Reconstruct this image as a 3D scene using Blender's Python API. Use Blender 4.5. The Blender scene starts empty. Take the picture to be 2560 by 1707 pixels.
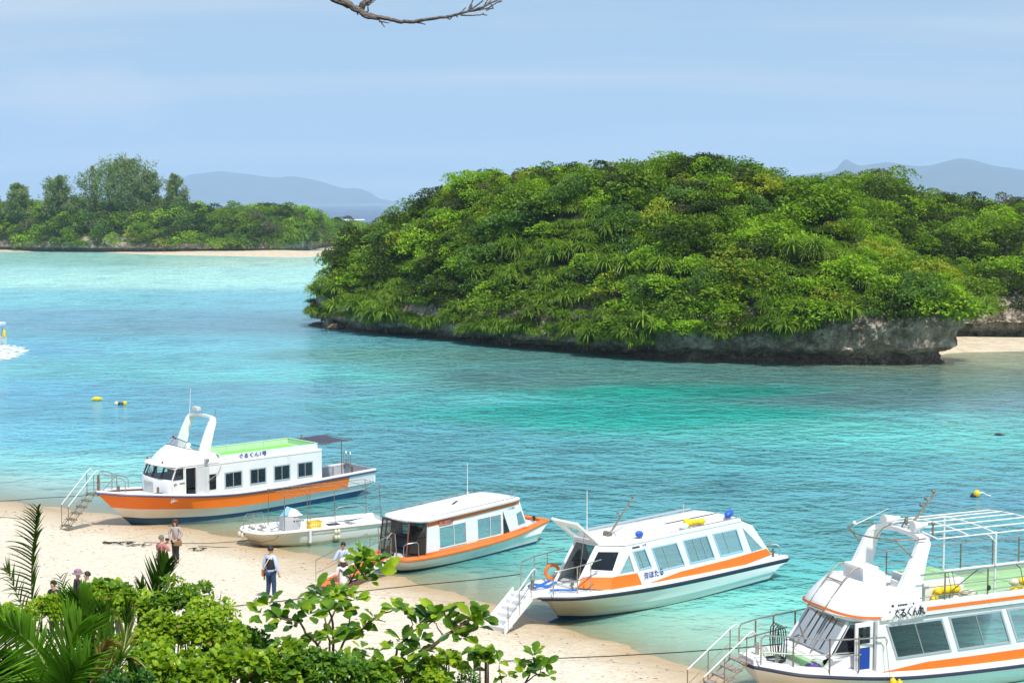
import bpy, bmesh, math, random
import numpy as np
from mathutils import Vector, Matrix, noise
from mathutils.geometry import tessellate_polygon

R = math.radians
rnd = random.Random(7)
sc = bpy.context.scene
COL = sc.collection

# ------------------------------------------------------------------ camera
FPX, EYE = 4000.0, 13.5
PITCH = math.atan((853.5 - 506) / FPX)
cam_d = bpy.data.cameras.new('camera')
cam = bpy.data.objects.new('camera', cam_d)
COL.objects.link(cam)
cam.location = (0, 0, EYE)
cam.rotation_euler = (R(90) - PITCH, 0, 0)
cam_d.sensor_width = 36.0
cam_d.lens = FPX / 2560 * 36.0
cam_d.clip_start = 0.1
cam_d.clip_end = 60000
sc.camera = cam

# ------------------------------------------------------------------ light
SUN_EL, SUN_AZ = 60, 152       # azimuth: compass-like angle measured from +Y clockwise
sun_d = bpy.data.lights.new('sun', 'SUN')
sun_d.energy = 4.6
sun_d.angle = R(3)
sun_d.color = (1.0, 0.95, 0.88)
sun = bpy.data.objects.new('sun', sun_d)
COL.objects.link(sun)
sdir = Vector((math.sin(R(SUN_AZ)) * math.cos(R(SUN_EL)), math.cos(R(SUN_AZ)) * math.cos(R(SUN_EL)), math.sin(R(SUN_EL))))
sun.rotation_euler = sdir.to_track_quat('Z', 'Y').to_euler()

w = bpy.data.worlds.new('World')
sc.world = w
w.use_nodes = True
nt = w.node_tree
nt.nodes.clear()
N = nt.nodes.new
L = nt.links.new
out = N('ShaderNodeOutputWorld')
bg = N('ShaderNodeBackground')
sky = N('ShaderNodeTexSky')
sky.sky_type = 'NISHITA'
sky.sun_disc = False
sky.sun_elevation = R(SUN_EL)
sky.sun_rotation = R(SUN_AZ)
sky.altitude = 0
sky.air_density = 1.0
sky.dust_density = 0.6
sky.ozone_density = 2.0
tc = N('ShaderNodeTexCoord')
sep = N('ShaderNodeSeparateXYZ')
L(tc.outputs['Generated'], sep.inputs[0])
# thin high cloud: noise on a flat cloud layer (direction divided by its height), streaked sideways
mx = N('ShaderNodeMath'); mx.operation = 'MAXIMUM'; mx.inputs[1].default_value = 0.0
L(sep.outputs['Z'], mx.inputs[0])
ad = N('ShaderNodeMath'); ad.operation = 'ADD'; ad.inputs[1].default_value = 0.12
L(mx.outputs[0], ad.inputs[0])
dv = N('ShaderNodeVectorMath'); dv.operation = 'DIVIDE'
cb = N('ShaderNodeCombineXYZ')
for i in range(3):
    L(ad.outputs[0], cb.inputs[i])
L(tc.outputs['Generated'], dv.inputs[0]); L(cb.outputs[0], dv.inputs[1])
mp = N('ShaderNodeMapping'); mp.inputs['Scale'].default_value = (0.45, 1.7, 1.0); mp.inputs['Rotation'].default_value = (0, 0, R(-14))
L(dv.outputs[0], mp.inputs[0])
nz = N('ShaderNodeTexNoise'); nz.inputs['Scale'].default_value = 0.8; nz.inputs['Detail'].default_value = 7; nz.inputs['Roughness'].default_value = 0.5
L(mp.outputs[0], nz.inputs['Vector'])
mr = N('ShaderNodeMapRange'); mr.inputs['From Min'].default_value = 0.42; mr.inputs['From Max'].default_value = 0.62
mr.inputs['To Min'].default_value = 0.0; mr.inputs['To Max'].default_value = 0.85
L(nz.outputs['Fac'], mr.inputs['Value'])
mixc = N('ShaderNodeMix'); mixc.data_type = 'RGBA'
base_ = N('ShaderNodeMix'); base_.data_type = 'RGBA'; base_.inputs[0].default_value = .85
L(sky.outputs[0], base_.inputs[6]); base_.inputs[7].default_value = (3.75, 5.35, 7.3, 1)
L(mr.outputs[0], mixc.inputs[0])
L(base_.outputs[2], mixc.inputs[6])
mixc.inputs[7].default_value = (6.3, 6.9, 7.6, 1)
# one faint low cumulus bank to the left
d0 = Vector((-0.262, 1, 0.066)).normalized()
sub = N('ShaderNodeVectorMath'); sub.operation = 'SUBTRACT'; sub.inputs[1].default_value = d0
L(tc.outputs['Generated'], sub.inputs[0])
mp2 = N('ShaderNodeMapping'); mp2.inputs['Scale'].default_value = (14, 1, 42)
L(sub.outputs[0], mp2.inputs[0])
n2 = N('ShaderNodeTexNoise'); n2.inputs['Scale'].default_value = 26; n2.inputs['Detail'].default_value = 5
L(tc.outputs['Generated'], n2.inputs['Vector'])
ln = N('ShaderNodeVectorMath'); ln.operation = 'LENGTH'; L(mp2.outputs[0], ln.inputs[0])
sm = N('ShaderNodeMath'); sm.operation = 'MULTIPLY_ADD'; sm.inputs[1].default_value = 1.3; L(n2.outputs['Fac'], sm.inputs[0]); L(ln.outputs['Value'], sm.inputs[2])
m3 = N('ShaderNodeMapRange'); m3.inputs['From Min'].default_value = 1.55; m3.inputs['From Max'].default_value = 0.85; m3.inputs['To Max'].default_value = 0.7
L(sm.outputs[0], m3.inputs['Value'])
mix2 = N('ShaderNodeMix'); mix2.data_type = 'RGBA'
L(m3.outputs[0], mix2.inputs[0]); L(mixc.outputs[2], mix2.inputs[6]); mix2.inputs[7].default_value = (6.9, 7.1, 7.6, 1)
L(mix2.outputs[2], bg.inputs['Color'])
bg.inputs['Strength'].default_value = 0.095
L(bg.outputs[0], out.inputs['Surface'])

sc.view_settings.view_transform = 'Standard'
sc.view_settings.look = 'None'
sc.view_settings.exposure = 0.16
sc.view_settings.gamma = 1.0
sc.cycles.max_bounces = 8
sc.cycles.diffuse_bounces = 3
sc.cycles.glossy_bounces = 3
sc.cycles.transparent_max_bounces = 24
sc.cycles.volume_bounces = 2
sc.cycles.caustics_reflective = False
sc.cycles.caustics_refractive = False
sc.cycles.sample_clamp_indirect = 6
sc.cycles.use_denoising = True

# ------------------------------------------------------------------ helpers
def tag(o, label=None, cat=None, group=None, kind=None):
    if label: o['label'] = label
    if cat: o['category'] = cat
    if group: o['group'] = group
    if kind: o['kind'] = kind
    return o

def empty(name, loc=(0, 0, 0), rz=0.0, label=None, cat=None, group=None):
    o = bpy.data.objects.new(name, None)
    COL.objects.link(o)
    o.empty_display_size = 0.3
    o.location = loc
    o.rotation_euler = (0, 0, rz)
    return tag(o, label, cat, group)

def px_ray(u, v):
    x = (u - 1280) / FPX; z = -(v - 853.5) / FPX
    c, s = math.cos(PITCH), math.sin(PITCH)
    return (x, c + z * s, -s + z * c)
def at(u, v, z=0.0):
    r = px_ray(u, v); t = (z - EYE) / r[2]
    return Vector((r[0] * t, r[1] * t, z))
def atD(u, v, D):
    r = px_ray(u, v); t = D / r[1]
    return Vector((r[0] * t, D, EYE + r[2] * t))

def srgb(r, g, b):
    f = lambda c: (c / 255 / 12.92) if c / 255 <= .04045 else ((c / 255 + .055) / 1.055) ** 2.4
    return (f(r), f(g), f(b))

MATS = {}
def mat(name, col=(.5, .5, .5), rough=.5, metal=0.0, spec=.5, noise_amt=0.0, noise_scale=8.0, bump=0.0, bump_scale=30.0, dirt=None, coat=0.0):
    """plain painted / metal / cloth surface with a little procedural wear"""
    m = bpy.data.materials.new(name); m.use_nodes = True
    nt = m.node_tree; b = nt.nodes['Principled BSDF']
    b.inputs['Base Color'].default_value = (*col, 1)
    b.inputs['Roughness'].default_value = rough
    b.inputs['Metallic'].default_value = metal
    b.inputs['Specular IOR Level'].default_value = spec
    b.inputs['Coat Weight'].default_value = coat
    g = nt.nodes.new('ShaderNodeNewGeometry')
    src = None
    if noise_amt or dirt:
        n = nt.nodes.new('ShaderNodeTexNoise'); n.inputs['Scale'].default_value = noise_scale; n.inputs['Detail'].default_value = 6
        n.inputs['Roughness'].default_value = .62
        nt.links.new(g.outputs['Position'], n.inputs['Vector'])
        mr = nt.nodes.new('ShaderNodeMapRange')
        mr.inputs['From Min'].default_value = .3; mr.inputs['From Max'].default_value = .7
        mr.inputs['To Min'].default_value = 0; mr.inputs['To Max'].default_value = 1
        nt.links.new(n.outputs['Fac'], mr.inputs['Value'])
        mx = nt.nodes.new('ShaderNodeMix'); mx.data_type = 'RGBA'
        nt.links.new(mr.outputs[0], mx.inputs[0])
        mx.inputs[6].default_value = (*col, 1)
        mx.inputs[7].default_value = (*[max(0, c * (1 - noise_amt)) for c in col], 1)
        last = mx
        if dirt:
            dcol, lo, hi, amt = dirt
            n2 = nt.nodes.new('ShaderNodeTexNoise'); n2.inputs['Scale'].default_value = noise_scale * .35; n2.inputs['Detail'].default_value = 8
            n2.inputs['Roughness'].default_value = .7
            mpn = nt.nodes.new('ShaderNodeMapping'); mpn.inputs['Scale'].default_value = (3, 3, .6)
            nt.links.new(g.outputs['Position'], mpn.inputs[0]); nt.links.new(mpn.outputs[0], n2.inputs['Vector'])
            r2 = nt.nodes.new('ShaderNodeMapRange'); r2.inputs['From Min'].default_value = lo; r2.inputs['From Max'].default_value = hi
            r2.inputs['To Min'].default_value = 0; r2.inputs['To Max'].default_value = amt
            nt.links.new(n2.outputs['Fac'], r2.inputs['Value'])
            m2 = nt.nodes.new('ShaderNodeMix'); m2.data_type = 'RGBA'
            nt.links.new(r2.outputs[0], m2.inputs[0]); nt.links.new(mx.outputs[2], m2.inputs[6])
            m2.inputs[7].default_value = (*dcol, 1)
            last = m2
        nt.links.new(last.outputs[2], b.inputs['Base Color'])
    if bump:
        n = nt.nodes.new('ShaderNodeTexNoise'); n.inputs['Scale'].default_value = bump_scale; n.inputs['Detail'].default_value = 5
        nt.links.new(g.outputs['Position'], n.inputs['Vector'])
        bp = nt.nodes.new('ShaderNodeBump'); bp.inputs['Strength'].default_value = min(1, bump); bp.inputs['Distance'].default_value = .02 * bump
        nt.links.new(n.outputs['Fac'], bp.inputs['Height']); nt.links.new(bp.outputs[0], b.inputs['Normal'])
    MATS[name] = m
    return m

class MB:
    """collects shapes; build() links them as ONE mesh object"""
    def __init__(s): s.v = []; s.f = []; s.m = []; s.mi = 0
    def add(s, vs, fs, mi=None):
        b = len(s.v); s.v += [tuple(p) for p in vs]
        k = s.mi if mi is None else mi
        for f in fs: s.f.append(tuple(b + i for i in f)); s.m.append(k)
        return s
    def box(s, c, d, rz=0.0, mi=None, mtx=None):
        x, y, z = d[0] / 2, d[1] / 2, d[2] / 2
        M = (mtx or Matrix.Rotation(rz, 3, 'Z'))
        vs = [Vector(c) + M @ Vector((a * x, b * y, e * z)) for a in (-1, 1) for b in (-1, 1) for e in (-1, 1)]
        return s.add(vs, [(0, 1, 3, 2), (4, 6, 7, 5), (0, 4, 5, 1), (2, 3, 7, 6), (0, 2, 6, 4), (1, 5, 7, 3)], mi)
    def rbox(s, c, d, r=.03, mi=None, mtx=None):
        """box with chamfered edges"""
        bm = bmesh.new(); bmesh.ops.create_cube(bm, size=1)
        for v in bm.verts: v.co = Vector((v.co.x * d[0], v.co.y * d[1], v.co.z * d[2]))
        bmesh.ops.bevel(bm, geom=list(bm.edges), offset=min(r, min(d) * .45), segments=2, affect='EDGES', profile=.7)
        M = mtx or Matrix.Identity(3)
        vs = [Vector(c) + M @ v.co for v in bm.verts]; fs = [[v.index for v in f.verts] for f in bm.faces]; bm.free()
        return s.add(vs, fs, mi)
    def tube(s, pts, r, n=6, mi=None, caps=True):
        pts = [Vector(p) for p in pts]; k = len(pts)
        rs = r if isinstance(r, (list, tuple)) else [r] * k
        up = None; rings = []
        for i, p in enumerate(pts):
            t = (pts[min(i + 1, k - 1)] - pts[max(i - 1, 0)])
            if t.length < 1e-9: t = Vector((0, 0, 1))
            t.normalize()
            if up is None:
                up = Vector((0, 0, 1)) if abs(t.z) < .9 else Vector((1, 0, 0))
            a = t.cross(up)
            if a.length < 1e-6: a = t.cross(Vector((1, .3, .1)))
            a.normalize(); b = a.cross(t).normalized(); up = b
            rings.append([p + (a * math.cos(2 * math.pi * j / n) + b * math.sin(2 * math.pi * j / n)) * rs[i] for j in range(n)])
        vs = [q for ring in rings for q in ring]
        fs = [(i * n + j, i * n + (j + 1) % n, (i + 1) * n + (j + 1) % n, (i + 1) * n + j) for i in range(k - 1) for j in range(n)]
        if caps: fs += [tuple(range(n - 1, -1, -1)), tuple((k - 1) * n + j for j in range(n))]
        return s.add(vs, fs, mi)
    def ball(s, c, r, nu=10, nv=7, mi=None, mtx=None):
        r = r if isinstance(r, (list, tuple)) else (r, r, r)
        vs = [(0, 0, 1)]
        for i in range(1, nv):
            a = math.pi * i / nv
            for j in range(nu): vs.append((math.sin(a) * math.cos(2 * math.pi * j / nu), math.sin(a) * math.sin(2 * math.pi * j / nu), math.cos(a)))
        vs.append((0, 0, -1))
        fs = [(0, 1 + j, 1 + (j + 1) % nu) for j in range(nu)]
        for i in range(nv - 2):
            for j in range(nu):
                a = 1 + i * nu; fs.append((a + j, a + nu + j, a + nu + (j + 1) % nu, a + (j + 1) % nu))
        e = len(vs) - 1; a = 1 + (nv - 2) * nu
        fs += [(e, a + (j + 1) % nu, a + j) for j in range(nu)]
        M = mtx or Matrix.Identity(3)
        return s.add([Vector(c) + M @ Vector((p[0] * r[0], p[1] * r[1], p[2] * r[2])) for p in vs], fs, mi)
    def loft(s, rings, close=False, mi=None, mis=None, caps=False):
        """rings: list of point lists of equal length"""
        n = len(rings[0]); vs = [p for r_ in rings for p in r_]
        b = len(s.v); s.v += [tuple(p) for p in vs]
        for i in range(len(rings) - 1):
            for j in range(n if close else n - 1):
                j2 = (j + 1) % n
                s.f.append((b + i * n + j, b + i * n + j2, b + (i + 1) * n + j2, b + (i + 1) * n + j))
                s.m.append(mis[j] if mis else (s.mi if mi is None else mi))
        if caps:
            s.f.append(tuple(b + j for j in range(n - 1, -1, -1))); s.m.append(s.mi if mi is None else mi)
            s.f.append(tuple(b + (len(rings) - 1) * n + j for j in range(n))); s.m.append(s.mi if mi is None else mi)
        return s
    def panel(s, outer, holes, fn, off, mi=None):
        """flat or curved sheet with real openings: outer/holes in 2D, fn maps 2D to 3D, off = thickness vector"""
        polys = [outer] + list(holes)
        flat = [p for q in polys for p in q]
        tris = tessellate_polygon([[Vector((a, b, 0)) for a, b in q] for q in polys])
        A = [Vector(fn(*p)) for p in flat]; off = Vector(off)
        n = len(A); fs = []
        for t in tris:
            nrm = (A[t[1]] - A[t[0]]).cross(A[t[2]] - A[t[0]])
            t = tuple(t) if nrm.dot(off) < 0 else tuple(reversed(t))
            fs.append(t); fs.append(tuple(n + i for i in reversed(t)))
        k = 0
        for q in polys:
            m_ = len(q)
            for i in range(m_):
                a, b = k + i, k + (i + 1) % m_
                fs.append((a, b, n + b, n + a))
            k += m_
        return s.add(A + [p + off for p in A], fs, mi)
    def build(s, name, mats, parent=None, smooth=False, label=None, kind=None):
        me = bpy.data.meshes.new(name)
        me.from_pydata(s.v, [], s.f)
        if not isinstance(mats, (list, tuple)): mats = [mats]
        for m_ in mats: me.materials.append(m_)
        if len(mats) > 1: me.polygons.foreach_set('material_index', s.m)
        if smooth:
            me.polygons.foreach_set('use_smooth', [True] * len(s.f))
            try: me.set_sharp_from_angle(angle=R(smooth if smooth is not True else 35))
            except Exception: pass
        me.update()
        o = bpy.data.objects.new(name, me); COL.objects.link(o)
        if parent: o.parent = parent
        if label: o['label'] = label
        if kind: o['kind'] = kind
        return o

def interp(tab, x):
    if x <= tab[0][0]: return tab[0][1]
    for (a, fa), (b, fb) in zip(tab, tab[1:]):
        if x <= b:
            return fa + (fb - fa) * (x - a) / (b - a)
    return tab[-1][1]
def smooth_interp(tab, x):
    """Catmull-Rom through the table"""
    n = len(tab)
    if x <= tab[0][0]: return tab[0][1]
    if x >= tab[-1][0]: return tab[-1][1]
    for i in range(n - 1):
        if x <= tab[i + 1][0]: break
    x0, y0 = tab[i]; x1, y1 = tab[i + 1]; t = (x - x0) / (x1 - x0)
    ma = (y1 - tab[i - 1][1]) / (x1 - tab[i - 1][0]) if i > 0 else (y1 - y0) / (x1 - x0)
    mb = (tab[i + 2][1] - y0) / (tab[i + 2][0] - x0) if i < n - 2 else (y1 - y0) / (x1 - x0)
    h = x1 - x0; t2, t3 = t * t, t * t * t
    return (2 * t3 - 3 * t2 + 1) * y0 + (t3 - 2 * t2 + t) * h * ma + (-2 * t3 + 3 * t2) * y1 + (t3 - t2) * h * mb

# ------------------------------------------------------------------ ground: beach, sea bed, slope under the viewer
SHORE = [(-120, 128), (-60, 94), (-40, 82.5), (-23.3, 72), (-18.6, 69.4), (-10.8, 63.6), (-4.3, 57.2), (1, 51), (5.8, 44.6), (12, 37), (30, 15), (70, -30)]
def shore_d(x, y):
    return (interp(SHORE, x) - y) * .73
def ground(x, y):
    d = shore_d(x, y)
    d += .5 * noise.noise(Vector((x * .15, y * .15, 1))) + .25 * noise.noise(Vector((x * .5, y * .5, 5)))
    if d < 0: z = max(-2.6, .085 * d - .0012 * d * d)
    elif d < 17: z = .075 * d
    else: z = 1.275 + (d - 17) * .22 + max(0, d - 24) * .42
    z += .03 * noise.noise(Vector((x * .7, y * .7, 0))) + .012 * noise.noise(Vector((x * 2.6, y * 2.6, 3)))
    return min(z, 12.2)

def grid_mesh(name, xs, ys, zf, m, kind='structure'):
    vs = [(x, y, zf(x, y)) for y in ys for x in xs]; nx = len(xs)
    fs = [(j * nx + i, j * nx + i + 1, (j + 1) * nx + i + 1, (j + 1) * nx + i) for j in range(len(ys) - 1) for i in range(nx - 1)]
    me = bpy.data.meshes.new(name); me.from_pydata(vs, [], fs); me.materials.append(m)
    me.polygons.foreach_set('use_smooth', [True] * len(fs))
    o = bpy.data.objects.new(name, me); COL.objects.link(o); o['kind'] = kind
    return o

def node_mat(name):
    m = bpy.data.materials.new(name); m.use_nodes = True
    nt = m.node_tree; nt.nodes.clear()
    return m, nt, nt.nodes.new, nt.links.new

def ramp(nt, stops, interp='LINEAR'):
    r = nt.nodes.new('ShaderNodeValToRGB'); cr = r.color_ramp; cr.interpolation = interp
    while len(cr.elements) < len(stops): cr.elements.new(.5)
    for e, (p, c) in zip(cr.elements, stops): e.position = p; e.color = (*c, 1) if len(c) == 3 else c
    return r

# sand
m_sand, nt, N, L = node_mat('sand')
o_ = N('ShaderNodeOutputMaterial'); b_ = N('ShaderNodeBsdfPrincipled'); L(b_.outputs[0], o_.inputs[0])
g = N('ShaderNodeNewGeometry'); sp = N('ShaderNodeSeparateXYZ'); L(g.outputs['Position'], sp.inputs[0])
n1 = N('ShaderNodeTexNoise'); n1.inputs['Scale'].default_value = .35; n1.inputs['Detail'].default_value = 6; L(g.outputs['Position'], n1.inputs['Vector'])
n2 = N('ShaderNodeTexNoise'); n2.inputs['Scale'].default_value = 6; n2.inputs['Detail'].default_value = 9; n2.inputs['Roughness'].default_value = .75; L(g.outputs['Position'], n2.inputs['Vector'])
zn = N('ShaderNodeMath'); zn.operation = 'MULTIPLY_ADD'; zn.inputs[1].default_value = .22; L(n1.outputs['Fac'], zn.inputs[0]); L(sp.outputs['Z'], zn.inputs[2])
wet = N('ShaderNodeMapRange'); wet.inputs['From Min'].default_value = .42; wet.inputs['From Max'].default_value = .12; L(zn.outputs[0], wet.inputs['Value'])
dry = ramp(nt, [(.36, (.46, .38, .28)), (.5, (.65, .575, .455)), (.62, (.72, .66, .55))]); L(n2.outputs['Fac'], dry.inputs[0])
mxs = N('ShaderNodeMix'); mxs.data_type = 'RGBA'; L(wet.outputs[0], mxs.inputs[0]); L(dry.outputs[0], mxs.inputs[6]); mxs.inputs[7].default_value = (.46, .335, .195, 1)
# soil under the trees, higher up the slope
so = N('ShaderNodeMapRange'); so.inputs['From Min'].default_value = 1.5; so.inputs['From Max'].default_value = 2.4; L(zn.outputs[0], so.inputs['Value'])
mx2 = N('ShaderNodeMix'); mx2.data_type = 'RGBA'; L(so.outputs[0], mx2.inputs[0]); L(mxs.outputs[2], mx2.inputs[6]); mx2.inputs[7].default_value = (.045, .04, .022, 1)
L(mx2.outputs[2], b_.inputs['Base Color']); b_.inputs['Roughness'].default_value = .9
rw = N('ShaderNodeMapRange'); rw.inputs['To Min'].default_value = .92; rw.inputs['To Max'].default_value = .45; L(wet.outputs[0], rw.inputs['Value']); L(rw.outputs[0], b_.inputs['Roughness'])
n3 = N('ShaderNodeTexNoise'); n3.inputs['Scale'].default_value = 2.6; n3.inputs['Detail'].default_value = 8; L(g.outputs['Position'], n3.inputs['Vector'])
bp = N('ShaderNodeBump'); bp.inputs['Strength'].default_value = .8; bp.inputs['Distance'].default_value = .16; L(n3.outputs['Fac'], bp.inputs['Height']); L(bp.outputs[0], b_.inputs['Normal'])
xs = list(np.arange(-90, -30, 3.0)) + list(np.arange(-30, 22, .4)) + list(np.arange(22, 75, 3.0))
ys = list(np.arange(-16, 30, 1.5)) + list(np.arange(30, 76, .4)) + list(np.arange(76, 140, 3.0))
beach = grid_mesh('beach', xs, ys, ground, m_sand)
tag(beach, kind='structure')

# ------------------------------------------------------------------ water
WC = [  # picture position of a patch of sea (2352-wide picture), colour of the water and bed there, island's dark reflection painted in
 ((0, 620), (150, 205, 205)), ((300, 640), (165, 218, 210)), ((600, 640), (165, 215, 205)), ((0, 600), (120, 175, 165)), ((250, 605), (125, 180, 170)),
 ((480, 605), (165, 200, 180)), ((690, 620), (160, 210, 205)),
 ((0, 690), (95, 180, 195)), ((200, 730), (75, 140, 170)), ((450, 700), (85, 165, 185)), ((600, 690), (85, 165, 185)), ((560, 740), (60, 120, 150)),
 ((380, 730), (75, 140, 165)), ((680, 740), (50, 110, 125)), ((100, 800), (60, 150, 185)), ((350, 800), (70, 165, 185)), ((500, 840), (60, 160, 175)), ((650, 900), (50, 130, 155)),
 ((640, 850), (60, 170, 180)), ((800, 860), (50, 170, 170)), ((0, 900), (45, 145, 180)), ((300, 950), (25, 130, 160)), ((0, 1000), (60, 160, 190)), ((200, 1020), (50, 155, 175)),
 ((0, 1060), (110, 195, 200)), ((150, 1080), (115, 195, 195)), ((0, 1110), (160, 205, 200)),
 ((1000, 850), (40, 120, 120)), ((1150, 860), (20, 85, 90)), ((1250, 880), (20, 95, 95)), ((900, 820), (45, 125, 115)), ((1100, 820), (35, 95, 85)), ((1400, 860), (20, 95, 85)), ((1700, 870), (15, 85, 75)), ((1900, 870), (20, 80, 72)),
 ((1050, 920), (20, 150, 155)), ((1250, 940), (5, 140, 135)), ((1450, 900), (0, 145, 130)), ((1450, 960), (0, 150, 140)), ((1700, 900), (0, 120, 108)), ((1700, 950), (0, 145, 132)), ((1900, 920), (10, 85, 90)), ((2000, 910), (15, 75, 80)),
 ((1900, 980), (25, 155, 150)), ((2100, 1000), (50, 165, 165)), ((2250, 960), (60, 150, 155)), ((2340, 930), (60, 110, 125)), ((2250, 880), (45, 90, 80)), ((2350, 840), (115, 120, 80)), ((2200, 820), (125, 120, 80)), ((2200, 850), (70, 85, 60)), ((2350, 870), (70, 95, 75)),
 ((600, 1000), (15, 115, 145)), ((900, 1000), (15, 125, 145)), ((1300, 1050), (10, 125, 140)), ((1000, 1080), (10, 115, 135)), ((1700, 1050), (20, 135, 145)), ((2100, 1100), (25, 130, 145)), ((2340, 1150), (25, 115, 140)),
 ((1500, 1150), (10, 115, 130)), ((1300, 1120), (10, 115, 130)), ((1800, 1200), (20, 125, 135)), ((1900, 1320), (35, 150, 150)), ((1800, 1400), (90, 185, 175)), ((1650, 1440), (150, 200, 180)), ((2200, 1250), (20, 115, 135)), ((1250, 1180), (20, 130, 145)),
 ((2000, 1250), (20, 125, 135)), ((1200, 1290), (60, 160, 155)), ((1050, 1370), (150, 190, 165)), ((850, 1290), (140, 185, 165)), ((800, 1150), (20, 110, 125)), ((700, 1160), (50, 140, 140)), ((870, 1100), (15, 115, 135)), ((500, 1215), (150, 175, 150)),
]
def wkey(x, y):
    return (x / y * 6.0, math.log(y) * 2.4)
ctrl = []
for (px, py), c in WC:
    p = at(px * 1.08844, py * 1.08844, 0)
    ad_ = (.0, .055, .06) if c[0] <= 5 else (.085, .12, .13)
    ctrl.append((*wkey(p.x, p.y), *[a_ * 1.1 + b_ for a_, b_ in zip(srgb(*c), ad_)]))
ctrl = np.array(ctrl)
open_sea = np.array(srgb(28, 66, 118)); 
ND, NA = 300, 300
Ds = 12 * (19000 / 12) ** (np.linspace(0, 1, ND) ** 1.0)
As = np.linspace(-1.25, 1.25, NA)
vs = []; cols = np.zeros((ND * NA, 4)); k = 0
for D in Ds:
    for a in As:
        x, y = D * a, D
        vs.append((x, y, 0.0))
X = np.array([v[0] for v in vs]); Y = np.array([v[1] for v in vs])
kx, ky = X / Y * 6.0, np.log(Y) * 2.4
kyc = np.clip(ky, None, math.log(460) * 2.4)
num = np.zeros((len(X), 3)); den = np.zeros(len(X))
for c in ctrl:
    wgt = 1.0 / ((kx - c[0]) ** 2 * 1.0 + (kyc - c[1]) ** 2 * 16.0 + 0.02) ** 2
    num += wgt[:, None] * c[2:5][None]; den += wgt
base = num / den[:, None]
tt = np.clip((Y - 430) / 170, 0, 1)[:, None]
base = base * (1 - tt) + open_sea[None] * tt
sh = np.interp(X, [p[0] for p in SHORE], [p[1] for p in SHORE])
sd = (Y - sh) * .73
clear = np.exp(-np.clip(sd, 0, None) / 4.2) * .96
clear[Y > 135] = 0
cols[:, :3] = base * np.array([1.0, 1.04, 1.0]); cols[:, 3] = clear
fs = [(j * NA + i, j * NA + i + 1, (j + 1) * NA + i + 1, (j + 1) * NA + i) for j in range(ND - 1) for i in range(NA - 1)]
me = bpy.data.meshes.new('sea'); me.from_pydata(vs, [], fs)
ca = me.color_attributes.new('wcol', 'FLOAT_COLOR', 'POINT')
ca.data.foreach_set('color', cols.ravel())
me.polygons.foreach_set('use_smooth', [True] * len(fs))
m_wat, nt, N, L = node_mat('sea_water')
o_ = N('ShaderNodeOutputMaterial')
at_ = N('ShaderNodeAttribute'); at_.attribute_name = 'wcol'
g = N('ShaderNodeNewGeometry')
def wnoise(scale, detail, sx, sy, rot=0.0, rough=.5, dist=0.0):
    mp = N('ShaderNodeMapping'); mp.inputs['Scale'].default_value = (sx, sy, 1); mp.inputs['Rotation'].default_value = (0, 0, R(rot))
    L(g.outputs['Position'], mp.inputs[0])
    n = N('ShaderNodeTexNoise'); n.inputs['Scale'].default_value = scale; n.inputs['Detail'].default_value = detail; n.inputs['Roughness'].default_value = rough
    n.inputs['Distortion'].default_value = dist
    L(mp.outputs[0], n.inputs['Vector'])
    return n
# colour patches of the bed (reef, sand streaks)
p1 = wnoise(.045, 7, 1.0, .7, 20, .62, .6)
p2 = wnoise(.22, 6, .8, .55, -15, .6, .4)
pr = ramp(nt, [(.30, (.80, .84, .88)), (.45, (.97, .98, .98)), (.62, (1.0, 1.0, 1.0)), (.78, (1.14, 1.10, 1.06))]); L(p1.outputs['Fac'], pr.inputs[0])
pr2 = ramp(nt, [(.33, (.70, .76, .80)), (.47, (.98, .98, .98)), (.7, (1.10, 1.07, 1.05))]); L(p2.outputs['Fac'], pr2.inputs[0])
mu = N('ShaderNodeMix'); mu.data_type = 'RGBA'; mu.blend_type = 'MULTIPLY'; mu.inputs[0].default_value = 1; L(at_.outputs['Color'], mu.inputs[6]); L(pr.outputs[0], mu.inputs[7])
mu2 = N('ShaderNodeMix'); mu2.data_type = 'RGBA'; mu2.blend_type = 'MULTIPLY'; mu2.inputs[0].default_value = 1; L(mu.outputs[2], mu2.inputs[6]); L(pr2.outputs[0], mu2.inputs[7])
dif = N('ShaderNodeBsdfDiffuse'); L(mu2.outputs[2], dif.inputs['Color'])
tr = N('ShaderNodeBsdfTransparent'); tr.inputs['Color'].default_value = (.86, .95, .93, 1)
mxt = N('ShaderNodeMixShader'); L(at_.outputs['Alpha'], mxt.inputs[0]); L(dif.outputs[0], mxt.inputs[1]); L(tr.outputs[0], mxt.inputs[2])
# ripples
hs_ = None
for sc_w, amp, sx, sy, rot in ((.20, .34, .9, 1.1, 24), (.55, .30, .95, 1.05, -18), (1.3, .17, .95, 1.05, 30), (3.1, .075, .95, 1.05, -12)):
    wn = wnoise(sc_w, 2, sx, sy, rot, .5, .25)
    hh = N('ShaderNodeMath'); hh.operation = 'MULTIPLY_ADD'; hh.inputs[1].default_value = amp; L(wn.outputs['Fac'], hh.inputs[0])
    if hs_: L(hs_.outputs[0], hh.inputs[2])
    else: hh.inputs[2].default_value = 0
    hs_ = hh
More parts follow.
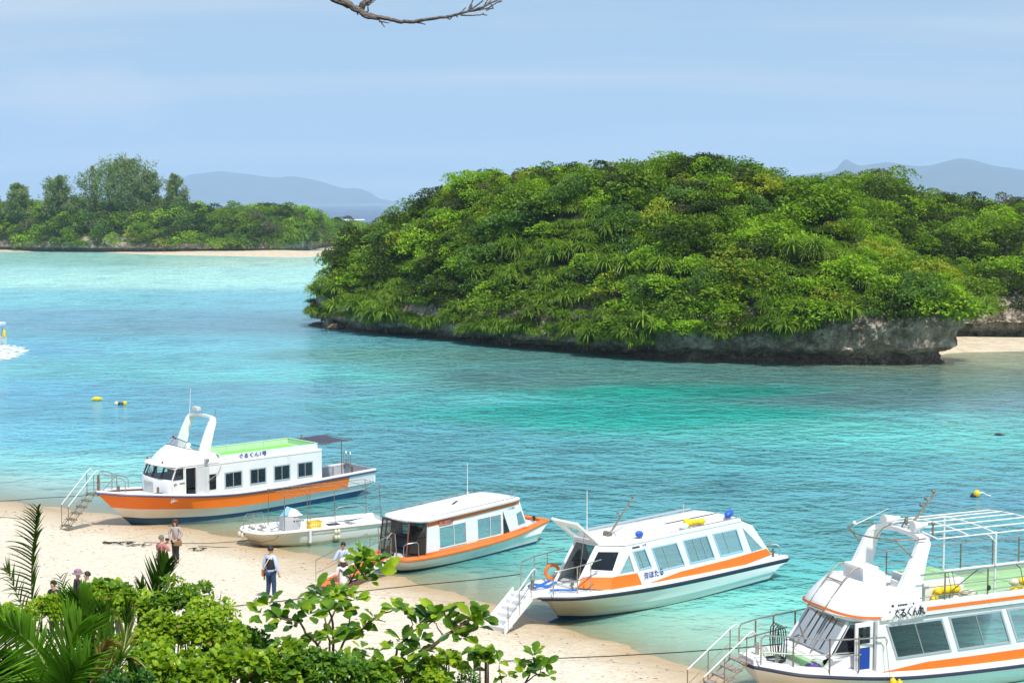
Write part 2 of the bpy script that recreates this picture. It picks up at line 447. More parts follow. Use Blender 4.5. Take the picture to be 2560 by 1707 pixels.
# calmer in the shallows
cal = N('ShaderNodeMapRange'); cal.inputs['From Min'].default_value = 0; cal.inputs['From Max'].default_value = .7; cal.inputs['To Min'].default_value = 1; cal.inputs['To Max'].default_value = .22
L(at_.outputs['Alpha'], cal.inputs['Value'])
bp = N('ShaderNodeBump'); bp.inputs['Distance'].default_value = 1.0; L(cal.outputs[0], bp.inputs['Strength']); L(hs_.outputs[0], bp.inputs['Height'])
fr = N('ShaderNodeFresnel'); fr.inputs['IOR'].default_value = 1.33; L(bp.outputs[0], fr.inputs['Normal'])
gl = N('ShaderNodeBsdfGlossy'); gl.inputs['Roughness'].default_value = .17; L(bp.outputs[0], gl.inputs['Normal'])
fm = N('ShaderNodeMath'); fm.operation = 'MULTIPLY'; fm.inputs[1].default_value = 1.0; fm.use_clamp = True; L(fr.outputs[0], fm.inputs[0])
mxf = N('ShaderNodeMixShader'); L(fm.outputs[0], mxf.inputs[0]); L(mxt.outputs[0], mxf.inputs[1]); L(gl.outputs[0], mxf.inputs[2])
L(mxf.outputs[0], o_.inputs[0])
me.materials.append(m_wat)
sea = bpy.data.objects.new('sea_water', me); COL.objects.link(sea); tag(sea, kind='structure')
# ------------------------------------------------------------------ foliage materials
def leaf_mat(name, stops, scale=.5, gloss=.42, transl=.28, noise_w=.5):
    m, nt, N, L = node_mat(name)
    o = N('ShaderNodeOutputMaterial')
    g = N('ShaderNodeNewGeometry')
    n = N('ShaderNodeTexNoise'); n.inputs['Scale'].default_value = scale; n.inputs['Detail'].default_value = 3; L(g.outputs['Position'], n.inputs['Vector'])
    mr = N('ShaderNodeMapRange'); mr.inputs['From Min'].default_value = .3; mr.inputs['From Max'].default_value = .7; L(n.outputs['Fac'], mr.inputs['Value'])
    mx = N('ShaderNodeMix'); mx.data_type = 'FLOAT'; mx.inputs[0].default_value = noise_w; L(g.outputs['Random Per Island'], mx.inputs[2]); L(mr.outputs[0], mx.inputs[3])
    r = ramp(nt, stops); L(mx.outputs[0], r.inputs[0])
    p = N('ShaderNodeBsdfPrincipled'); p.inputs['Roughness'].default_value = gloss; p.inputs['Specular IOR Level'].default_value = .22
    L(r.outputs[0], p.inputs['Base Color'])
    t = N('ShaderNodeBsdfTranslucent')
    br = N('ShaderNodeMix'); br.data_type = 'RGBA'; br.blend_type = 'MULTIPLY'; br.inputs[0].default_value = 1; L(r.outputs[0], br.inputs[6]); br.inputs[7].default_value = (1.5, 1.6, .6, 1)
    L(br.outputs[2], t.inputs['Color'])
    ms = N('ShaderNodeMixShader'); ms.inputs[0].default_value = transl; L(p.outputs[0], ms.inputs[1]); L(t.outputs[0], ms.inputs[2])
    L(ms.outputs[0], o.inputs[0])
    return m
LM = dict(
 dark=leaf_mat('leaf_dark', [(0, (0.018, 0.034, 0.003)), (.5, (0.040, 0.069, 0.005)), (1, (0.078, 0.117, 0.008))]),
 mid=leaf_mat('leaf_mid', [(0, (0.062, 0.118, 0.004)), (.5, (0.128, 0.230, 0.008)), (1, (0.264, 0.359, 0.013))]),
 bright=leaf_mat('leaf_bright', [(0, (0.106, 0.210, 0.006)), (.5, (0.219, 0.387, 0.012)), (1, (0.427, 0.575, 0.021))]),
 yellow=leaf_mat('leaf_yellow', [(0, (0.128, 0.174, 0.011)), (.5, (0.273, 0.330, 0.018)), (1, (0.484, 0.504, 0.041))]),
 grey=leaf_mat('leaf_grey', [(0, (0.061, 0.069, 0.025)), (.5, (0.115, 0.119, 0.051)), (1, (0.203, 0.188, 0.101))]),
 blue=leaf_mat('leaf_blue', [(0, (0.040, 0.094, 0.014)), (.5, (0.093, 0.189, 0.027)), (1, (0.196, 0.309, 0.050))]),
 pand=leaf_mat('leaf_screw_pine', [(0, (0.062, 0.127, 0.011)), (.5, (0.162, 0.267, 0.022)), (.95, (0.308, 0.421, 0.048)), (1, (0.385, 0.308, 0.106))], gloss=.35, transl=.3),
 cas=leaf_mat('leaf_casuarina', [(0, (0.109, 0.158, 0.054)), (.5, (0.194, 0.260, 0.088)), (1, (0.328, 0.405, 0.147))], transl=.2),
)
LORD = ['dark', 'mid', 'bright', 'yellow', 'grey', 'blue', 'pand', 'cas']
m_bark = mat('bark', (.16, .12, .09), .9, noise_amt=.5, noise_scale=6, bump=1)
m_barkg = mat('bark_grey', (.24, .20, .17), .9, noise_amt=.55, noise_scale=25, bump=1, bump_scale=60)

def rvec(r): 
    z = r.uniform(-1, 1); a = r.uniform(0, 2 * math.pi); q = math.sqrt(1 - z * z)
    return Vector((q * math.cos(a), q * math.sin(a), z))
def leaf_quad(mb, p, d, up, ln, wd, fold=.25):
    """a rhombic leaf, folded a little along its rib: 2 triangles a side"""
    d = d.normalized(); s = d.cross(up)
    if s.length < 1e-3: s = d.cross(Vector((1, 0, 0)))
    s.normalize(); n = s.cross(d)
    a = p; c = p + d * ln; m_ = p + d * ln * .45
    b = m_ + s * wd * .5 + n * wd * fold; e = m_ - s * wd * .5 + n * wd * fold
    mb.add([a, b, c, e], [(0, 1, 2), (0, 2, 3)])

def crown_mesh(name, seed, lobes=15, per=44, rad=1.5, flat=.75, leaf=.26, lobe_r=.52):
    r = random.Random(seed); mb = MB()
    for k in range(lobes):
        d = rvec(r); d.z = abs(d.z) * .95 - .12; d.normalize()
        q = rad * r.uniform(.45, .85)
        c = Vector((d.x * q, d.y * q, d.z * q * flat))
        lr = lobe_r * rad * r.uniform(.5, .95) 
        for i in range(per):
            e = rvec(r)
            if e.z < -.35: e.z = -e.z
            p = c + Vector((e.x, e.y, e.z * .7)) * lr * r.uniform(.75, 1.08)
            dd = (e + rvec(r) * .75 + Vector((0, 0, .15))).normalized()
            nn = (e + Vector((0, 0, .9)) + rvec(r) * .5).normalized()
            s = leaf * r.uniform(.6, 1.25)
            leaf_quad(mb, p, dd.cross(nn).normalized() * .6 + dd * .6, nn, s, s * .62)
    return mb
def strap(mb, p, d, ln, w, droop=1.2, seg=4, keel=.25):
    """a long narrow leaf that rises along d and bends over"""
    d = d.normalized(); pts = [p]; q = p.copy(); v = d.copy()
    for i in range(seg):
        q = q + v * ln / seg; pts.append(q.copy()); v = (v + Vector((0, 0, -droop / seg))).normalized()
    vs = []
    for i, q in enumerate(pts):
        t = i / seg; ww = w * (1 - t ** 2.2) * .5 + .002
        dd = (pts[min(i + 1, seg)] - pts[max(i - 1, 0)]).normalized()
        s = dd.cross(Vector((0, 0, 1)));
        if s.length < 1e-3: s = Vector((1, 0, 0))
        s.normalize(); n = s.cross(dd)
        vs += [q + s * ww, q - n * ww * keel * 2, q - s * ww]
    fs = []
    for i in range(seg):
        a = i * 3; fs += [(a, a + 1, a + 4, a + 3), (a + 1, a + 2, a + 5, a + 4)]
    mb.add(vs, fs)
def pandanus_mesh(seed, ros=9, n=52, ln=.92, spread=1.25, w=.075):
    r = random.Random(seed); mb = MB()
    for k in range(ros):
        a = r.uniform(0, 6.28); q = spread * math.sqrt(r.random())
        c = Vector((q * math.cos(a), q * math.sin(a), .55 - .32 * q * q + r.uniform(-.15, .2)))
        for i in range(n):
            a = r.uniform(0, 6.28); el = r.uniform(.05, 1.35)
            d = Vector((math.cos(a) * math.cos(el), math.sin(a) * math.cos(el), math.sin(el)))
            strap(mb, c + d * .05, d, ln * r.uniform(.7, 1.15), w * r.uniform(.7, 1.15), droop=r.uniform(1.7, 3.0))
    return mb
def casuarina_mb(seed, h=9.0, rad=3.2, sparse=1.0, base=.15):
    """trunk, limbs and drooping needle sprays -> (wood MB, needle MB)"""
    r = random.Random(seed); wd = MB(); nd = MB()
    lean = Vector((r.uniform(-.1, .1), r.uniform(-.1, .1), 1))
    tp = [Vector((0, 0, -1)) + lean * (h + 1) * t + Vector((r.uniform(-.2, .2), r.uniform(-.2, .2), 0)) * t for t in (0, .25, .5, .75, .97)]
    wd.tube(tp, [.22, .18, .13, .08, .03], 6)
    nl = int(34 * sparse)
    for k in range(nl):
        t = base + (1 - base) * (k + r.random()) / nl
        p0 = Vector((0, 0, -1)) + lean * (h + 1) * t
        a = r.uniform(0, 6.28); ln = rad * (1 - (t - .3) ** 2 * 1.5) * r.uniform(.6, 1.1) * (1.0 if t < .9 else .6)
        ln = max(ln, .5)
        d = Vector((math.cos(a), math.sin(a), r.uniform(.25, .8))).normalized()
        pts = [p0 + d * ln * s + Vector((0, 0, .25 * ln * s * s)) for s in (0, .5, 1)]
        wd.tube(pts, [.06, .04, .015], 4)
        for i in range(int(46 * (.6 + ln / rad))):
            s = r.uniform(.3, 1.08); p = p0 + d * ln * s + Vector((0, 0, .25 * ln * s * s)) + rvec(r) * .42 * ln * .5
            dd = (d * .5 + rvec(r) * .8 + Vector((0, 0, r.uniform(-.5, .9)))).normalized()
            for q in range(3):
                leaf_quad(nd, p + rvec(r) * .12, (dd + rvec(r) * .35), rvec(r), r.uniform(.5, 1.1), .15, .1)
    return wd, nd

def mesh_of(mb, name, mats, smooth=False):
    me = bpy.data.meshes.new(name); me.from_pydata(mb.v, [], mb.f)
    for m_ in mats: me.materials.append(m_)
    if smooth: me.polygons.foreach_set('use_smooth', [True] * len(mb.f))
    return me

CROWNS = [crown_mesh('c', 11 + i, lobes=l, per=p_, rad=1.5, flat=f_, leaf=lf) for i, (l, p_, f_, lf) in enumerate(
    [(13, 84, .95, .18), (17, 66, .80, .17), (11, 92, 1.0, .19), (15, 74, .85, .165), (12, 70, .75, .23)])]
PANDS = [pandanus_mesh(31 + i) for i in range(3)]
crown_me = {('c', i): mesh_of(c, 'crown', [LM['mid']]) for i, c in enumerate(CROWNS)}
crown_me.update({('p', i): mesh_of(c, 'rosettes', [LM['pand']]) for i, c in enumerate(PANDS)})
BIGC = [crown_mesh('b', 71 + i, lobes=l, per=p_, rad=2.3, flat=f_, leaf=.21, lobe_r=.36) for i, (l, p_, f_) in enumerate([(24, 90, .85), (30, 74, .72), (20, 104, .95), (27, 84, .8)])]
crown_me.update({('b', i): mesh_of(c, 'crown', [LM['mid']]) for i, c in enumerate(BIGC)})
stem_mb = MB(); stem_mb.tube([(0, 0, -.75), (.06, .03, -.4), (0, 0, .2)], [.13, .1, .05], 5)
stem_mb.tube([(.05, .02, -.45), (.6, .2, .1)], [.07, .03], 4); stem_mb.tube([(.04, .02, -.4), (-.5, .3, .2)], [.07, .03], 4); stem_mb.tube([(.04, .0, -.42), (.1, -.6, .1)], [.06, .03], 4)
stem_me = mesh_of(stem_mb, 'stems', [m_bark])

# ------------------------------------------------------------------ limestone / earth material for the islands
m_rock, nt, N, L = node_mat('limestone')
o_ = N('ShaderNodeOutputMaterial'); b_ = N('ShaderNodeBsdfPrincipled'); L(b_.outputs[0], o_.inputs[0])
g = N('ShaderNodeNewGeometry'); sp = N('ShaderNodeSeparateXYZ'); L(g.outputs['Position'], sp.inputs[0])
n1 = N('ShaderNodeTexNoise'); n1.inputs['Scale'].default_value = .9; n1.inputs['Detail'].default_value = 10; n1.inputs['Roughness'].default_value = .68; L(g.outputs['Position'], n1.inputs['Vector'])
n2 = N('ShaderNodeTexNoise'); n2.inputs['Scale'].default_value = 3.6; n2.inputs['Detail'].default_value = 10; n2.inputs['Roughness'].default_value = .75; L(g.outputs['Position'], n2.inputs['Vector'])
rc = ramp(nt, [(.30, (.13, .105, .08)), (.48, (.34, .275, .205)), (.62, (.54, .48, .40)), (.75, (.66, .62, .56))]); L(n1.outputs['Fac'], rc.inputs[0])
lo = N('ShaderNodeMapRange'); lo.inputs['From Min'].default_value = 2.3; lo.inputs['From Max'].default_value = .9
zz = N('ShaderNodeMath'); zz.operation = 'MULTIPLY_ADD'; zz.inputs[1].default_value = 1.6; L(n1.outputs['Fac'], zz.inputs[0]); L(sp.outputs['Z'], zz.inputs[2]); L(zz.outputs[0], lo.inputs['Value'])
stain = N('ShaderNodeMix'); stain.data_type = 'RGBA'; L(lo.outputs[0], stain.inputs[0]); L(rc.outputs[0], stain.inputs[6])
sr = ramp(nt, [(.35, (.055, .036, .022)), (.65, (.20, .14, .09))]); L(n2.outputs['Fac'], sr.inputs[0]); L(sr.outputs[0], stain.inputs[7])
hi = N('ShaderNodeMapRange'); hi.inputs['From Min'].default_value = 4.6; hi.inputs['From Max'].default_value = 5.6; L(zz.outputs[0], hi.inputs['Value'])
ea = N('ShaderNodeMix'); ea.data_type = 'RGBA'; L(hi.outputs[0], ea.inputs[0]); L(stain.outputs[2], ea.inputs[6]); ea.inputs[7].default_value = (.016, .026, .008, 1)
L(ea.outputs[2], b_.inputs['Base Color']); b_.inputs['Roughness'].default_value = .95
n4 = N('ShaderNodeTexVoronoi'); n4.inputs['Scale'].default_value = 3.2; L(g.outputs['Position'], n4.inputs['Vector'])
hs = N('ShaderNodeMath'); hs.operation = 'ADD'; L(n2.outputs['Fac'], hs.inputs[0]); L(n4.outputs['Distance'], hs.inputs[1])
bp = N('ShaderNodeBump'); bp.inputs['Strength'].default_value = .8; bp.inputs['Distance'].default_value = .25; L(hs.outputs[0], bp.inputs['Height']); L(bp.outputs[0], b_.inputs['Normal'])

K = 1.08844
def island(name, cols, nc=200, brow=3.2, crown_off=1.0, seed=0, rockamt=.75, back=1.0, notch=1.0, browf=None, lump=2.4, ends=(0, 0)):
    z_small = lambda z: z < 3.6
    """cols: (x in picture, waterline y, skyline y, depth to crest). Returns (object, surface sampler)"""
    xs_ = [c[0] for c in cols]
    tabs = [[(c[0], c[i]) for c in cols] for i in (1, 2, 3)]
    rows = []; info = []
    tvals = [('b', -1.2, .5), ('b', 0.0, .6), ('b', .45, .95 * notch), ('b', .85, .9 * notch), ('b', 1.15, .25), ('b', 1.5, -.25), ('b', 2.2, -.45), ('b', 2.8, -.75), ('b', brow, -.95), ('b', brow + .5, -.75), ('b', brow + 1.1, -.2)]
    # finer rows by linear subdivision for rock relief
    low = []
    for (a, b) in zip(tvals, tvals[1:]):
        for s in (0, .34, .67): low.append((a[1] + (b[1] - a[1]) * s, a[2] + (b[2] - a[2]) * s))
    low.append(tvals[-1][1:])
    NS = 34
    grid = []
    for i in range(nc):
        px = xs_[0] + (xs_[-1] - xs_[0]) * i / (nc - 1)
        by, cy, e = [smooth_interp(t, px) for t in tabs]; zk = browf(px) * (1 + .30 * noise.noise(Vector((px * .018, 2, 5)))) if browf else 1.0
        B = at(px * K, by * K, 0); D0 = B.y; ax = B.x / B.y
        Dc = D0 + e
        r_ = px_ray(px * K, cy * K); zc = EYE + r_[2] * Dc / r_[1] - crown_off
        zc = max(zc, brow + 1.6)
        col = []
        for (z, dd) in low:
            z0_ = z; z = z * zk if z > 0 else z
            if browf: dd += (1 - zk) * (1.7 if z0_ < brow * .8 else .3)
            D = D0 + dd + 1.1
            n_ = noise.noise(Vector((ax * D * .45, z * .9, seed))) * .9 + noise.noise(Vector((ax * D * 1.3, z * 2.2, seed + 3))) * .45
            q_ = Vector((ax * D * 1.1, z * 1.7, seed + 50)); rg = 0
            for oc in range(3): rg += (abs(noise.noise(q_ * 2 ** oc)) - .18) * .8 / 1.6 ** oc
            if browf: rg += (noise.noise(Vector((ax * D * .17, .3, seed + 70))) + .5 * noise.noise(Vector((ax * D * .4, z * .5, seed + 71)))) * 1.1
            D -= (n_ * .6 - rg) * rockamt * (1.0 if z > -.5 else .3)
            zj = z + noise.noise(Vector((ax * D * .5, z, seed + 9))) * .35 * (1 if .3 < z else 0)
            col.append((ax * D, D, zj))
        zb = low[-1][0] * zk; db = low[-1][1] + 1.1
        for j in range(1, NS + 1):
            t = j / NS; D = D0 + db + (e - db) * t
            z = zb + (zc - zb) * math.sin(t * math.pi / 2) ** .85
            z += noise.noise(Vector((ax * D * .12, D * .12, seed + 20))) * lump * math.sin(t * math.pi) ** .7
            z += noise.noise(Vector((ax * D * .3, D * .3, seed + 40))) * lump * .45 * math.sin(t * math.pi)
            col.append((ax * D, D, z))
        for j in range(1, 15):
            t = j / 14; D = D0 + e + e * 1.1 * back * t
            col.append((ax * D, D, zc * math.cos(t * math.pi / 2) - 1.2 * t))
        grid.append(col)
    for side, rad_ in ((0, ends[0]), (1, ends[1])):
        if not rad_: continue
        col = grid[0] if side == 0 else grid[-1]
        C = None; j0 = None
        for j, p in enumerate(col):
            if p[1] > col[3][1] + rad_: j0 = j; C = p; break
        cx_, cy_ = col[3][0] / col[3][1] * C[1], C[1]
        sg = -1 if side == 0 else 1; extra = []
        for k in range(1, 15):
            ph = k / 14 * R(140); nc_ = []
            for j, p in enumerate(col):
                nl_ = len(low)
                if j < nl_: rr = rad_ + (col[nl_ - 1][1] - p[1])
                elif j < nl_ + NS: rr = rad_ * (1 - ((j - nl_ + 1) / NS) ** 1.6)
                else: rr = 0.0
                if z_small(p[2]): rr += noise.noise(Vector((k * .5, p[2] * 1.2, seed + 30))) * rockamt * .8
                zz_ = p[2] if j < nl_ + NS else col[nl_ + NS - 1][2]
                nc_.append((cx_ + sg * rr * math.sin(ph), cy_ - rr * math.cos(ph), zz_))
            extra.append(nc_)
        grid = (extra[::-1] + grid) if side == 0 else (grid + extra)
    nc = len(grid)
    nr = len(grid[0])
    vs = [p for c in grid for p in c]
    fs = [(i * nr + j, (i + 1) * nr + j, (i + 1) * nr + j + 1, i * nr + j + 1) for i in range(nc - 1) for j in range(nr - 1)]
    # close the two ends down to the bed
    for i in (0, nc - 1):
        b = len(vs); vs.append((grid[i][0][0], grid[i][0][1] + 3, -1.5))
        ring = [i * nr + j for j in range(nr)]
        for a, c in zip(ring, ring[1:]): fs.append((a, c, b) if i == 0 else (c, a, b))
    me = bpy.data.meshes.new(name); me.from_pydata(vs, [], fs); me.materials.append(m_rock)
    me.polygons.foreach_set('use_smooth', [max(vs[k][2] for k in f) > brow + .8 for f in fs]); me.update()
    o = bpy.data.objects.new(name, me); COL.objects.link(o); tag(o, kind='structure')
    low_n = len(low)
    def sample(u, t):
        """u 0..1 along the columns, t 0 at the brow .. 1 crest .. 1.3 beyond"""
        i = min(nc - 1, max(0, int(u * (nc - 1) + .5)))
        j = low_n - 3 + t * (NS + 2)
        j = min(nr - 1, max(0, j)); j0 = int(j); j1 = min(nr - 1, j0 + 1); f = j - j0
        a, b = Vector(grid[i][j0]), Vector(grid[i][j1])
        return a.lerp(b, f)
    return o, sample

main_cols = [(775, 757, 566, 14), (800, 762, 548, 18), (850, 768, 520, 21), (900, 772, 498, 24), (960, 778, 475, 27),
 (1000, 782, 446, 29), (1060, 788, 418, 31), (1120, 794, 402, 32), (1200, 803, 388, 33), (1300, 812, 384, 33), (1400, 822, 380, 33), (1500, 829, 376, 33), (1560, 832, 368, 33),
 (1620, 834, 366, 33), (1700, 836, 382, 32), (1780, 838, 400, 31), (1850, 840, 425, 29), (1920, 842, 458, 26), (1980, 843, 505, 22), (2040, 843, 560, 17), (2105, 843, 612, 12)]
isl, isl_s = island('island_hill', main_cols, crown_off=1.5, nc=330, seed=1.0, browf=lambda x: interp([(700, .45), (760, .36), (1440, .38), (1540, .75), (1700, .85), (1990, .95), (2160, 1.15)], x), ends=(2.4, 3.0))
rear_cols = [(1760, 790, 440, 38), (1830, 790, 425, 40), (1890, 790, 412, 42), (1930, 790, 398, 42), (1990, 790, 396, 42), (2050, 790, 402, 42), (2080, 789, 425, 42), (2150, 789, 440, 44), (2230, 788, 452, 46), (2352, 786, 455, 48), (2450, 784, 440, 50), (2600, 782, 430, 50)]
rear, rear_s = island('headland_hill', rear_cols, nc=150, seed=5.0, crown_off=2.1, brow=1.9, ends=(0, 0))
islet_cols = [(-260, 574, 478, 30), (-60, 575, 476, 30), (0, 576, 474, 30), (100, 578, 470, 30), (200, 579, 466, 30), (300, 580, 470, 30), (400, 581, 472, 30), (500, 581, 478, 28), (600, 581, 477, 28), (660, 580, 480, 26), (700, 577, 486, 26), (740, 570, 498, 40), (780, 566, 512, 46), (830, 562, 520, 50)]
islet, islet_s = island('islet_hill', islet_cols, nc=90, brow=1.1, crown_off=2.0, seed=9.0, notch=.4)

# low sandy strands at the islet's foot and beside the headland
def strand(name, pts_front, back_off, z=.35, seed=3):
    mb = MB(); rows = []
    for qi, (px, py) in enumerate(pts_front):
        wz = math.sin(math.pi * min(1, max(0, (qi + .15) / (len(pts_front) - .7)))) ** .6
        p = at(px * K, py * K, 0)
        d = Vector((p.x / p.y, 1, 0))
        rows.append([p + d * back_off * t + Vector((0, 0, (zz + .12) * wz - .12 + .1 * noise.noise(Vector((p.x * .2, t * 3, seed)))*(t>0))) for t, zz in ((-.05, -.25), (0.02, .03), (.15, z * .5), (.5, z), (1.0, z * 1.6))])
    mb.loft(rows); o = mb.build(name, m_strand, smooth=True); tag(o, kind='structure'); return o
m_strand = mat('coral_sand', (.66, .55, .40), .95, noise_amt=.3, noise_scale=.8, dirt=((.20, .15, .09), .5, .8, .7))
strand('islet_beach', [(230, 583), (330, 585), (430, 587), (520, 588.5), (600, 590), (660, 591.5), (700, 591.5), (740, 589), (770, 585)], 34, .5)
strand('islet_sand_spit', [(-120, 577), (-40, 578), (40, 578.5), (90, 579)], 14, .35)
strand('headland_beach', [(2060, 828), (2095, 826), (2140, 820), (2175, 812), (2220, 809), (2290, 808), (2380, 806), (2500, 803)], 9, .45)
strand('channel_flat', [(700, 575), (760, 574), (830, 573), (900, 572)], 60, .25)

# ------------------------------------------------------------------ vegetation on the three hills
def scatter(sample, n_try, spacing, tmax, seed, tmin=0.0):
    r = random.Random(seed); pts = []
    cell = {}
    for _ in range(n_try):
        u, t = r.random(), tmin + (tmax - tmin) * r.random() ** 1.1
        p = sample(u, t); sp_ = spacing(u, t)
        key = (int(p.x // 3), int(p.y // 3), int(p.z // 3)); ok = True
        for a in (-1, 0, 1):
            for b in (-1, 0, 1):
                for c in (-1, 0, 1):
                    for q in cell.get((key[0] + a, key[1] + b, key[2] + c), ()):
                        if (q - p).length < sp_: ok = False; break
        if ok:
            cell.setdefault(key, []).append(p); pts.append((p, u, t))
    return pts

KIND = {'dark': ('dark green', 'shrub'), 'mid': ('mid green', 'shrub'), 'bright': ('bright green', 'shrub'), 'yellow': ('yellow-green', 'shrub'), 'grey': ('greyish brown-green', 'shrub'), 'blue': ('bluish green', 'shrub')}
def side_words(p, lo, hi, names):
    f = (p - lo) / (hi - lo); k = min(len(names) - 1, max(0, int(f * len(names)))); return names[k]

def plant(pts, where, base_scale, n_obj, stuff_name, pick, u_names, t_names, jit=.35, seed=2, bs_fn=None):
    """the first n_obj as things of their own, the rest as one mass"""
    r = random.Random(seed)
    sv, sf, sm_ = [], [], []
    off = 0
    for k, (p, u, t) in enumerate(pts):
        kd, mt, s_ = pick(p, u, t, r)
        s_ *= base_scale * r.uniform(1 - jit, 1 + jit)
        if kd == 'b' and k >= n_obj: kd = 'c'
        vi = r.randrange(len({'p': PANDS, 'b': BIGC, 'c': CROWNS}[kd]))
        rz = r.uniform(0, 6.28); sc_ = (s_ * r.uniform(.85, 1.2), s_ * r.uniform(.85, 1.2), s_ * r.uniform(.75, 1.1))
        loc = p + Vector((0, 0, {'c': .15, 'p': .05, 'b': .45}[kd] * s_))
        if k < n_obj:
            un, tn = u_names(u), t_names(t)
            if kd == 'p':
                e = empty('screw_pine', loc, rz, 'drooping screw pine %s on the %s %s' % (tn, un, where), 'screw pine', 'screw pines on the %s %s, %s' % (un, where, tn))
            else:
                cn = ('large ' if s_ > 1.45 or kd == 'b' else 'small ' if s_ < .95 else '') + KIND[mt][0]
                e = empty('shrub', loc, rz, '%s shrub %s on the %s %s' % (cn, tn, un, where), 'shrub', '%s shrubs on the %s %s, %s' % (cn, un, where, tn))
            e.scale = sc_
            o = bpy.data.objects.new('leaves' if kd == 'p' else 'crown', crown_me[(kd, vi)]); COL.objects.link(o); o.parent = e
            o.material_slots[0].link = 'OBJECT'; o.material_slots[0].material = LM['pand' if kd == 'p' else mt]
            st = bpy.data.objects.new('stem', stem_me); COL.objects.link(st); st.parent = e
        else:
            src = (PANDS if kd == 'p' else CROWNS)[vi]
            V = np.array(src.v); 
            stp = 2 if kd == 'c' else 1
            c, s = math.cos(rz), math.sin(rz)
            V2 = np.empty_like(V); a = V[:, 0] * sc_[0]; b = V[:, 1] * sc_[1]
            V2[:, 0] = a * c - b * s + loc.x; V2[:, 1] = a * s + b * c + loc.y; V2[:, 2] = V[:, 2] * sc_[2] + loc.z
            sv.append(V2)
            F = [f for f in src.f]
            sf += [tuple(i + off for i in f) for f in F]; sm_ += [LORD.index('pand' if kd == 'p' else mt)] * len(F)
            off += len(V)
    if sv:
        V = np.concatenate(sv)
        me = bpy.data.meshes.new(stuff_name); me.from_pydata(V.tolist(), [], sf)
        for nme in LORD: me.materials.append(LM[nme])
        me.polygons.foreach_set('material_index', sm_)
        o = bpy.data.objects.new(stuff_name, me); COL.objects.link(o)
        return o

def pick_main(p, u, t, r):
    x = u * 1460 + 700     # picture-like position along the island
    f = .5 + .5 * noise.noise(Vector((p.x * .11, p.y * .11, p.z * .11)) * 1.6)
    pand = 0
    if t < .42:
        pand = .12
        if x < 960: pand = .6
        if 1150 < x < 1480: pand = .85 if t < .12 else (.6 if t < .38 else .2)
        if 1480 < x < 1560: pand = .2
    if 1740 < x < 1950 and t < .62: pand = .5
    if x > 2080: pand = .3
    if 1270 < x < 1420 and .2 < t < .55: pand = max(pand, .6)
    if t < .06 and x < 1500: pand = max(pand, .75)
    if r.random() < pand: return 'p', 'pand', r.uniform(.85, 1.2)
    q = r.random() * .75 + f * .35
    if x < 1000: q *= .93
    mt = 'dark' if q < .30 else 'mid' if q < .62 else 'bright' if q < .84 else 'yellow' if q < .93 else 'grey'
    if r.random() < .06: mt = 'blue'
    if t > .8 and r.random() < .25: mt = 'grey' if r.random() < .4 else 'dark'
    if x > 1500 and mt == 'dark' and r.random() < .4: mt = 'bright'
    return 'c', mt, (1.0 if r.random() < .72 else r.uniform(1.2, 1.6 if t < .8 else 1.25))

un_main = lambda u: ['left tip of', 'left end of', 'left flank of', 'left shoulder of', 'left third of', 'left centre of', 'middle of', 'right centre of', 'right third of', 'right shoulder of', 'right flank of', 'right tip of'][min(11, int(u * 12))]
tn_main = lambda t: ['hanging over the rock', 'just above the rock', 'low down', 'below midway', 'above midway', 'high up', 'near the top', 'at the very top'][min(7, max(0, int(t * 7.5)))]
pts = scatter(isl_s, 12000, lambda u, t: 1.22 + .5 * t + .9 * max(0, noise.noise(Vector((u * 60, t * 22, 1)))), 1.22, 3, -.09)
pts.sort(key=lambda q: q[2] > 1.06)
front = [q for q in pts if q[2] <= 1.06]; rest = [q for q in pts if q[2] > 1.06]
rnd.shuffle(front)
bigs = []
for q in scatter(isl_s, 900, lambda u, t: 3.9, 1.0, 44, .03):
    bigs.append(q)
BIGSET = set(id(q) for q in bigs)
bigs = bigs[:75]
nbig = len(bigs)
_pm = pick_main
_cnt = [0]
def pick_main(p, u, t, r):
    _cnt[0] += 1
    k_, m_, s_ = _pm(p, u, t, r)
    if nbig < _cnt[0] <= nbig + 26: return ('p', 'pand', .8) if r.random() < .6 else ('c', 'bright' if r.random() < .5 else 'mid', .62)
    if _cnt[0] <= nbig:
        if k_ == 'p': return 'p', 'pand', 1.3
        return 'b', m_, r.uniform(.75, 1.15) * (.8 if t > .85 else 1)
    return k_, m_, s_
big = lambda k: k
hr_ = random.Random(77); hang = []
for k in range(26):
    u = (.50 + .42 * (k + hr_.random()) / 26) if k < 18 else hr_.uniform(.06, .5); t = -hr_.uniform(.07, .17)
    hang.append((isl_s(u, t) + Vector((0, -.25, -.1)), u, .0))
o = plant(bigs + hang + front + rest, 'the big island', 1.12, 262, 'island_thicket', pick_main, un_main, tn_main)
if o: tag(o, 'dense tangle of low evergreen bushes filling the gaps over the big island', 'bushes', kind='stuff')
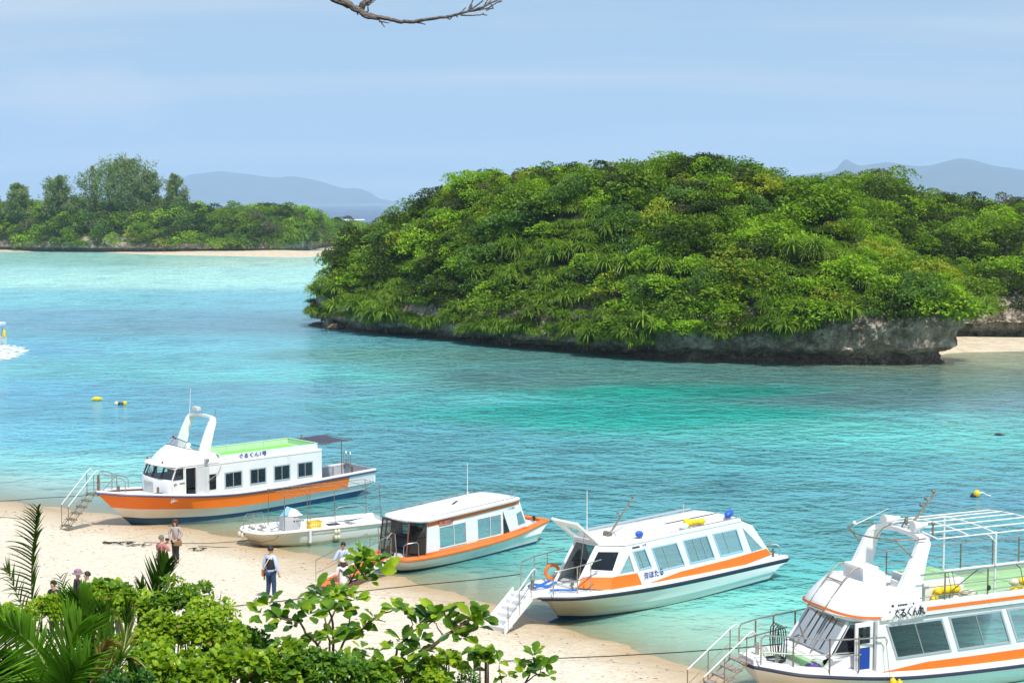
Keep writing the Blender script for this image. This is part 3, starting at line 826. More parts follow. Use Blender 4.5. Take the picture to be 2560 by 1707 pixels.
# a few skyline trees with grey domed crowns
def pick_rear(p, u, t, r):
    q = r.random() * .8 + .35 * (.5 + .5 * noise.noise(Vector((p.x * .1, p.y * .1, 7))))
    mt = 'dark' if q < .42 else 'mid' if q < .85 else 'bright' if q < 1.05 else 'yellow'  # darker leaf colours picked more often, standing in for the headland's deeper shading
    if t > .85 and r.random() < .3: mt = 'grey'
    return 'c', mt, 1.1
pts = scatter(rear_s, 4200, lambda u, t: 2.0, 1.15, 5)
rnd.shuffle(pts)
o = plant(pts, 'the rear headland', 1.25, 40, 'headland_thicket', pick_rear, lambda u: ['left part of', 'middle of', 'right part of'][min(2, int(u * 3))], tn_main, seed=8)
if o: tag(o, 'dense mass of green bushes covering the headland behind the big island', 'bushes', kind='stuff')
def pick_islet(p, u, t, r):
    q = r.random() * .9 + .3 * (.5 + .5 * noise.noise(Vector((p.x * .05, p.y * .05, 3))))
    if t < .5 and r.random() < .12: return 'p', 'pand', 1.1
    mt = 'dark' if q < .38 else 'blue' if q < .5 else 'mid' if q < .88 else 'bright' if q < 1.0 else 'yellow'
    if r.random() < .07: mt = 'grey'
    return 'c', mt, 1.0
pts = scatter(islet_s, 3600, lambda u, t: 2.7, 1.1, 6, -.1)
rnd.shuffle(pts)
o = plant(pts, 'the distant islet', 2.25, 28, 'islet_thicket', pick_islet, lambda u: ['left end of', 'left half of', 'right half of', 'right end of'][min(3, int(u * 4))], tn_main, seed=9)
if o: tag(o, 'dense mass of green bushes covering the distant low islet', 'bushes', kind='stuff')

# casuarina trees standing above the islet's bushes
CAS = [(-18, 470, 452, 2.6, 'grey-green feathery tree cut by the left edge above the distant islet'), (46, 472, 426, 3.2, 'small pointed casuarina second from the left on the distant islet'),
 (130, 478, 411, 4.2, 'broad pale feathery casuarina left of the thin tree on the distant islet'), (207, 476, 386, 4.6, 'thin open-crowned casuarina left of the tallest tree on the distant islet'),
 (268, 474, 376, 6.5, 'left half of the tallest pair of dense casuarinas on the distant islet'), (312, 474, 372, 6.5, 'tallest dense casuarina on the distant islet'), (336, 476, 402, 3.6, 'lower casuarina against the right side of the tallest tree on the distant islet'),
 (412, 474, 405, 3.4, 'lone wind-bent casuarina right of the tallest trees on the distant islet')]
for i, (px, by, ty, rad, lab) in enumerate(CAS):
    D = 452.0; b = atD(px * K, (by + 8) * K, D); t = atD(px * K, ty * K, D); h = t.z - b.z
    e = empty('casuarina_tree', (b.x, b.y, b.z - 3), 0, lab, 'tree', 'casuarina trees on the distant islet')
    wd, nd = casuarina_mb(50 + i, h + 3, rad * (1.25 if i in (2, 4, 5, 6) else 1.1), 1.0 if i == 3 else 2.0, base=.05)
    wd.build('trunk', m_bark, e); nd.build('crown', LM['cas'], e)

# ------------------------------------------------------------------ distant mountains
m_mt = mat('far_forest', (.035, .055, .04), .95, noise_amt=.4, noise_scale=.004)
def range_(name, prof, D, label):
    mb = MB(); rows = []
    n = 140
    for i in range(n + 1):
        px = prof[0][0] + (prof[-1][0] - prof[0][0]) * i / n
        py = smooth_interp(prof, px)
        r_ = px_ray(px * K, py * K); ax = r_[0] / r_[1]
        zc = max(2, EYE + r_[2] * D / r_[1])
        row = []
        for t in np.linspace(0, 1, 9):
            dd = D - 1300 * (1 - t); z = zc * (math.sin(t * math.pi / 2) ** 1.1)
            z += 22 * noise.noise(Vector((ax * D * .0026, t * 5, 0))) * math.sin(t * math.pi) * (zc / 200)
            row.append((ax * dd, dd, z - 8 * (t == 0)))
        row.append((ax * (D + 1300), D + 1300, -8))
        rows.append(row)
    mb.loft(rows); o = mb.build(name, m_mt, smooth=True); tag(o, kind='structure'); return o
range_('far_mountain_range', [(380, 462), (410, 420), (430, 404), (460, 399), (500, 394), (530, 396), (560, 399), (580, 401), (600, 405), (640, 408), (665, 405), (690, 408), (720, 414), (760, 425), (790, 433), (820, 433), (845, 440), (870, 455), (900, 461), (950, 464), (1010, 467)], 15000, '')
range_('far_mountain_ridge', [(1790, 440), (1820, 408), (1860, 400), (1895, 396), (1920, 388), (1932, 374), (1943, 366), (1956, 373), (1975, 380), (1990, 379), (2010, 376), (2040, 373), (2075, 378), (2110, 382), (2140, 380), (2170, 372), (2205, 364), (2240, 369), (2280, 380), (2320, 386), (2352, 391), (2420, 400), (2520, 430)], 12000, '')

# air: pale even haze round everything
hz = MB(); hz.box((0, 8700, 396), (52000, 21000, 800))
hm, nt, N, L = node_mat('sea_haze')
o_ = N('ShaderNodeOutputMaterial'); pv = N('ShaderNodeVolumePrincipled'); pv.inputs['Color'].default_value = (.60, .80, .96, 1); pv.inputs['Density'].default_value = HAZE if 'HAZE' in globals() else 1.0e-4
pv.inputs['Anisotropy'].default_value = 0.0
L(pv.outputs[0], o_.inputs['Volume'])
hazeo = hz.build('haze', hm); tag(hazeo, 'thin pale sea haze', None, kind='stuff')
# ------------------------------------------------------------------ boat materials
WH = (.80, .81, .81)
m_white = mat('gelcoat_white', WH, .32, noise_amt=.06, noise_scale=1.5, dirt=((.48, .36, .22), .55, .80, .55), coat=.2)
m_whiteclean = mat('gelcoat_white_clean', (.82, .83, .84), .35, noise_amt=.05, noise_scale=2, dirt=((.50, .42, .30), .60, .85, .4), coat=.2)
m_cream = mat('gelcoat_stained', (.70, .64, .50), .4, noise_amt=.18, noise_scale=1.2, dirt=((.45, .33, .14), .48, .75, .6))
m_grey = mat('painted_grey', (.46, .48, .52), .6, noise_amt=.15, noise_scale=5)
m_lgrey = mat('painted_light_grey', (.62, .63, .64), .55, noise_amt=.1, noise_scale=4)
m_orange = mat('orange_paint', (.92, .19, .005), .4, noise_amt=.10, noise_scale=1.6, dirt=((.75, .42, .22), .62, .82, .4), coat=.1)
m_orange2 = mat('orange_paint_faded', (.80, .20, .035), .5, noise_amt=.18, noise_scale=2)
m_blueboot = mat('antifouling_blue', (.008, .075, .19), .55, noise_amt=.45, noise_scale=1.6, dirt=((.02, .09, .10), .5, .7, .8))
m_navy = mat('navy_rubber', (.018, .028, .07), .5, noise_amt=.3, noise_scale=4)
m_dkblue = mat('navy_line', (.035, .05, .17), .5, noise_amt=.4, noise_scale=3)
m_steel = mat('stainless_steel', (.55, .53, .50), .3, metal=.9, noise_amt=.35, noise_scale=7)
m_rusty = mat('rust_streaked_steel', (.33, .27, .20), .5, metal=.6, noise_amt=.5, noise_scale=9)
m_galv = mat('painted_white_pipe', (.80, .81, .82), .4, noise_amt=.08)
m_black = mat('black_frame', (.02, .02, .022), .45)
m_blackrope = mat('dark_rope', (.03, .03, .028), .9, noise_amt=.4, noise_scale=40)
m_rope = mat('pale_rope', (.35, .32, .26), .9, noise_amt=.3, noise_scale=40)
m_green1 = mat('deck_green', (.19, .62, .10), .55, noise_amt=.1, noise_scale=2)
m_green2 = mat('pale_green_panel', (.55, .74, .52), .5, noise_amt=.08, noise_scale=2)
m_green3 = mat('faded_green_deck', (.33, .55, .27), .65, noise_amt=.14, noise_scale=2)
m_awn = mat('navy_grey_canvas', (.055, .062, .095), .9, noise_amt=.25, noise_scale=10)
m_yellow = mat('yellow_float', (.85, .60, .01), .42, noise_amt=.15, noise_scale=6)
m_blueflt = mat('blue_float', (.03, .11, .55), .4, noise_amt=.2, noise_scale=6)
m_whflt = mat('cream_float', (.72, .68, .52), .6, noise_amt=.25, noise_scale=8)
m_alu = mat('aluminium', (.56, .60, .63), .4, metal=.55, noise_amt=.1)
m_dint = mat('dark_interior', (.045, .045, .048), .8)
m_seat = mat('blue_grey_seat', (.10, .13, .19), .7)
m_brown = mat('brown_board', (.16, .06, .03), .6)
m_ltblue = mat('light_blue_cloth', (.25, .50, .72), .8, noise_amt=.1)
m_cloth = mat('grey_white_tarp', (.58, .60, .62), .85, noise_amt=.2, noise_scale=2.5, bump=1.2, bump_scale=5)
m_red = mat('red_plastic', (.35, .01, .015), .4)
m_text_b = mat('lettering_blue', (.04, .07, .32), .6)
m_text_k = mat('lettering_black', (.012, .012, .014), .6)
m_text_r = mat('lettering_red', (.45, .03, .10), .6)
m_deepblue = mat('door_blue', (.005, .055, .36), .5, noise_amt=.1)
m_ltframe = mat('pale_blue_frame', (.38, .60, .80), .5)
m_purple = mat('purple_cloth', (.14, .07, .28), .9, noise_amt=.3, noise_scale=12)
m_pipe_bl = mat('blue_hose', (.02, .14, .50), .5)

def hull_mat(name, x0, x1, z0, z1, col=(.52, .43, .24)):
    """white hull paint, yellowed and weedy towards the forefoot and the waterline (wear that belongs to the hull)"""
    m = mat(name, WH, .35, noise_amt=.05, noise_scale=1.5, coat=.15); nt = m.node_tree; b = nt.nodes['Principled BSDF']
    N = nt.nodes.new; L = nt.links.new
    tc = N('ShaderNodeTexCoord'); sp = N('ShaderNodeSeparateXYZ'); L(tc.outputs['Object'], sp.inputs[0])
    n = N('ShaderNodeTexNoise'); n.inputs['Scale'].default_value = 1.6; n.inputs['Detail'].default_value = 7; L(tc.outputs['Object'], n.inputs['Vector'])
    a = N('ShaderNodeMapRange'); a.inputs['From Min'].default_value = x0; a.inputs['From Max'].default_value = x1; L(sp.outputs['X'], a.inputs['Value'])
    c = N('ShaderNodeMapRange'); c.inputs['From Min'].default_value = z1; c.inputs['From Max'].default_value = z0; L(sp.outputs['Z'], c.inputs['Value'])
    k = N('ShaderNodeMath'); k.operation = 'MULTIPLY'; L(a.outputs[0], k.inputs[0]); L(c.outputs[0], k.inputs[1])
    c2 = N('ShaderNodeMapRange'); c2.inputs['From Min'].default_value = z0 * .55; c2.inputs['From Max'].default_value = z0 * .2; c2.inputs['To Max'].default_value = .6; L(sp.outputs['Z'], c2.inputs['Value'])
    k2 = N('ShaderNodeMath'); k2.operation = 'MAXIMUM'; L(k.outputs[0], k2.inputs[0]); L(c2.outputs[0], k2.inputs[1])
    k3 = N('ShaderNodeMath'); k3.operation = 'MULTIPLY'; L(k2.outputs[0], k3.inputs[0])
    r = N('ShaderNodeMapRange'); r.inputs['From Min'].default_value = .3; r.inputs['From Max'].default_value = .6; r.inputs['To Min'].default_value = .55; L(n.outputs['Fac'], r.inputs['Value']); L(r.outputs[0], k3.inputs[1])
    mx = N('ShaderNodeMix'); mx.data_type = 'RGBA'; L(k3.outputs[0], mx.inputs[0])
    old = b.inputs['Base Color'].links[0].from_socket; L(old, mx.inputs[6]); mx.inputs[7].default_value = (*col, 1); L(mx.outputs[2], b.inputs['Base Color'])
    return m
def glass_mat(name, tint, refl=1.0):
    m, nt, N, L = node_mat(name)
    o = N('ShaderNodeOutputMaterial'); t = N('ShaderNodeBsdfTransparent'); t.inputs[0].default_value = (*tint, 1)
    g = N('ShaderNodeBsdfGlossy'); g.inputs['Roughness'].default_value = .02; f = N('ShaderNodeFresnel'); f.inputs['IOR'].default_value = 1.5
    mu = N('ShaderNodeMath'); mu.operation = 'MULTIPLY_ADD'; mu.inputs[1].default_value = refl; mu.inputs[2].default_value = .03; mu.use_clamp = True; L(f.outputs[0], mu.inputs[0])
    ms = N('ShaderNodeMixShader'); L(mu.outputs[0], ms.inputs[0]); L(t.outputs[0], ms.inputs[1]); L(g.outputs[0], ms.inputs[2]); L(ms.outputs[0], o.inputs[0])
    return m
m_glass = glass_mat('dim_cabin_glass', (.27, .29, .31), .8)  # grey tint deepened to stand in for the dark cabins behind
m_glassc = glass_mat('clear_glass', (.78, .84, .86), 1.4)
m_glassd = glass_mat('dark_glass', (.16, .17, .18), 1.2)

def part(name, m, parent, fn, smooth=False, label=None):
    mb = MB(); fn(mb); return mb.build(name, m, parent, smooth=smooth, label=label)
def rail(parent, pts, r=.018, m=None, name='handrail', n=6, label=None):
    mb = MB(); mb.tube(pts, r, n); return mb.build(name, m or m_steel, parent, smooth=True, label=label)
def lerp(a, b, t): return a + (b - a) * t

def hull(parent, tabs, xs, mats_, name='hull', cap_aft=True, label=None):
    """tabs: list of lines from keel to gunwale, each a pair of tables (x->y, x->z) over a shared station parameter s.
    Each line: list of (s, x, y, z)."""
    mb = MB(); rings = []
    for s in xs:
        port = []
        for ln in tabs:
            port.append(tuple(smooth_interp([(q[0], q[k]) for q in ln], s) for k in (1, 2, 3)))
        star = [(p[0], -p[1], p[2]) for p in port]
        rings.append((port, star))
    n = len(tabs)
    mis = mats_[0]
    mb.loft([r_[0] for r_ in rings], mis=mis + [mis[-1]])
    b0 = len(mb.f)
    mb.loft([r_[1][::-1] for r_ in rings], mis=(mis[::-1] + [mis[-1]]))
    if cap_aft:
        a, c = rings[-1]
        k = len(mb.v); mb.v += a + c
        for j in range(n - 1):
            mb.f.append((k + j, k + n + j, k + n + j + 1, k + j + 1)); mb.m.append(mis[j])
    a, c = rings[0]          # stem cap joins the two sides
    k = len(mb.v); mb.v += a + c
    for j in range(n - 1):
        mb.f.append((k + j, k + j + 1, k + n + j + 1, k + n + j)); mb.m.append(mis[j])
    return mb.build(name, mats_[1], parent, smooth=40, label=label), rings

def txt(parent, s, size, loc, u, v, m, name='lettering', extr=.004, xs=1.0, bold=0.0, align='LEFT'):
    """flat lettering: u = reading direction, v = up"""
    cu = bpy.data.curves.new('t', 'FONT'); cu.body = s; cu.size = size; cu.extrude = extr; cu.align_x = align; cu.offset = bold
    cu.resolution_u = 3
    to = bpy.data.objects.new('t', cu); COL.objects.link(to)
    bpy.context.view_layer.update()
    me = bpy.data.meshes.new_from_object(to.evaluated_get(bpy.context.evaluated_depsgraph_get()))
    bpy.data.objects.remove(to); bpy.data.curves.remove(cu)
    u = Vector(u).normalized(); v = Vector(v).normalized(); w_ = u.cross(v).normalized()
    M = Matrix(((u.x * xs, v.x, w_.x, loc[0]), (u.y * xs, v.y, w_.y, loc[1]), (u.z * xs, v.z, w_.z, loc[2]), (0, 0, 0, 1)))
    me.transform(M); me.materials.clear(); me.materials.append(m); me.name = name
    o = bpy.data.objects.new(name, me); COL.objects.link(o)
    if parent: o.parent = parent
    return o

def window(parent, corners, outward, glass, frame_m, fw=.035, mull=None, sill=0, name='window'):
    """corners: 4 points (tl, tr, br, bl as seen) in the wall's plane; frame ring + pane(s) + mullion as sub-parts"""
    c = [Vector(p) for p in corners]; n = Vector(outward).normalized()
    mb = MB(); cen = sum(c, Vector()) / 4
    inn = []
    for i in range(4):
        a, b, d = c[i], c[(i + 1) % 4], c[i - 1]
        e1 = (b - a).normalized(); e2 = (d - a).normalized()
        sn = max(.3, e1.cross(e2).length)
        inn.append(a + (e1 + e2) * fw / sn)
    outl = [p + n * .022 for p in c]; inl = [p + n * .022 for p in inn]; inb = [p - n * .02 for p in inn]; outb = [p - n * .002 for p in c]
    rings = [outb, outl, inl, inb]
    for i in range(3):
        A, B = rings[i], rings[i + 1]
        mb.add(A + B, [(j, (j + 1) % 4, 4 + (j + 1) % 4, 4 + j) for j in range(4)])
    fo = mb.build(name, frame_m, parent)
    pm = MB(); off = n * (-.006)
    pm.add([p + off for p in inn], [(0, 1, 2, 3)]); pm.build('pane', glass, fo)
    if mull:
        for t in mull:
            a = inn[0].lerp(inn[1], t); b = inn[3].lerp(inn[2], t)
            part('mullion', frame_m if frame_m is not m_ltframe else m_alu, fo, lambda q: q.tube([a + n * .006, b + n * .006], .016, 4))
    return fo

def floats(loc, rz, n_list, r, ln, name, label, group=None, tilt=0):
    """bunch of net floats tied together: one thing, each float a part"""
    e = empty(name, loc, rz, label, 'float', group)
    for (x, y, z, dx, dy, dz, m, sc_) in n_list:
        mb = MB(); d = Vector((dx, dy, dz)).normalized()
        M = d.to_track_quat('Z', 'Y').to_matrix()
        mb.ball((x, y, z), (r * sc_, r * sc_, ln * sc_), 12, 10, mtx=M)
        mb.tube([Vector((x, y, z)) - d * ln * sc_ * 1.12, Vector((x, y, z)) - d * ln * sc_ * .9], r * .3, 6)
        mb.tube([Vector((x, y, z)) + d * ln * sc_ * .9, Vector((x, y, z)) + d * ln * sc_ * 1.12], r * .3, 6)
        mb.build('float_body', m, e, smooth=50)
    return e

class Frame:
    """boat frame: origin on the centre line at the waterline, x forward, y to port"""
    def __init__(s, x, y, deg): s.O = Vector((x, y, 0)); s.a = R(deg)
    def w(s, x, y, z):
        c, q = math.cos(s.a), math.sin(s.a)
        return s.O + Vector((x * c - y * q, x * q + y * c, z))

# ================================================================== boat A: white tour boat with orange side band, upper deck and arch
FA = Frame(-10.91, 70.68, 223)
A = empty('tour_boat', FA.O, FA.a, 'white tour boat with orange hull band, bright green upper deck and tall mast arch', 'boat')
lines = [
 [(0, 6.65, 0, -.10), (.12, 6.2, 0, -.25), (.4, 4.0, 0, -.45), (.7, 1, 0, -.5), (1, -4.3, 0, -.35)],
 [(0, 6.75, .02, 0), (.12, 5.9, .45, .0), (.4, 3.6, 1.08, -.12), (.7, .8, 1.22, -.12), (1, -4.2, 1.0, .02)],
 [(0, 7.27, .03, .48), (.12, 6.3, .50, .36), (.4, 3.6, 1.16, .20), (.7, .8, 1.30, .19), (1, -4.6, 1.06, .30)],
 [(0, 7.68, .03, .88), (.12, 6.6, .62, .76), (.4, 3.7, 1.30, .53), (.7, .8, 1.42, .46), (1, -5.02, 1.12, .58)],
 [(0, 7.74, .05, .93), (.12, 6.65, .66, .80), (.4, 3.72, 1.36, .57), (.7, .8, 1.48, .50), (1, -5.04, 1.16, .61)],
 [(0, 8.40, .05, 1.60), (.12, 7.1, .88, 1.44), (.4, 3.9, 1.44, 1.09), (.7, .8, 1.52, 1.00), (1, -5.16, 1.18, 1.10)],
 [(0, 8.44, .05, 1.67), (.12, 7.12, .90, 1.51), (.4, 3.9, 1.46, 1.16), (.7, .8, 1.54, 1.07), (1, -5.20, 1.20, 1.17)],
]
SS = [i / 40 for i in range(41)]
hA, rA = hull(A, lines, SS, ([2, 2, 1, 1, 3, 1], [m_white, hull_mat('hull_paint_left_boat', 3.0, 7.5, .3, 1.1, (.62, .48, .30)), m_blueboot, m_orange]))
# stern part of the band is white: slanted end
me = hA.data
for p in me.polygons:
    if p.material_index == 3 and p.center.x < -3.5 - (1.1 - p.center.z) * 1.1: p.material_index = 1
sheer = [r_[0][-1] for r_ in rA]
def sheerA(x, dz=0, dy=0):
    tab = sorted((p[0], p[1], p[2]) for p in sheer)
    return (x, interp([(p[0], p[1]) for p in tab], x) + dy, interp([(p[0], p[2]) for p in tab], x) + dz)
part('rub_strake', m_dkblue, A, lambda q: [q.tube([(p[0], sg * (p[1] + .01), p[2] - .06) for p in sheer], .035, 5) for sg in (1, -1)], True)
def capA(q):
    for sg in (1, -1):
        rows = [[(p[0], sg * p[1], p[2]), (p[0], sg * (p[1] - .02), p[2] + .05), (p[0] - .0, sg * max(.01, p[1] - .17), p[2] + .05), (p[0], sg * max(.0, p[1] - .17), p[2] - .02)] for p in sheer]
        q.loft(rows if sg > 0 else [r_[::-1] for r_ in rows])
part('gunwale', m_whiteclean, A, capA, 40)
# bow deck, side deck, stern cockpit
def deckA(q):
    rows = [[(p[0], max(0, p[1] - .1), p[2] - .1), (p[0], 0, p[2] - .06), (p[0], -max(0, p[1] - .1), p[2] - .1)] for p in sheer if p[0] > -2.2]
    q.loft(rows)
part('deck', m_lgrey, A, deckA)
def cockA(q):
    st = [p for p in sheer if p[0] <= -1.9]
    q.loft([[(p[0], p[1] - .15, p[2] + .02), (p[0], p[1] - .18, .62), (p[0], -p[1] + .18, .62), (p[0], -p[1] + .15, p[2] + .02)] for p in st])
    p = st[-1]; q.box((p[0] + .1, 0, p[2] - .2), (.06, 2 * p[1] - .3, .55))
    for x in (-2.9, -3.7, -4.4):
        for sg in (1, -1): y = sheerA(x)[1]; q.box((x, sg * (y - .2), .86), (.05, .12, .5))
part('cockpit_lining', m_grey, A, cockA)
part('transom', m_whiteclean, A, lambda q: q.rbox((-5.14, 0, .88), (.1, 2.3, .62), .03))
# cabin: side walls with real window and door openings
wA = [(3.00, 2.17), (1.72, .93), (.47, -.34), (-.79, -1.57)]
def wallA(q):
    outl = [(-2.1, .95), (5.58, 1.05), (5.60, 1.93), (5.38, 2.47), (-2.1, 2.47)]
    holes = [[(a, 1.96), (a, 1.35), (b, 1.35), (b, 1.96)] for a, b in wA] + [[(3.79, 1.99), (3.79, 1.34), (3.46, 1.34), (3.46, 1.99)]]
    pholes = holes + [[(4.95, 2.40), (4.95, 1.16), (4.45, 1.16), (4.45, 2.40)], [(5.52, 1.97), (5.08, 1.97), (5.08, 2.40), (5.36, 2.40)]]
    q.panel(outl, pholes, lambda a, b: (a, 1.2, b), (0, -.05, 0))
    q.panel(outl, holes[:4] + pholes[-1:] + [[(4.9, 2.35), (4.9, 1.9), (4.4, 1.9), (4.4, 2.35)]], lambda a, b: (a, -1.2, b), (0, .05, 0))
    q.box((-2.08, 0, 1.75), (.05, 2.36, 1.42))
part('cabin_wall', m_white, A, wallA)
part('cabin_floor', m_dint, A, lambda q: q.box((1.7, 0, 1.02), (7.4, 2.3, .04)))
for a, b in wA:
    window(A, [(a + .03, 1.2, 1.99), (b - .03, 1.2, 1.99), (b - .03, 1.2, 1.30), (a + .03, 1.2, 1.30)], (0, 1, 0), m_glass, m_alu, .05, [.5])
    window(A, [(b, -1.2, 1.96), (a, -1.2, 1.96), (a, -1.2, 1.35), (b, -1.2, 1.35)], (0, -1, 0), m_glassc, m_alu, .04, [.5])
window(A, [(3.79, 1.2, 1.99), (3.46, 1.2, 1.99), (3.46, 1.2, 1.34), (3.79, 1.2, 1.34)], (0, 1, 0), m_glassd, m_black, .02)
def seatsA(q):
    for x in (2.6, 1.5, .4, -.7):
        for y in (.7, -.7): q.rbox((x, y, 1.28), (.42, .7, .12)); q.rbox((x - .2, y, 1.5), (.08, .7, .45))
part('seat_row', m_seat, A, seatsA)
part('inner_post', m_brown, A, lambda q: q.box((.35, .2, 1.7), (.12, .3, 1.4)))
# wheelhouse front
def frontA(q):
    lo = [(5.6, 1.2), (5.74, .8), (5.84, 0), (5.84, -.6), (5.72, -1.0), (5.6, -1.2)]
    q.loft([[(x, y, 1.0) for x, y in lo], [(x, y, 1.88) for x, y in lo], [(x - .04, y, 1.95) for x, y in lo]])
    q.loft([[(x - .04, y, 1.95) for x, y in lo], [(x - .14, y * .95, 1.95) for x, y in lo]])
part('front_wall', m_whiteclean, A, frontA, 30)
part('front_locker_door', m_lgrey, A, lambda q: (q.rbox((5.83, -.28, 1.45), (.03, .78, .66), .02), q.tube([(5.86, .05, 1.82), (5.88, -.3, 1.83), (5.86, -.6, 1.82)], .012, 5)))
WF = [(5.56, 1.18), (5.76, .55), (5.80, -.1), (5.72, -.72), (5.56, -1.18)]
for (x0, y0), (x1, y1) in zip(WF, WF[1:]):
    bk = .24
    n_ = Vector((y0 - y1, x1 - x0, .3))
    window(A, [(x0 - bk, y0 * .97, 2.45), (x1 - bk, y1 * .97, 2.45), (x1, y1, 1.96), (x0, y0, 1.96)], n_, m_glassc, m_black, .035, name='windscreen')
window(A, [(5.36, 1.2, 2.42), (5.06, 1.2, 2.42), (5.06, 1.2, 1.95), (5.54, 1.2, 1.95)], (0, 1, 0), m_glassc, m_black, .03)
def wiperA(q):
    c = Vector((5.72, -.38, 2.2)); 
    for k in range(16):
        a, b = k / 16 * 6.283, (k + 1) / 16 * 6.283
        q.tube([c + Vector((0, math.cos(a) * .15, math.sin(a) * .15)), c + Vector((0, math.cos(b) * .15, math.sin(b) * .15))], .012, 4)
    q.ball(c, .04, 6, 5)
    for k in range(6): a = k * 1.047; q.tube([c, c + Vector((0, math.cos(a) * .15, math.sin(a) * .15))], .007, 3)
part('fan', m_steel, A, wiperA)
# roof brim and cowl
def brimA(q):
    pl = [(3.3, 1.22), (5.0, 1.24), (5.42, 1.2), (5.66, .8), (5.76, 0), (5.66, -.8), (5.42, -1.2), (5.0, -1.24), (3.3, -1.22)]
    q.loft([[(x, y, 2.45) for x, y in pl], [(x + .05, y * 1.01, 2.50) for x, y in pl], [(x, y * .97, 2.55) for x, y in pl], [(x * .5 + 2, y * .3, 2.56) for x, y in pl]])
    q.loft([[(x, y, 2.45) for x, y in pl], [(x * .5 + 2, y * .3, 2.45) for x, y in pl]][::-1])
part('roof_brim', m_whiteclean, A, brimA, 30)
cowlL = [(3.1, 1.14), (4.2, 1.16), (5.1, 1.12), (5.45, .75), (5.58, 0), (5.45, -.75), (5.1, -1.12), (4.2, -1.16), (3.1, -1.14)]
cowlU = [(3.35, 1.02, 2.84), (4.16, .98, 3.02), (4.6, .80, 3.13), (4.86, .45, 3.22), (4.95, 0, 3.26), (4.86, -.45, 3.22), (4.6, -.80, 3.13), (4.16, -.98, 3.02), (3.35, -1.02, 2.84)]
def dense(pl, n=4):
    out = []
    for i in range(len(pl) - 1):
        for k in range(n):
            s = i + k / n
            out.append(tuple(smooth_interp([(j, p[c]) for j, p in enumerate(pl)], s) for c in range(len(pl[0]))))
    out.append(pl[-1]); return out
def cowlAf(q):
    lo = dense([(x, y, 2.53) for x, y in cowlL]); up = dense(cowlU)
    rows = []
    for t in (0, .25, .5, .75, .95, 1.0):
        bul = .10 * math.sin(t * math.pi)
        rows.append([(lerp(a[0], b[0], t) + bul, lerp(a[1], b[1], t) * (1 + .02 * math.sin(t * math.pi)), lerp(a[2], b[2], t)) for a, b in zip(lo, up)])
    rows.append([(b[0] - .07, b[1] * .93, b[2] - .01) for b in up]); rows.append([(b[0] - .1, b[1] * .92, b[2] - .35) for b in up])
    q.loft(rows)
    q.box((3.15, 0, 2.62), (.06, 2.1, .3))
part('cowl', m_whiteclean, A, cowlAf, 40)
def wsA(q):
    up = dense(cowlU[1:-1], 3)
    q.loft([[(b[0], b[1], b[2]) for b in up], [(b[0] - .22, b[1] * .97, b[2] + .12 + .16 * (1 - (b[1]) ** 2)) for b in up]])
wsg = part('flybridge_screen', m_glassc, A, wsA)
up = dense(cowlU[1:-1], 3); tp = [(b[0] - .22, b[1] * .97, b[2] + .12 + .16 * (1 - (b[1]) ** 2)) for b in up]
part('screen_frame', m_black, wsg, lambda q: [q.tube(tp, .016, 4), q.tube(up, .016, 4)] + [q.tube([up[i], tp[i]], .014, 4) for i in (0, 4, 9, 14, 18)])
# mast arch
def archA(q):
    for sg in (1, -1):
        prof = [((3.95, 1.02, 2.75), .62, .10), ((3.80, 1.0, 3.2), .50, .09), ((3.58, .97, 3.8), .40, .09), ((3.40, .94, 4.22), .34, .09), ((3.34, .86, 4.38), .32, .08), ((3.32, .6, 4.43), .31, .07), ((3.31, 0, 4.46), .30, .07)]
        rows = []
        for (c, wd, th) in prof:
            x, y, z = c; y *= sg
            t_up = z < 4.3
            if t_up: rows.append([(x + wd * .5, y - sg * th, z), (x + wd * .5, y, z), (x - wd * .5, y, z - .08), (x - wd * .5, y - sg * th, z - .08)])
            else: rows.append([(x + wd * .4, y, z - th * 1.6), (x + wd * .4, y, z), (x - wd * .4, y, z - .04), (x - wd * .4, y, z - th * 1.6 - .04)])
        q.loft(rows if sg > 0 else [r_[::-1] for r_ in rows], close=True)
part('mast_arch', m_whiteclean, A, archA, 40)
part('spotlight', m_lgrey, A, lambda q: (q.rbox((3.5, -.2, 4.66), (.22, .38, .17), .03), q.tube([(3.4, -.2, 4.45), (3.45, -.2, 4.6)], .03), q.box((3.62, -.28, 4.66), (.02, .1, .1), mi=0)))
part('antenna', m_galv, A, lambda q: q.tube([(3.4, -.93, 4.2), (3.3, -.95, 5.45)], [.016, .008], 5))
part('mast_light', m_steel, A, lambda q: (q.tube([(3.2, .82, 4.35), (3.18, .82, 4.62)], .022), q.ball((3.18, .82, 4.68), .045, 8, 6)))
part('signal_lamp', m_red, A, lambda q: [q.ball(p, .05, 8, 6) for p in ((5.52, .35, 2.6), (4.78, 0, 3.6), (5.4, -1.1, 2.62))])
part('searchlight', m_steel, A, lambda q: (q.tube([(4.05, 1.3, 2.62), (3.88, 1.3, 2.62)], .085, 10), q.box((3.95, 1.22, 2.55), (.1, .1, .06))))
# door leaf and doorway
part('door', m_lgrey, A, lambda q: (q.rbox((4.13, 1.245, 1.72), (.62, .035, 1.26), .02), q.box((4.0, 1.27, 1.72), (.05, .02, 1.1)), q.ball((3.86, 1.29, 1.75), .03, 6, 5)))
part('doorway_frame', m_whiteclean, A, lambda q: (q.box((4.97, 1.2, 1.76), (.05, .08, 1.3)), q.box((4.43, 1.2, 1.76), (.04, .07, 1.3)), q.box((4.7, 1.2, 2.41), (.6, .08, .05))))
part('wheel_seat', m_dint, A, lambda q: (q.rbox((4.6, .2, 1.25), (.5, .5, .12)), q.box((5.2, 0, 1.5), (.5, 1.8, .5))))
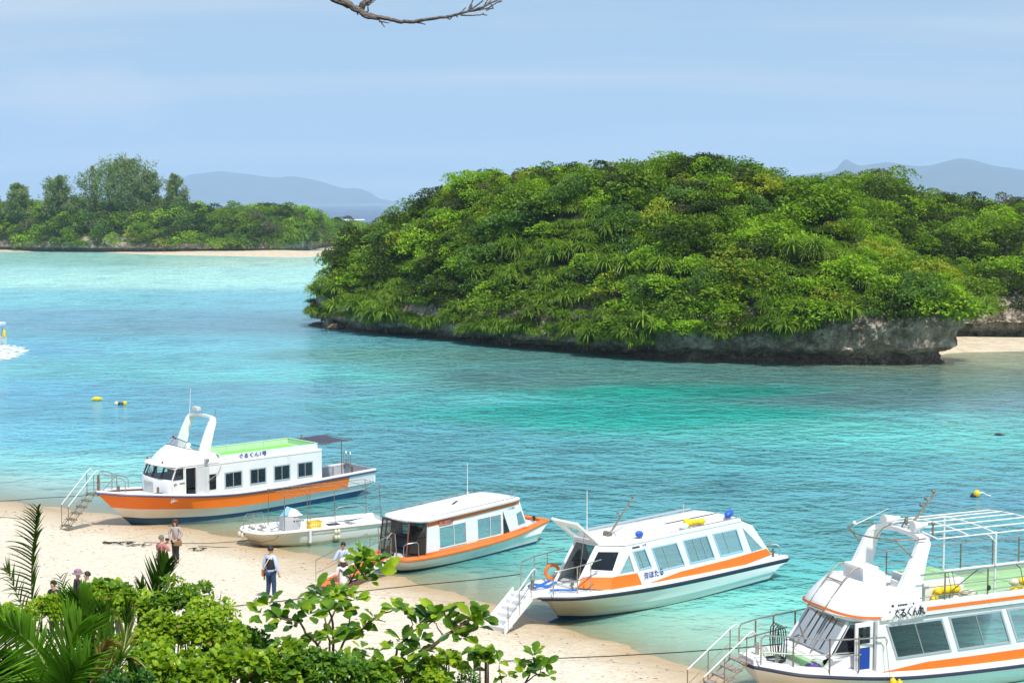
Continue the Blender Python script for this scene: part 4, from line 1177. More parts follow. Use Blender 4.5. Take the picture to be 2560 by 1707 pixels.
# upper deck: coaming with notch, green inside
def coamA(q):
    outl = [(-1.87, 2.44), (-1.87, 2.73), (3.10, 2.73), (3.30, 2.46)]
    q.panel([(p[0], p[1]) for p in outl][::-1], [], lambda a, b: (a, 1.13, b), (0, -.05, 0))
    q.panel([(-1.87, 2.44), (3.9, 2.44), (3.9, 2.73), (-1.87, 2.73)], [], lambda a, b: (a, -1.13, b), (0, .05, 0))
    q.box((-1.90, 0, 2.585), (.05, 2.26, .29))
    q.box((-1.98, 0, 2.465), (.3, 2.4, .03))
part('coaming', m_whiteclean, A, coamA)
def coamI(q):
    q.box((.9, -1.072, 2.56), (5.5, .012, .30)); q.box((-1.868, 0, 2.57), (.012, 2.14, .30))
    for k in range(6): q.box((3.4 - k * .98, -1.05, 2.56), (.05, .06, .31))
    q.box((.9, -1.1, 2.742), (5.6, .09, .02)); q.box((-1.9, 0, 2.742), (.09, 2.3, .02)); 
part('coaming_lining', m_green2, A, coamI)
part('upper_deck', m_green1, A, lambda q: (q.box((.85, 0, 2.44), (5.6, 2.2, .03)), q.box((3.55, .6, 2.475), (.5, 1.1, .02))))
part('roof', m_whiteclean, A, lambda q: q.box((1.7, 0, 2.405), (7.6, 2.44, .04)))
# awning over the stern
awn = part('awning', m_awn, A, lambda q: q.loft([[(-2.0 - 1.95 * t, -1.1 + 2.15 * s, 2.66 - .04 * math.sin(s * 3.14) - .03 * math.sin(t * 6.28)) for s in (0, .25, .5, .75, 1)] for t in (0, .2, .4, .6, .8, 1)]), True)
part('awning_frame', m_rusty, awn, lambda q: [q.tube(p, .017, 5) for p in ([(-1.95, -1.1, 2.67), (-4.02, -1.1, 2.67), (-4.02, 1.05, 2.67), (-1.95, 1.05, 2.67)], [(-3.35, -1.1, 2.65), (-3.35, 1.05, 2.65)])])
for y in (1.02, -1.06):
    part('awning_post', m_rusty, A, lambda q: q.tube([(-3.35, y, 1.05), (-3.35, y, 2.66)], .024, 6))
part('radio_mast', m_rusty, A, lambda q: q.tube([(-1.95, -.15, 2.5), (-1.95, -.15, 2.98)], [.03, .03], 5))
# stern boarding hoops
for y in (-.95, -.62):
    part('boarding_hoop', m_steel, A, lambda q: (q.tube([(-5.0, y - .09, 1.0), (-5.02, y - .09, 1.72), (-5.04, y - .05, 1.80), (-5.04, y + .05, 1.80), (-5.02, y + .09, 1.72), (-5.0, y + .09, 1.0)], .018, 6), q.tube([(-5.0, y - .09, 1.3), (-5.0, y + .09, 1.3)], .014, 5)))
for p in ((-4.3, .55, 1.0), (7.35, -.1, 1.4), (6.0, .75, 1.3)):
    part('bollard', m_rusty, A, lambda q: q.tube([p, (p[0], p[1], p[2] + .36)], .055, 8))
# bow rail
part('bow_rail', m_steel, A, lambda q: [q.tube(p, .02, 6) for p in (
    [(8.3, .08, 1.68), (8.32, .1, 2.34), (8.22, .14, 2.42), (7.55, .48, 2.18), (7.42, .55, 2.05), (7.4, .56, 1.60)],
    [(8.3, -.08, 1.68), (8.2, -.14, 2.44), (8.05, -.2, 2.48), (6.5, -.95, 1.92), (6.4, -1.0, 1.8), (6.38, -1.0, 1.45)],
    [(7.4, -.56, 1.6), (7.4, -.56, 2.24)], [(7.05, -.74, 1.5), (7.1, -.72, 2.1)], [(8.2, .1, 1.7), (7.75, .35, 2.25)], [(7.6, .2, 1.65), (7.62, .2, 2.05)])], True)
part('bow_post', m_rusty, A, lambda q: q.tube([(8.35, 0, 1.5), (8.33, 0, 2.36)], .05, 8))
part('tyre_fender', m_black, A, lambda q: [q.tube([Vector((6.0, .75, 1.36)) + Vector((math.cos(a) * .17, math.sin(a) * .17, 0)) for a in [k / 12 * 6.283 for k in range(13)]], .05, 6)])
part('mooring_rope', m_rope, A, lambda q: q.tube([(3.2, 1.24, 2.32), (3.35, 1.27, 2.1), (3.55, 1.28, 1.92), (3.85, 1.29, 1.78)], .014, 4))
txt(A, 'ぐるくん1号', .235, (2.27, 1.145, 2.51), (-1, 0, 0), (0, 0, 1), m_text_b, xs=1.13, bold=.003)
txt(A, 'JCI', .10, (5.50, 1.215, 1.72), (-1, 0, 0), (0, 0, 1), m_text_k, name='registration_mark', bold=.002)
part('registration_plate', m_black, A, lambda q: [q.box((5.2 - k * .055, 1.206, 1.77), (.04, .006, .055)) for k in range(6)])
part('deck_ring', m_steel, A, lambda q: q.tube([Vector((1.9, 1.47, .52)) + Vector((math.cos(a) * .05, .02, math.sin(a) * .05)) for a in [k / 10 * 6.283 for k in range(11)]], .012, 5))

def boarding_ladder(Fr, top, bot, label, wd, steps, tread_m, rail_m, side_w=.05, closed=False, rails=True, rail_h=.95, group='boarding steps of the tour boats', post=None, depth=.24):
    """steps from the sand up to a bow; top/bot are points in a boat's frame"""
    T = Fr.w(*top); B = Fr.w(*bot)
    gz = ground(B.x, B.y); B.z = gz - .03
    e = empty('boarding_steps', B, 0, label, 'steps', group)
    d = T - B; hd = Vector((d.x, d.y, 0)).normalized(); s = Vector((-hd.y, hd.x, 0)); ang = math.atan2(hd.y, hd.x)
    Mx = Matrix((hd, s, Vector((0, 0, 1)))).transposed()
    for sg in (1, -1):
        def side(q):
            if closed:
                a = s * sg * wd / 2
                up = Vector((0, 0, 1)); th = .04 * sg
                prof = [Vector((0, 0, .0)) - hd * .06, d + Vector((0, 0, -.16)), d + Vector((0, 0, .16)), Vector((0, 0, .30)) - hd * .06]
                q.add([p + a for p in prof] + [p + a + s * th for p in prof], [(0, 1, 2, 3), (7, 6, 5, 4), (0, 4, 5, 1), (1, 5, 6, 2), (2, 6, 7, 3), (3, 7, 4, 0)])
            else:
                a = s * sg * wd / 2; q.tube([a, d + a], side_w * .4, 6); q.tube([a + Vector((0, 0, .13)) , d + a + Vector((0, 0, .12)) - hd * .05], side_w * .3, 5)
        part('side_rail', tread_m if closed else rail_m, e, side)
    for k in range(steps):
        t = (k + .8) / (steps - .1) if not closed else (k + 1) / steps
        c = d * min(1, t)
        def tread(q):
            q.rbox(c, (depth, wd, .045), .012, mtx=Mx)
            if closed: q.box(c + Vector((0, 0, -.11)) + hd * (-depth * .45 + .02), (.02, wd, .2), mtx=Mx)
        part('tread', tread_m, e, tread)
    if rails:
        for sg in rails if isinstance(rails, (list, tuple)) else (1, -1):
            a = s * sg * (wd / 2 + .03); up = Vector((0, 0, rail_h))
            part('handrail', m_galv if rail_m is not m_steel else m_steel, e, lambda q: (q.tube([a + d * .08 + up * .93, d + a + up * .95, d + a + up + hd * .12, d + a + up * .9 + hd * .2], .019, 6),), True)
            part('rail_post', rail_m, e, lambda q: (q.tube([a + d * .08, a + d * .08 + up * .93], .016, 6), q.tube([a + d * .95, a + d * .95 + up * .95], .016, 6)) + ((q.tube([a + d * .5, a + d * .5 + up * .95], .016, 6), q.tube([a + d * .08 + up * .45, a + d * .95 + up * .5], .012, 5)) if post else ()), True)
    return e
boarding_ladder(FA, (8.62, 0, 1.62), (9.95, 0.0, .3), 'narrow open metal ladder steps leading from the sand up to the bow at far left', .52, 6, m_rusty, m_rusty, rail_h=.98)

# ================================================================== boat B: open white skiff with pipe frame
FB = Frame(-8.49, 63.17, 212)
B = empty('skiff', FB.O, FB.a, 'small open white skiff with bare pipe frame and cloth-covered engine', 'boat')
lines = [
 [(0, 1.95, 0, .0), (.15, 1.6, 0, -.1), (.5, 0, 0, -.2), (1, -3.6, 0, -.15)],
 [(0, 2.02, .02, .06), (.15, 1.6, .38, .02), (.5, 0, .82, .0), (1, -3.6, .82, .0)],
 [(0, 2.15, .03, .24), (.15, 1.75, .55, .16), (.5, 0, .90, .12), (1, -3.65, .88, .12)],
 [(0, 2.38, .05, .52), (.15, 1.9, .75, .46), (.5, 0, .96, .42), (1, -3.7, .92, .40)],
 [(0, 2.39, .06, .54), (.15, 1.92, .78, .48), (.5, 0, .99, .44), (1, -3.7, .95, .42)],
 [(0, 2.50, .22, .68), (.15, 2.0, .90, .66), (.5, 0, 1.04, .61), (1, -3.72, 1.0, .57)],
]
hB, rB = hull(B, lines, SS, ([1, 2, 0, 0, 0], [hull_mat('hull_paint_skiff', .3, 2.2, .2, .75), m_dkblue, m_cream]))
shB = [r_[0][-1] for r_ in rB]
def inB(q):
    for sg in (1, -1):
        rows = [[(p[0], sg * p[1], p[2]), (p[0] - .0, sg * (p[1] - .02), p[2] + .04), (p[0], sg * max(.02, p[1] - .14), p[2] + .04), (p[0], sg * max(.0, p[1] - .15), p[2] - .04), (p[0], sg * max(0, p[1] - .2), .34 if p[0] < 1.3 else p[2] - .10), (p[0], 0, .32 if p[0] < 1.3 else p[2] - .08)] for p in shB]
        q.loft(rows if sg > 0 else [r_[::-1] for r_ in rows])
part('inner_deck', m_whiteclean, B, inB, 40)
part('thwart', m_whiteclean, B, lambda q: q.rbox((-2.9, 0, .5), (1.1, 1.5, .06)))
part('thwart', m_whiteclean, B, lambda q: q.rbox((.9, 0, .5), (.3, 1.5, .08)))
part('rub_line', m_cream, B, lambda q: [q.tube([(p[0], sg * (p[1] + .0), p[2] - .02) for p in shB], .022, 5) for sg in (1, -1)], True)
# covered engine console
def covB(q):
    c = (.45, .05); base = [(c[0] + .40 * math.cos(a) * (1.0 if abs(math.cos(a)) > .7 else .98), c[1] + .42 * math.sin(a)) for a in [k / 16 * 6.283 for k in range(16)]]
    def ring(sx, z, w_=0.0): return [(c[0] + (x - c[0]) * sx, c[1] + (y - c[1]) * sx, z + w_ * math.sin(i * 2.4)) for i, (x, y) in enumerate(base)]
    q.loft([ring(1.02, .55, .02), ring(1.06, .7, .015), ring(1.04, .9, .01), ring(1.03, 1.04), ring(.97, 1.1)], close=True, caps=False)
part('engine_cover', m_cloth, B, covB, 50)
def covT(q):
    q.add([(.88, .1, 1.10), (.45, .52, 1.12), (.05, .40, 1.12), (.02, -.2, 1.12), (.4, -.38, 1.12), (.55, .0, 1.44), (.25, .25, 1.34)], [(0, 1, 5), (1, 6, 5), (1, 2, 6), (2, 3, 6), (3, 5, 6), (3, 4, 5), (4, 0, 5)])
part('cover_top', m_whiteclean, B, covT)
part('cover_patch', m_ltblue, B, lambda q: q.add([(.90, .1, 1.115), (.55, -.02, 1.455), (.44, .14, 1.42), (.68, .34, 1.13)], [(0, 1, 2, 3)]))
def frB(q):
    Zt = 2.07
    xs_ = [1.02, .04, -1.05, -3.25]
    for sg in (.82, -.82):
        q.tube([(1.05, sg, Zt)] + [(x, sg, Zt) for x in xs_[1:]] + [(-3.5, sg * .8, Zt - .06)], .013, 5)
    for x in (1.02, .5, .04, -.5, -1.05, -1.8, -2.5, -3.25): q.tube([(x, .82, Zt), (x, 0, Zt + .03), (x, -.82, Zt)], .011, 5)
    q.tube([(1.0, 0, Zt + .03), (-3.3, 0, Zt + .03)], .011, 5)
part('canopy_frame', m_rusty, B, frB)
for (x, y) in ((1.05, .86), (.05, .86), (-1.15, .86), (-3.2, .86), (1.0, -.86), (-.85, -.86), (-3.4, -.86)):
    part('canopy_post', m_rusty, B, lambda q: q.tube([(x, y, .62), (x * .98, y * .96, 2.07)], .014, 5))
part('brace', m_rusty, B, lambda q: q.tube([(1.05, .86, .64), (.6, -.1, 2.07)], .012, 5))
def railB(q):
    q.tube([(2.3, .25, .7), (2.25, .3, 1.12), (2.1, .35, 1.2), (1.35, .6, 1.16), (1.15, .78, .7)], .014, 5)
    q.tube([(2.3, -.25, .7), (2.25, -.3, 1.18), (2.1, -.35, 1.25), (1.35, -.6, 1.2), (1.2, -.78, .72)], .014, 5)
    q.tube([(2.25, .3, 1.12), (2.25, -.3, 1.18)], .014, 5); q.tube([(1.8, .45, 1.18), (1.65, .62, .7)], .012, 5); q.tube([(1.8, -.45, 1.22), (1.65, -.62, .7)], .012, 5)
part('bow_rail', m_steel, B, railB, True)
part('stern_rail', m_steel, B, lambda q: [q.tube([(-1.9, y, .62), (-1.95, y, .8), (-2.15, y, 1.0), (-3.0, y, 1.02), (-3.3, y, .9), (-3.35, y, .62)], .016, 6) for y in (-.9,)] , True)
part('stern_hoop', m_steel, B, lambda q: q.tube([(-3.6, -.4, .58), (-3.62, -.4, .98), (-3.62, .1, 1.0), (-3.6, .15, .58)], .015, 5), True)
part('fender_tube', m_whiteclean, B, lambda q: q.tube([(.05, 1.1, .66), (.05, 1.07, .14)], .06, 8), True)
part('anchor_gear', m_rope, B, lambda q: [q.ball((1.75 + .25 * math.cos(k * 1.3), .35 * math.sin(k * 2.1), .72), (.1, .13, .05), 8, 5) for k in range(6)])
part('fishing_gear', m_black, B, lambda q: [q.tube([(-1.2 - .3 * k, .1 * k, .62 + .02 * k), (-2.2 - .2 * k, .35 - .1 * k, .66)], .012, 4) for k in range(4)] + [q.box((-1.5, -.1, .5), (.5, .3, .04)), q.tube([(1.3, .1, .62), (1.1, .35, .75), (.95, .3, .64), (1.2, .5, .62)], .014, 4)])
part('registration_plate', m_text_k, B, lambda q: [q.box((.36 - k * .05, .495, .93), (.035, .006, .04)) for k in range(7)] + [q.box((.46, .49, .93), (.06, .006, .06))])
part('mooring_line', m_blackrope, B, lambda q: q.tube([(1.15, .95, .68), (1.5, .98, .4), (2.0, .72, .3), (2.33, .12, .33)], .010, 4))
floats(FB.w(-1.11, 1.12, .32), FB.a, [(-.07, 0, .12, 0, 0, 1, m_whflt, 1), (.07, .02, .13, 0, 0, 1, m_whflt, 1), (-.07, 0, -.1, 0, 0, 1, m_whflt, 1), (.07, .02, -.09, 0, 0, 1, m_whflt, 1)], .075, .105, 'net_floats', 'four cream net floats hanging on the side of the open skiff')
floats(FB.w(2.5, .12, .52), FB.a, [(0, 0, 0, 0, 0, 1, m_whflt, 1), (.02, -.25, .02, 0, 0, 1, m_whflt, 1)], .08, .12, 'net_floats', 'pair of cream floats hanging at the bow of the open skiff')
ce = empty('crate', FB.w(-.68, -.1, .36), FB.a + .1, 'yellow plastic crate standing inside the open skiff', 'crate')
def crB(q):
    w_, l_, h_ = .36, .50, .32
    q.box((0, 0, .02), (l_, w_, .03))
    for z in (.10, h_): 
        for sg in (1, -1): q.box((0, sg * w_ / 2, z), (l_, .025, .07)); q.box((sg * l_ / 2, 0, z), (.025, w_, .07))
    for x in np.linspace(-l_ / 2, l_ / 2, 6):
        for sg in (1, -1): q.box((x, sg * w_ / 2, .18), (.03, .02, .3))
    for y in np.linspace(-w_ / 2, w_ / 2, 4):
        for sg in (1, -1): q.box((sg * l_ / 2, y, .18), (.02, .03, .3))
part('crate_frame', m_yellow, ce, crB)

# ================================================================== boat C: glass-front tour boat with orange trim
FC = Frame(-1.86, 60.90, 229)
C_ = empty('tour_boat', FC.O, FC.a, 'glass-fronted white tour boat with orange gunwale trim and plain white roof, beside the open skiff', 'boat')
lines = [
 [(0, 4.16, 0, -.15), (.15, 3.7, 0, -.25), (.5, 1.5, 0, -.35), (1, -3.1, 0, -.3)],
 [(0, 4.18, .02, -.02), (.15, 3.5, .55, -.05), (.5, 1.2, .95, -.05), (1, -3.1, .98, -.02)],
 [(0, 4.20, .03, .10), (.15, 3.55, .62, .07), (.5, 1.2, 1.02, .07), (1, -3.15, 1.03, .12)],
 [(0, 4.24, .06, .28), (.15, 3.7, .82, .24), (.5, 1.2, 1.10, .24), (1, -3.3, 1.08, .40)],
 [(0, 4.26, .07, .30), (.15, 3.72, .86, .26), (.5, 1.2, 1.13, .26), (1, -3.3, 1.10, .42)],
 [(0, 4.42, .20, .50), (.15, 3.85, .98, .46), (.5, 1.2, 1.20, .43), (.8, -1.6, 1.20, .52), (1, -3.95, .95, .74)],
 [(0, 4.46, .20, .58), (.15, 3.86, .98, .53), (.5, 1.2, 1.20, .50), (.8, -1.6, 1.20, .58), (1, -3.98, .95, .80)],
]
hC, rC = hull(C_, lines, SS, ([1, 1, 0, 0, 0, 2], [m_white, m_blueboot, m_navy]))
shC = [r_[0][-1] for r_ in rC]
def capC(q):
    for sg in (1, -1):
        rows = [[(p[0], sg * (p[1] + .03), p[2] - .05), (p[0], sg * (p[1] + .04), p[2] + .02), (p[0], sg * p[1], p[2] + .07), (p[0], sg * max(.02, p[1] - .22), p[2] + .08), (p[0], sg * max(0, p[1] - .22), p[2])] for p in shC]
        q.loft(rows if sg > 0 else [r_[::-1] for r_ in rows])
    p = shC[0]; q.rbox((p[0] - .05, 0, p[2] + .03), (.34, .5, .1), .04)
    p = shC[-1]; q.rbox((p[0] + .12, 0, p[2] + .03), (.25, 1.9, .1), .04)
part('gunwale', m_orange2, C_, capC, 40)
part('orange_skirt', m_orange2, C_, lambda q: [q.loft([[(p[0], sg * 1.02, p[2] + .16 - .1 * (p[0] < -2.6)), (p[0], sg * (min(p[1], 1.2) - .12), p[2] + .07)] for p in shC if -3.2 < p[0] < 3.2]) for sg in (1, -1)])
part('deck', m_lgrey, C_, lambda q: q.loft([[(p[0], p[1] - .1, p[2] - .02), (p[0], -p[1] + .1, p[2] - .02)] for p in shC]))
part('stern_deck', m_cream, C_, lambda q: q.box((-3.1, 0, .66), (1.0, 1.7, .05)))
def wallC(q):
    outl = [(3.10, .52), (3.00, 1.80), (-2.18, 1.88), (-2.70, .62)]
    holes = [[(2.40, 1.52), (.94, 1.50), (.94, .72), (2.40, .70)], [(.30, 1.50), (-1.06, 1.50), (-1.06, .74), (.30, .71)], [(-1.19, 1.60), (-1.19, .70), (-1.58, .70)], [(-1.98, 1.38), (-2.26, 1.45), (-2.5, .95), (-2.08, .90)]]
    for sg in (1, -1): q.panel(outl, holes if sg > 0 else holes[:2], lambda a, b: (a, sg * (1.0 - .04 * (b - .5)), b), (0, -sg * .05, 0))
    q.panel([(-.95, .66), (.95, .66), (.93, 1.86), (-.93, 1.86)], [[(-.7, 1.6), (-.7, .95), (.7, .95), (.7, 1.6)]], lambda a, b: (-2.62 + (b - .66) * .38, a, b), (.05, 0, 0))
part('cabin_wall', m_whiteclean, C_, wallC)
yy = lambda z, s=1: s * (1.0 - .04 * (z - .5))
for (a, b) in ((2.42, .92), (.32, -1.08)):
    window(C_, [(a, yy(1.53), 1.53), (b, yy(1.53), 1.53), (b, yy(.7), .7), (a, yy(.7), .7)], (0, 1, .03), m_glass, m_whiteclean, .035, [.55])
    window(C_, [(b, -yy(1.53), 1.53), (a, -yy(1.53), 1.53), (a, -yy(.7), .7), (b, -yy(.7), .7)], (0, -1, .03), m_glass, m_whiteclean, .035, [.5])
part('side_pane', m_glass, C_, lambda q: (q.add([(-1.19, .965, 1.6), (-1.19, .99, .7), (-1.58, .99, .7)], [(0, 1, 2)]), q.add([(-1.98, .965, 1.38), (-2.26, .965, 1.45), (-2.5, .985, .95), (-2.08, .985, .90)], [(0, 1, 2, 3)])))
# roof
def roofC(q):
    pl = [(3.02, 1.06), (3.30, .85), (3.52, .35), (3.58, -.2), (3.50, -.75), (3.2, -1.06), (.5, -1.10), (-1.7, -1.06), (-2.1, -.95), (-2.25, -.6), (-2.28, 0), (-2.25, .6), (-2.18, .98), (-1.8, 1.06), (.5, 1.08)]
    zf = lambda x: 1.80 + (3.0 - x) * .018
    rows = []
    for s_, dz in ((.98, -.04), (1.0, -.01), (1.0, .035), (.97, .075), (.85, .10), (.5, .14), (.05, .16)):
        rows.append([(.5 + (x - .5) * s_, y * s_, zf(x) + dz + .05) for x, y in pl])
    q.loft(rows, close=True)
    q.add([(x, y, zf(x) + .01) for x, y in pl], [tuple(range(len(pl)))[::-1]])
part('roof', m_whiteclean, C_, roofC, 40)
part('roof_band', m_orange2, C_, lambda q: [q.panel([(3.0, 1.62), (3.0, 1.79), (-2.18, 1.88), (-2.14, 1.74)], [], lambda a, b: (a, sg * (1.012 - .04 * (b - .5)), b), (0, -sg * .008, 0)) for sg in (1, -1)])
part('roof_rail', m_steel, C_, lambda q: [q.tube([(2.3, .98, 1.90), (2.3, .98, 1.99), (-1.9, .98, 2.05), (-1.9, .98, 1.96)], .012, 5), q.tube([(3.1, -1.0, 1.9), (3.1, -1.0, 2.02), (-1.6, -1.0, 2.1), (-1.6, -1.0, 2.0)], .02, 5), q.tube([(2.95, .95, 1.92), (2.9, .95, 2.02), (2.65, .95, 2.03), (2.6, .95, 1.92)], .012, 5)] + [q.tube([(2.3 - k * .7, y, 1.9), (2.3 - k * .7, y, 2.0 + k * .01)], .01, 4) for k in range(7) for y in (.98, -1.0)], True)
part('antenna', m_galv, C_, lambda q: (q.tube([(-1.25, -.95, 2.0), (-1.25, -.95, 3.25)], [.016, .010], 5), q.tube([(-1.25, -.95, 1.98), (-1.25, -.95, 2.12)], .03, 6)))
part('mast_light', m_steel, C_, lambda q: (q.tube([(-2.0, .72, 1.98), (-2.0, .72, 2.2)], .025), q.ball((-2.0, .72, 2.24), .04, 8, 6)))
# glazed open front
FP = [(3.05, .98), (3.42, .45), (3.56, -.08), (3.58, -.58), (3.45, -.95)]
bt = lambda p: (p[0] + .18, p[1] * 1.0, .55)
for i, p in enumerate(FP):
    if i == 0: continue
    part('front_post', m_black if i != 1 else m_brown, C_, lambda q: q.tube([(p[0], p[1] * .96, 1.82), bt(p)], .038, 4))
for i in (2, 3):
    a, b = FP[i], FP[i + 1]
    fo = part('front_frame', m_black, C_, lambda q: (q.tube([(a[0] + .1, a[1], 1.1), (b[0] + .1, b[1], 1.1)], .022, 4), q.tube([bt(a), bt(b)], .03, 4), q.tube([(a[0], a[1] * .96, 1.8), (b[0], b[1] * .96, 1.8)], .03, 4)))
    part('pane', m_glass, fo, lambda q: q.add([(a[0], a[1] * .96, 1.82), (b[0], b[1] * .96, 1.82), bt(b), bt(a)], [(0, 1, 2, 3)]))
a, b = FP[0], FP[1]
part('pane', m_glass, C_, lambda q: q.add([(a[0], a[1], 1.82), (b[0], b[1] * .96, 1.82), bt(b), (3.12, .98, .55)], [(0, 1, 2, 3)]))
def inC(q):
    q.box((.3, 0, .56), (5.6, 1.9, .03)); 
    for x in (2.2, 1.2, .2, -.8):
        for y in (.6, -.6): q.rbox((x, y, .86), (.42, .6, .1)); q.rbox((x - .2, y, 1.08), (.07, .6, .4))
    q.rbox((2.7, -.4, .85), (.35, .8, .5))
part('seat_row', m_seat, C_, inC)
part('dashboard', m_dint, C_, lambda q: q.box((2.95, -.45, 1.02), (.3, .9, .07)))
part('bow_rail', m_steel, C_, lambda q: [q.tube(p, .02, 6) for p in ([(3.5, 1.0, .6), (3.52, 1.0, 1.08), (3.58, .97, 1.14), (3.9, .82, 1.12), (4.0, .72, 1.04), (4.0, .7, .6)], [(4.1, .45, .6), (4.12, .4, 1.45), (4.2, .3, 1.5), (4.4, .25, 1.3)], [(4.15, -.45, .6), (4.18, -.42, 1.5), (4.1, -.5, 1.58), (3.6, -.92, 1.5), (3.5, -.98, 1.4), (3.5, -1.0, .6)])], True)
part('mooring_post', m_black, C_, lambda q: [q.tube([(-3.6, .5, .8), (-3.6, .5, 1.0)], .05, 7), q.tube([(-3.6, .38, .93), (-3.6, .62, .93)], .02, 5)])
pl = part('name_board', m_orange2, C_, lambda q: q.box((2.05, 1.0, 1.67), (.72, .02, .17)))
txt(pl, 'ぐるくん15号', .115, (2.36, 1.013, 1.635), (-1, 0, 0), (0, 0, 1), m_text_b, extr=.003, bold=.004)
txt(C_, '一 二 八 四 号', .07, (-1.45, .975, 1.62), (-1, 0, 0), (0, 0, 1), m_text_k, name='registration_mark')
# gangway ramp of C with railings
P0 = FC.w(8.25, 1.15, 0); P1 = FC.w(4.75, 0.25, .58)
P0.z = ground(P0.x, P0.y) + .02
rp = empty('gangway', P0, 0, 'sloping orange-topped gangway with thin handrails between the woman in sunglasses and the glass-fronted boat', 'gangway')
d = P1 - P0; hd = Vector((d.x, d.y, 0)).normalized(); s_ = Vector((-hd.y, hd.x, 0)); W_ = .42
part('side_beam', m_whiteclean, rp, lambda q: [q.add([s_ * sg * W_, s_ * sg * (W_ + .07), d + s_ * sg * (W_ + .07), d + s_ * sg * W_] + [p + Vector((0, 0, .13)) for p in (s_ * sg * W_, s_ * sg * (W_ + .07), d + s_ * sg * (W_ + .07), d + s_ * sg * W_)], [(0, 1, 2, 3), (4, 5, 6, 7), (0, 1, 5, 4), (1, 2, 6, 5), (2, 3, 7, 6), (3, 0, 4, 7)]) for sg in (1, -1)])
nb = 13
for k in range(nb):
    a = d * (k + .06) / nb; b = d * (k + .94) / nb; z_ = Vector((0, 0, .07))
    part('board', m_orange2, rp, lambda q: q.add([a - s_ * W_ + z_, a + s_ * W_ + z_, b + s_ * W_ + z_, b - s_ * W_ + z_] + [p + Vector((0, 0, .03)) for p in (a - s_ * W_ + z_, a + s_ * W_ + z_, b + s_ * W_ + z_, b - s_ * W_ + z_)], [(3, 2, 1, 0), (4, 5, 6, 7), (0, 1, 5, 4), (1, 2, 6, 5), (2, 3, 7, 6), (3, 0, 4, 7)]))
for sg in (1, -1):
    o_ = s_ * sg * (W_ + .03); up = Vector((0, 0, .92))
    part('handrail', m_steel, rp, lambda q: (q.tube([o_ + d * .03 + up, o_ + d * .95 + up * 1.05, o_ + d + up * .9 + hd * .05, o_ + d], .018, 6), q.tube([o_ + d * .03 + up * .5, o_ + d * .9 + up * .5], .012, 5)), True)
    for t in (.03, .42, .8):
        part('rail_post', m_steel, rp, lambda q: q.tube([o_ + d * t, o_ + d * t + up], .014, 5))
# ================================================================== boat D: white cabin boat with slanted windows and raised hatch
FD = Frame(5.99, 55.05, 222)
D_ = empty('tour_boat', FD.O, FD.a, 'white cabin boat with slanted side windows, orange wedge stripe and its front hatch raised', 'boat')
lines = [
 [(0, 6.0, 0, -.05), (.15, 5.2, 0, -.15), (.5, 2.2, 0, -.3), (1, -3.2, 0, -.3)],
 [(0, 6.02, .03, .08), (.15, 4.9, .55, -.04), (.5, 2.0, 1.08, -.10), (1, -3.2, 1.15, -.02)],
 [(0, 6.06, .05, .16), (.15, 4.95, .62, .08), (.5, 2.0, 1.15, .03), (1, -3.25, 1.2, .10)],
 [(0, 6.38, .08, .55), (.15, 5.3, .88, .44), (.5, 2.1, 1.26, .30), (1, -3.45, 1.26, .32)],
 [(0, 6.40, .09, .57), (.15, 5.32, .92, .46), (.5, 2.1, 1.31, .32), (1, -3.46, 1.30, .34)],
 [(0, 6.62, .30, .80), (.15, 5.5, 1.05, .70), (.5, 2.1, 1.38, .56), (1, -3.66, 1.34, .50)],
 [(0, 7.15, .42, .88), (.15, 5.9, 1.22, .86), (.5, 2.2, 1.46, .70), (1, -4.15, 1.30, .58)],
 [(0, 7.30, .46, .98), (.15, 6.0, 1.27, .94), (.5, 2.2, 1.48, .78), (1, -4.2, 1.32, .66)],
 [(0, 7.28, .45, 1.05), (.15, 6.0, 1.25, 1.01), (.5, 2.2, 1.46, .85), (1, -4.2, 1.30, .73)],
]
hD, rD = hull(D_, lines, SS, ([1, 1, 0, 0, 0, 0, 2, 0], [hull_mat('hull_paint_hatch_boat', 3.6, 6.0, .35, .95), m_blueboot, m_navy]))
shD = [r_[0][-1] for r_ in rD]
def capD(q):
    for sg in (1, -1):
        rows = [[(p[0], sg * p[1], p[2]), (p[0] - .01, sg * (p[1] - .03), p[2] + .05), (p[0] - .05, sg * max(.02, p[1] - .2), p[2] + .07), (p[0] - .05, sg * max(0, p[1] - .23), p[2] + .03), (p[0] - .05, 0, p[2] + .03)] for p in shD]
        q.loft(rows if sg > 0 else [r_[::-1] for r_ in rows])
    p = shD[0]; q.rbox((p[0] - .04, 0, p[2] - .06), (.12, .9, .2), .04)
part('deck', m_white, D_, capD, 40)
part('rub_strake', m_navy, D_, lambda q: [q.tube([(p[0] + .01, sg * (p[1] + .025), p[2] - .04) for p in shD], .04, 6) for sg in (1, -1)] + [q.tube([(7.3, .46, 1.01), (7.33, 0, 1.01), (7.3, -.46, 1.01)], .04, 6)], True)
part('skeg', m_blueboot, D_, lambda q: q.loft([[(6.45, 0, .02), (6.4, .10, -.02), (6.35, .0, -.12), (6.4, -.10, -.02)], [(5.6, 0, .14), (5.6, .20, .0), (5.6, 0, -.2), (5.6, -.20, .0)], [(3.8, 0, .1), (3.8, .3, -.02), (3.8, 0, -.3), (3.8, -.3, -.02)]], close=True, caps=True), True)
part('transom', m_white, D_, lambda q: (q.rbox((-3.52, 0, .36), (.1, 2.3, .36)), q.rbox((-3.9, 0, .62), (.62, 2.6, .14))))
part('exhaust', m_black, D_, lambda q: q.tube([(-3.5, 1.0, .2), (-3.72, 1.0, .2)], .05, 8))
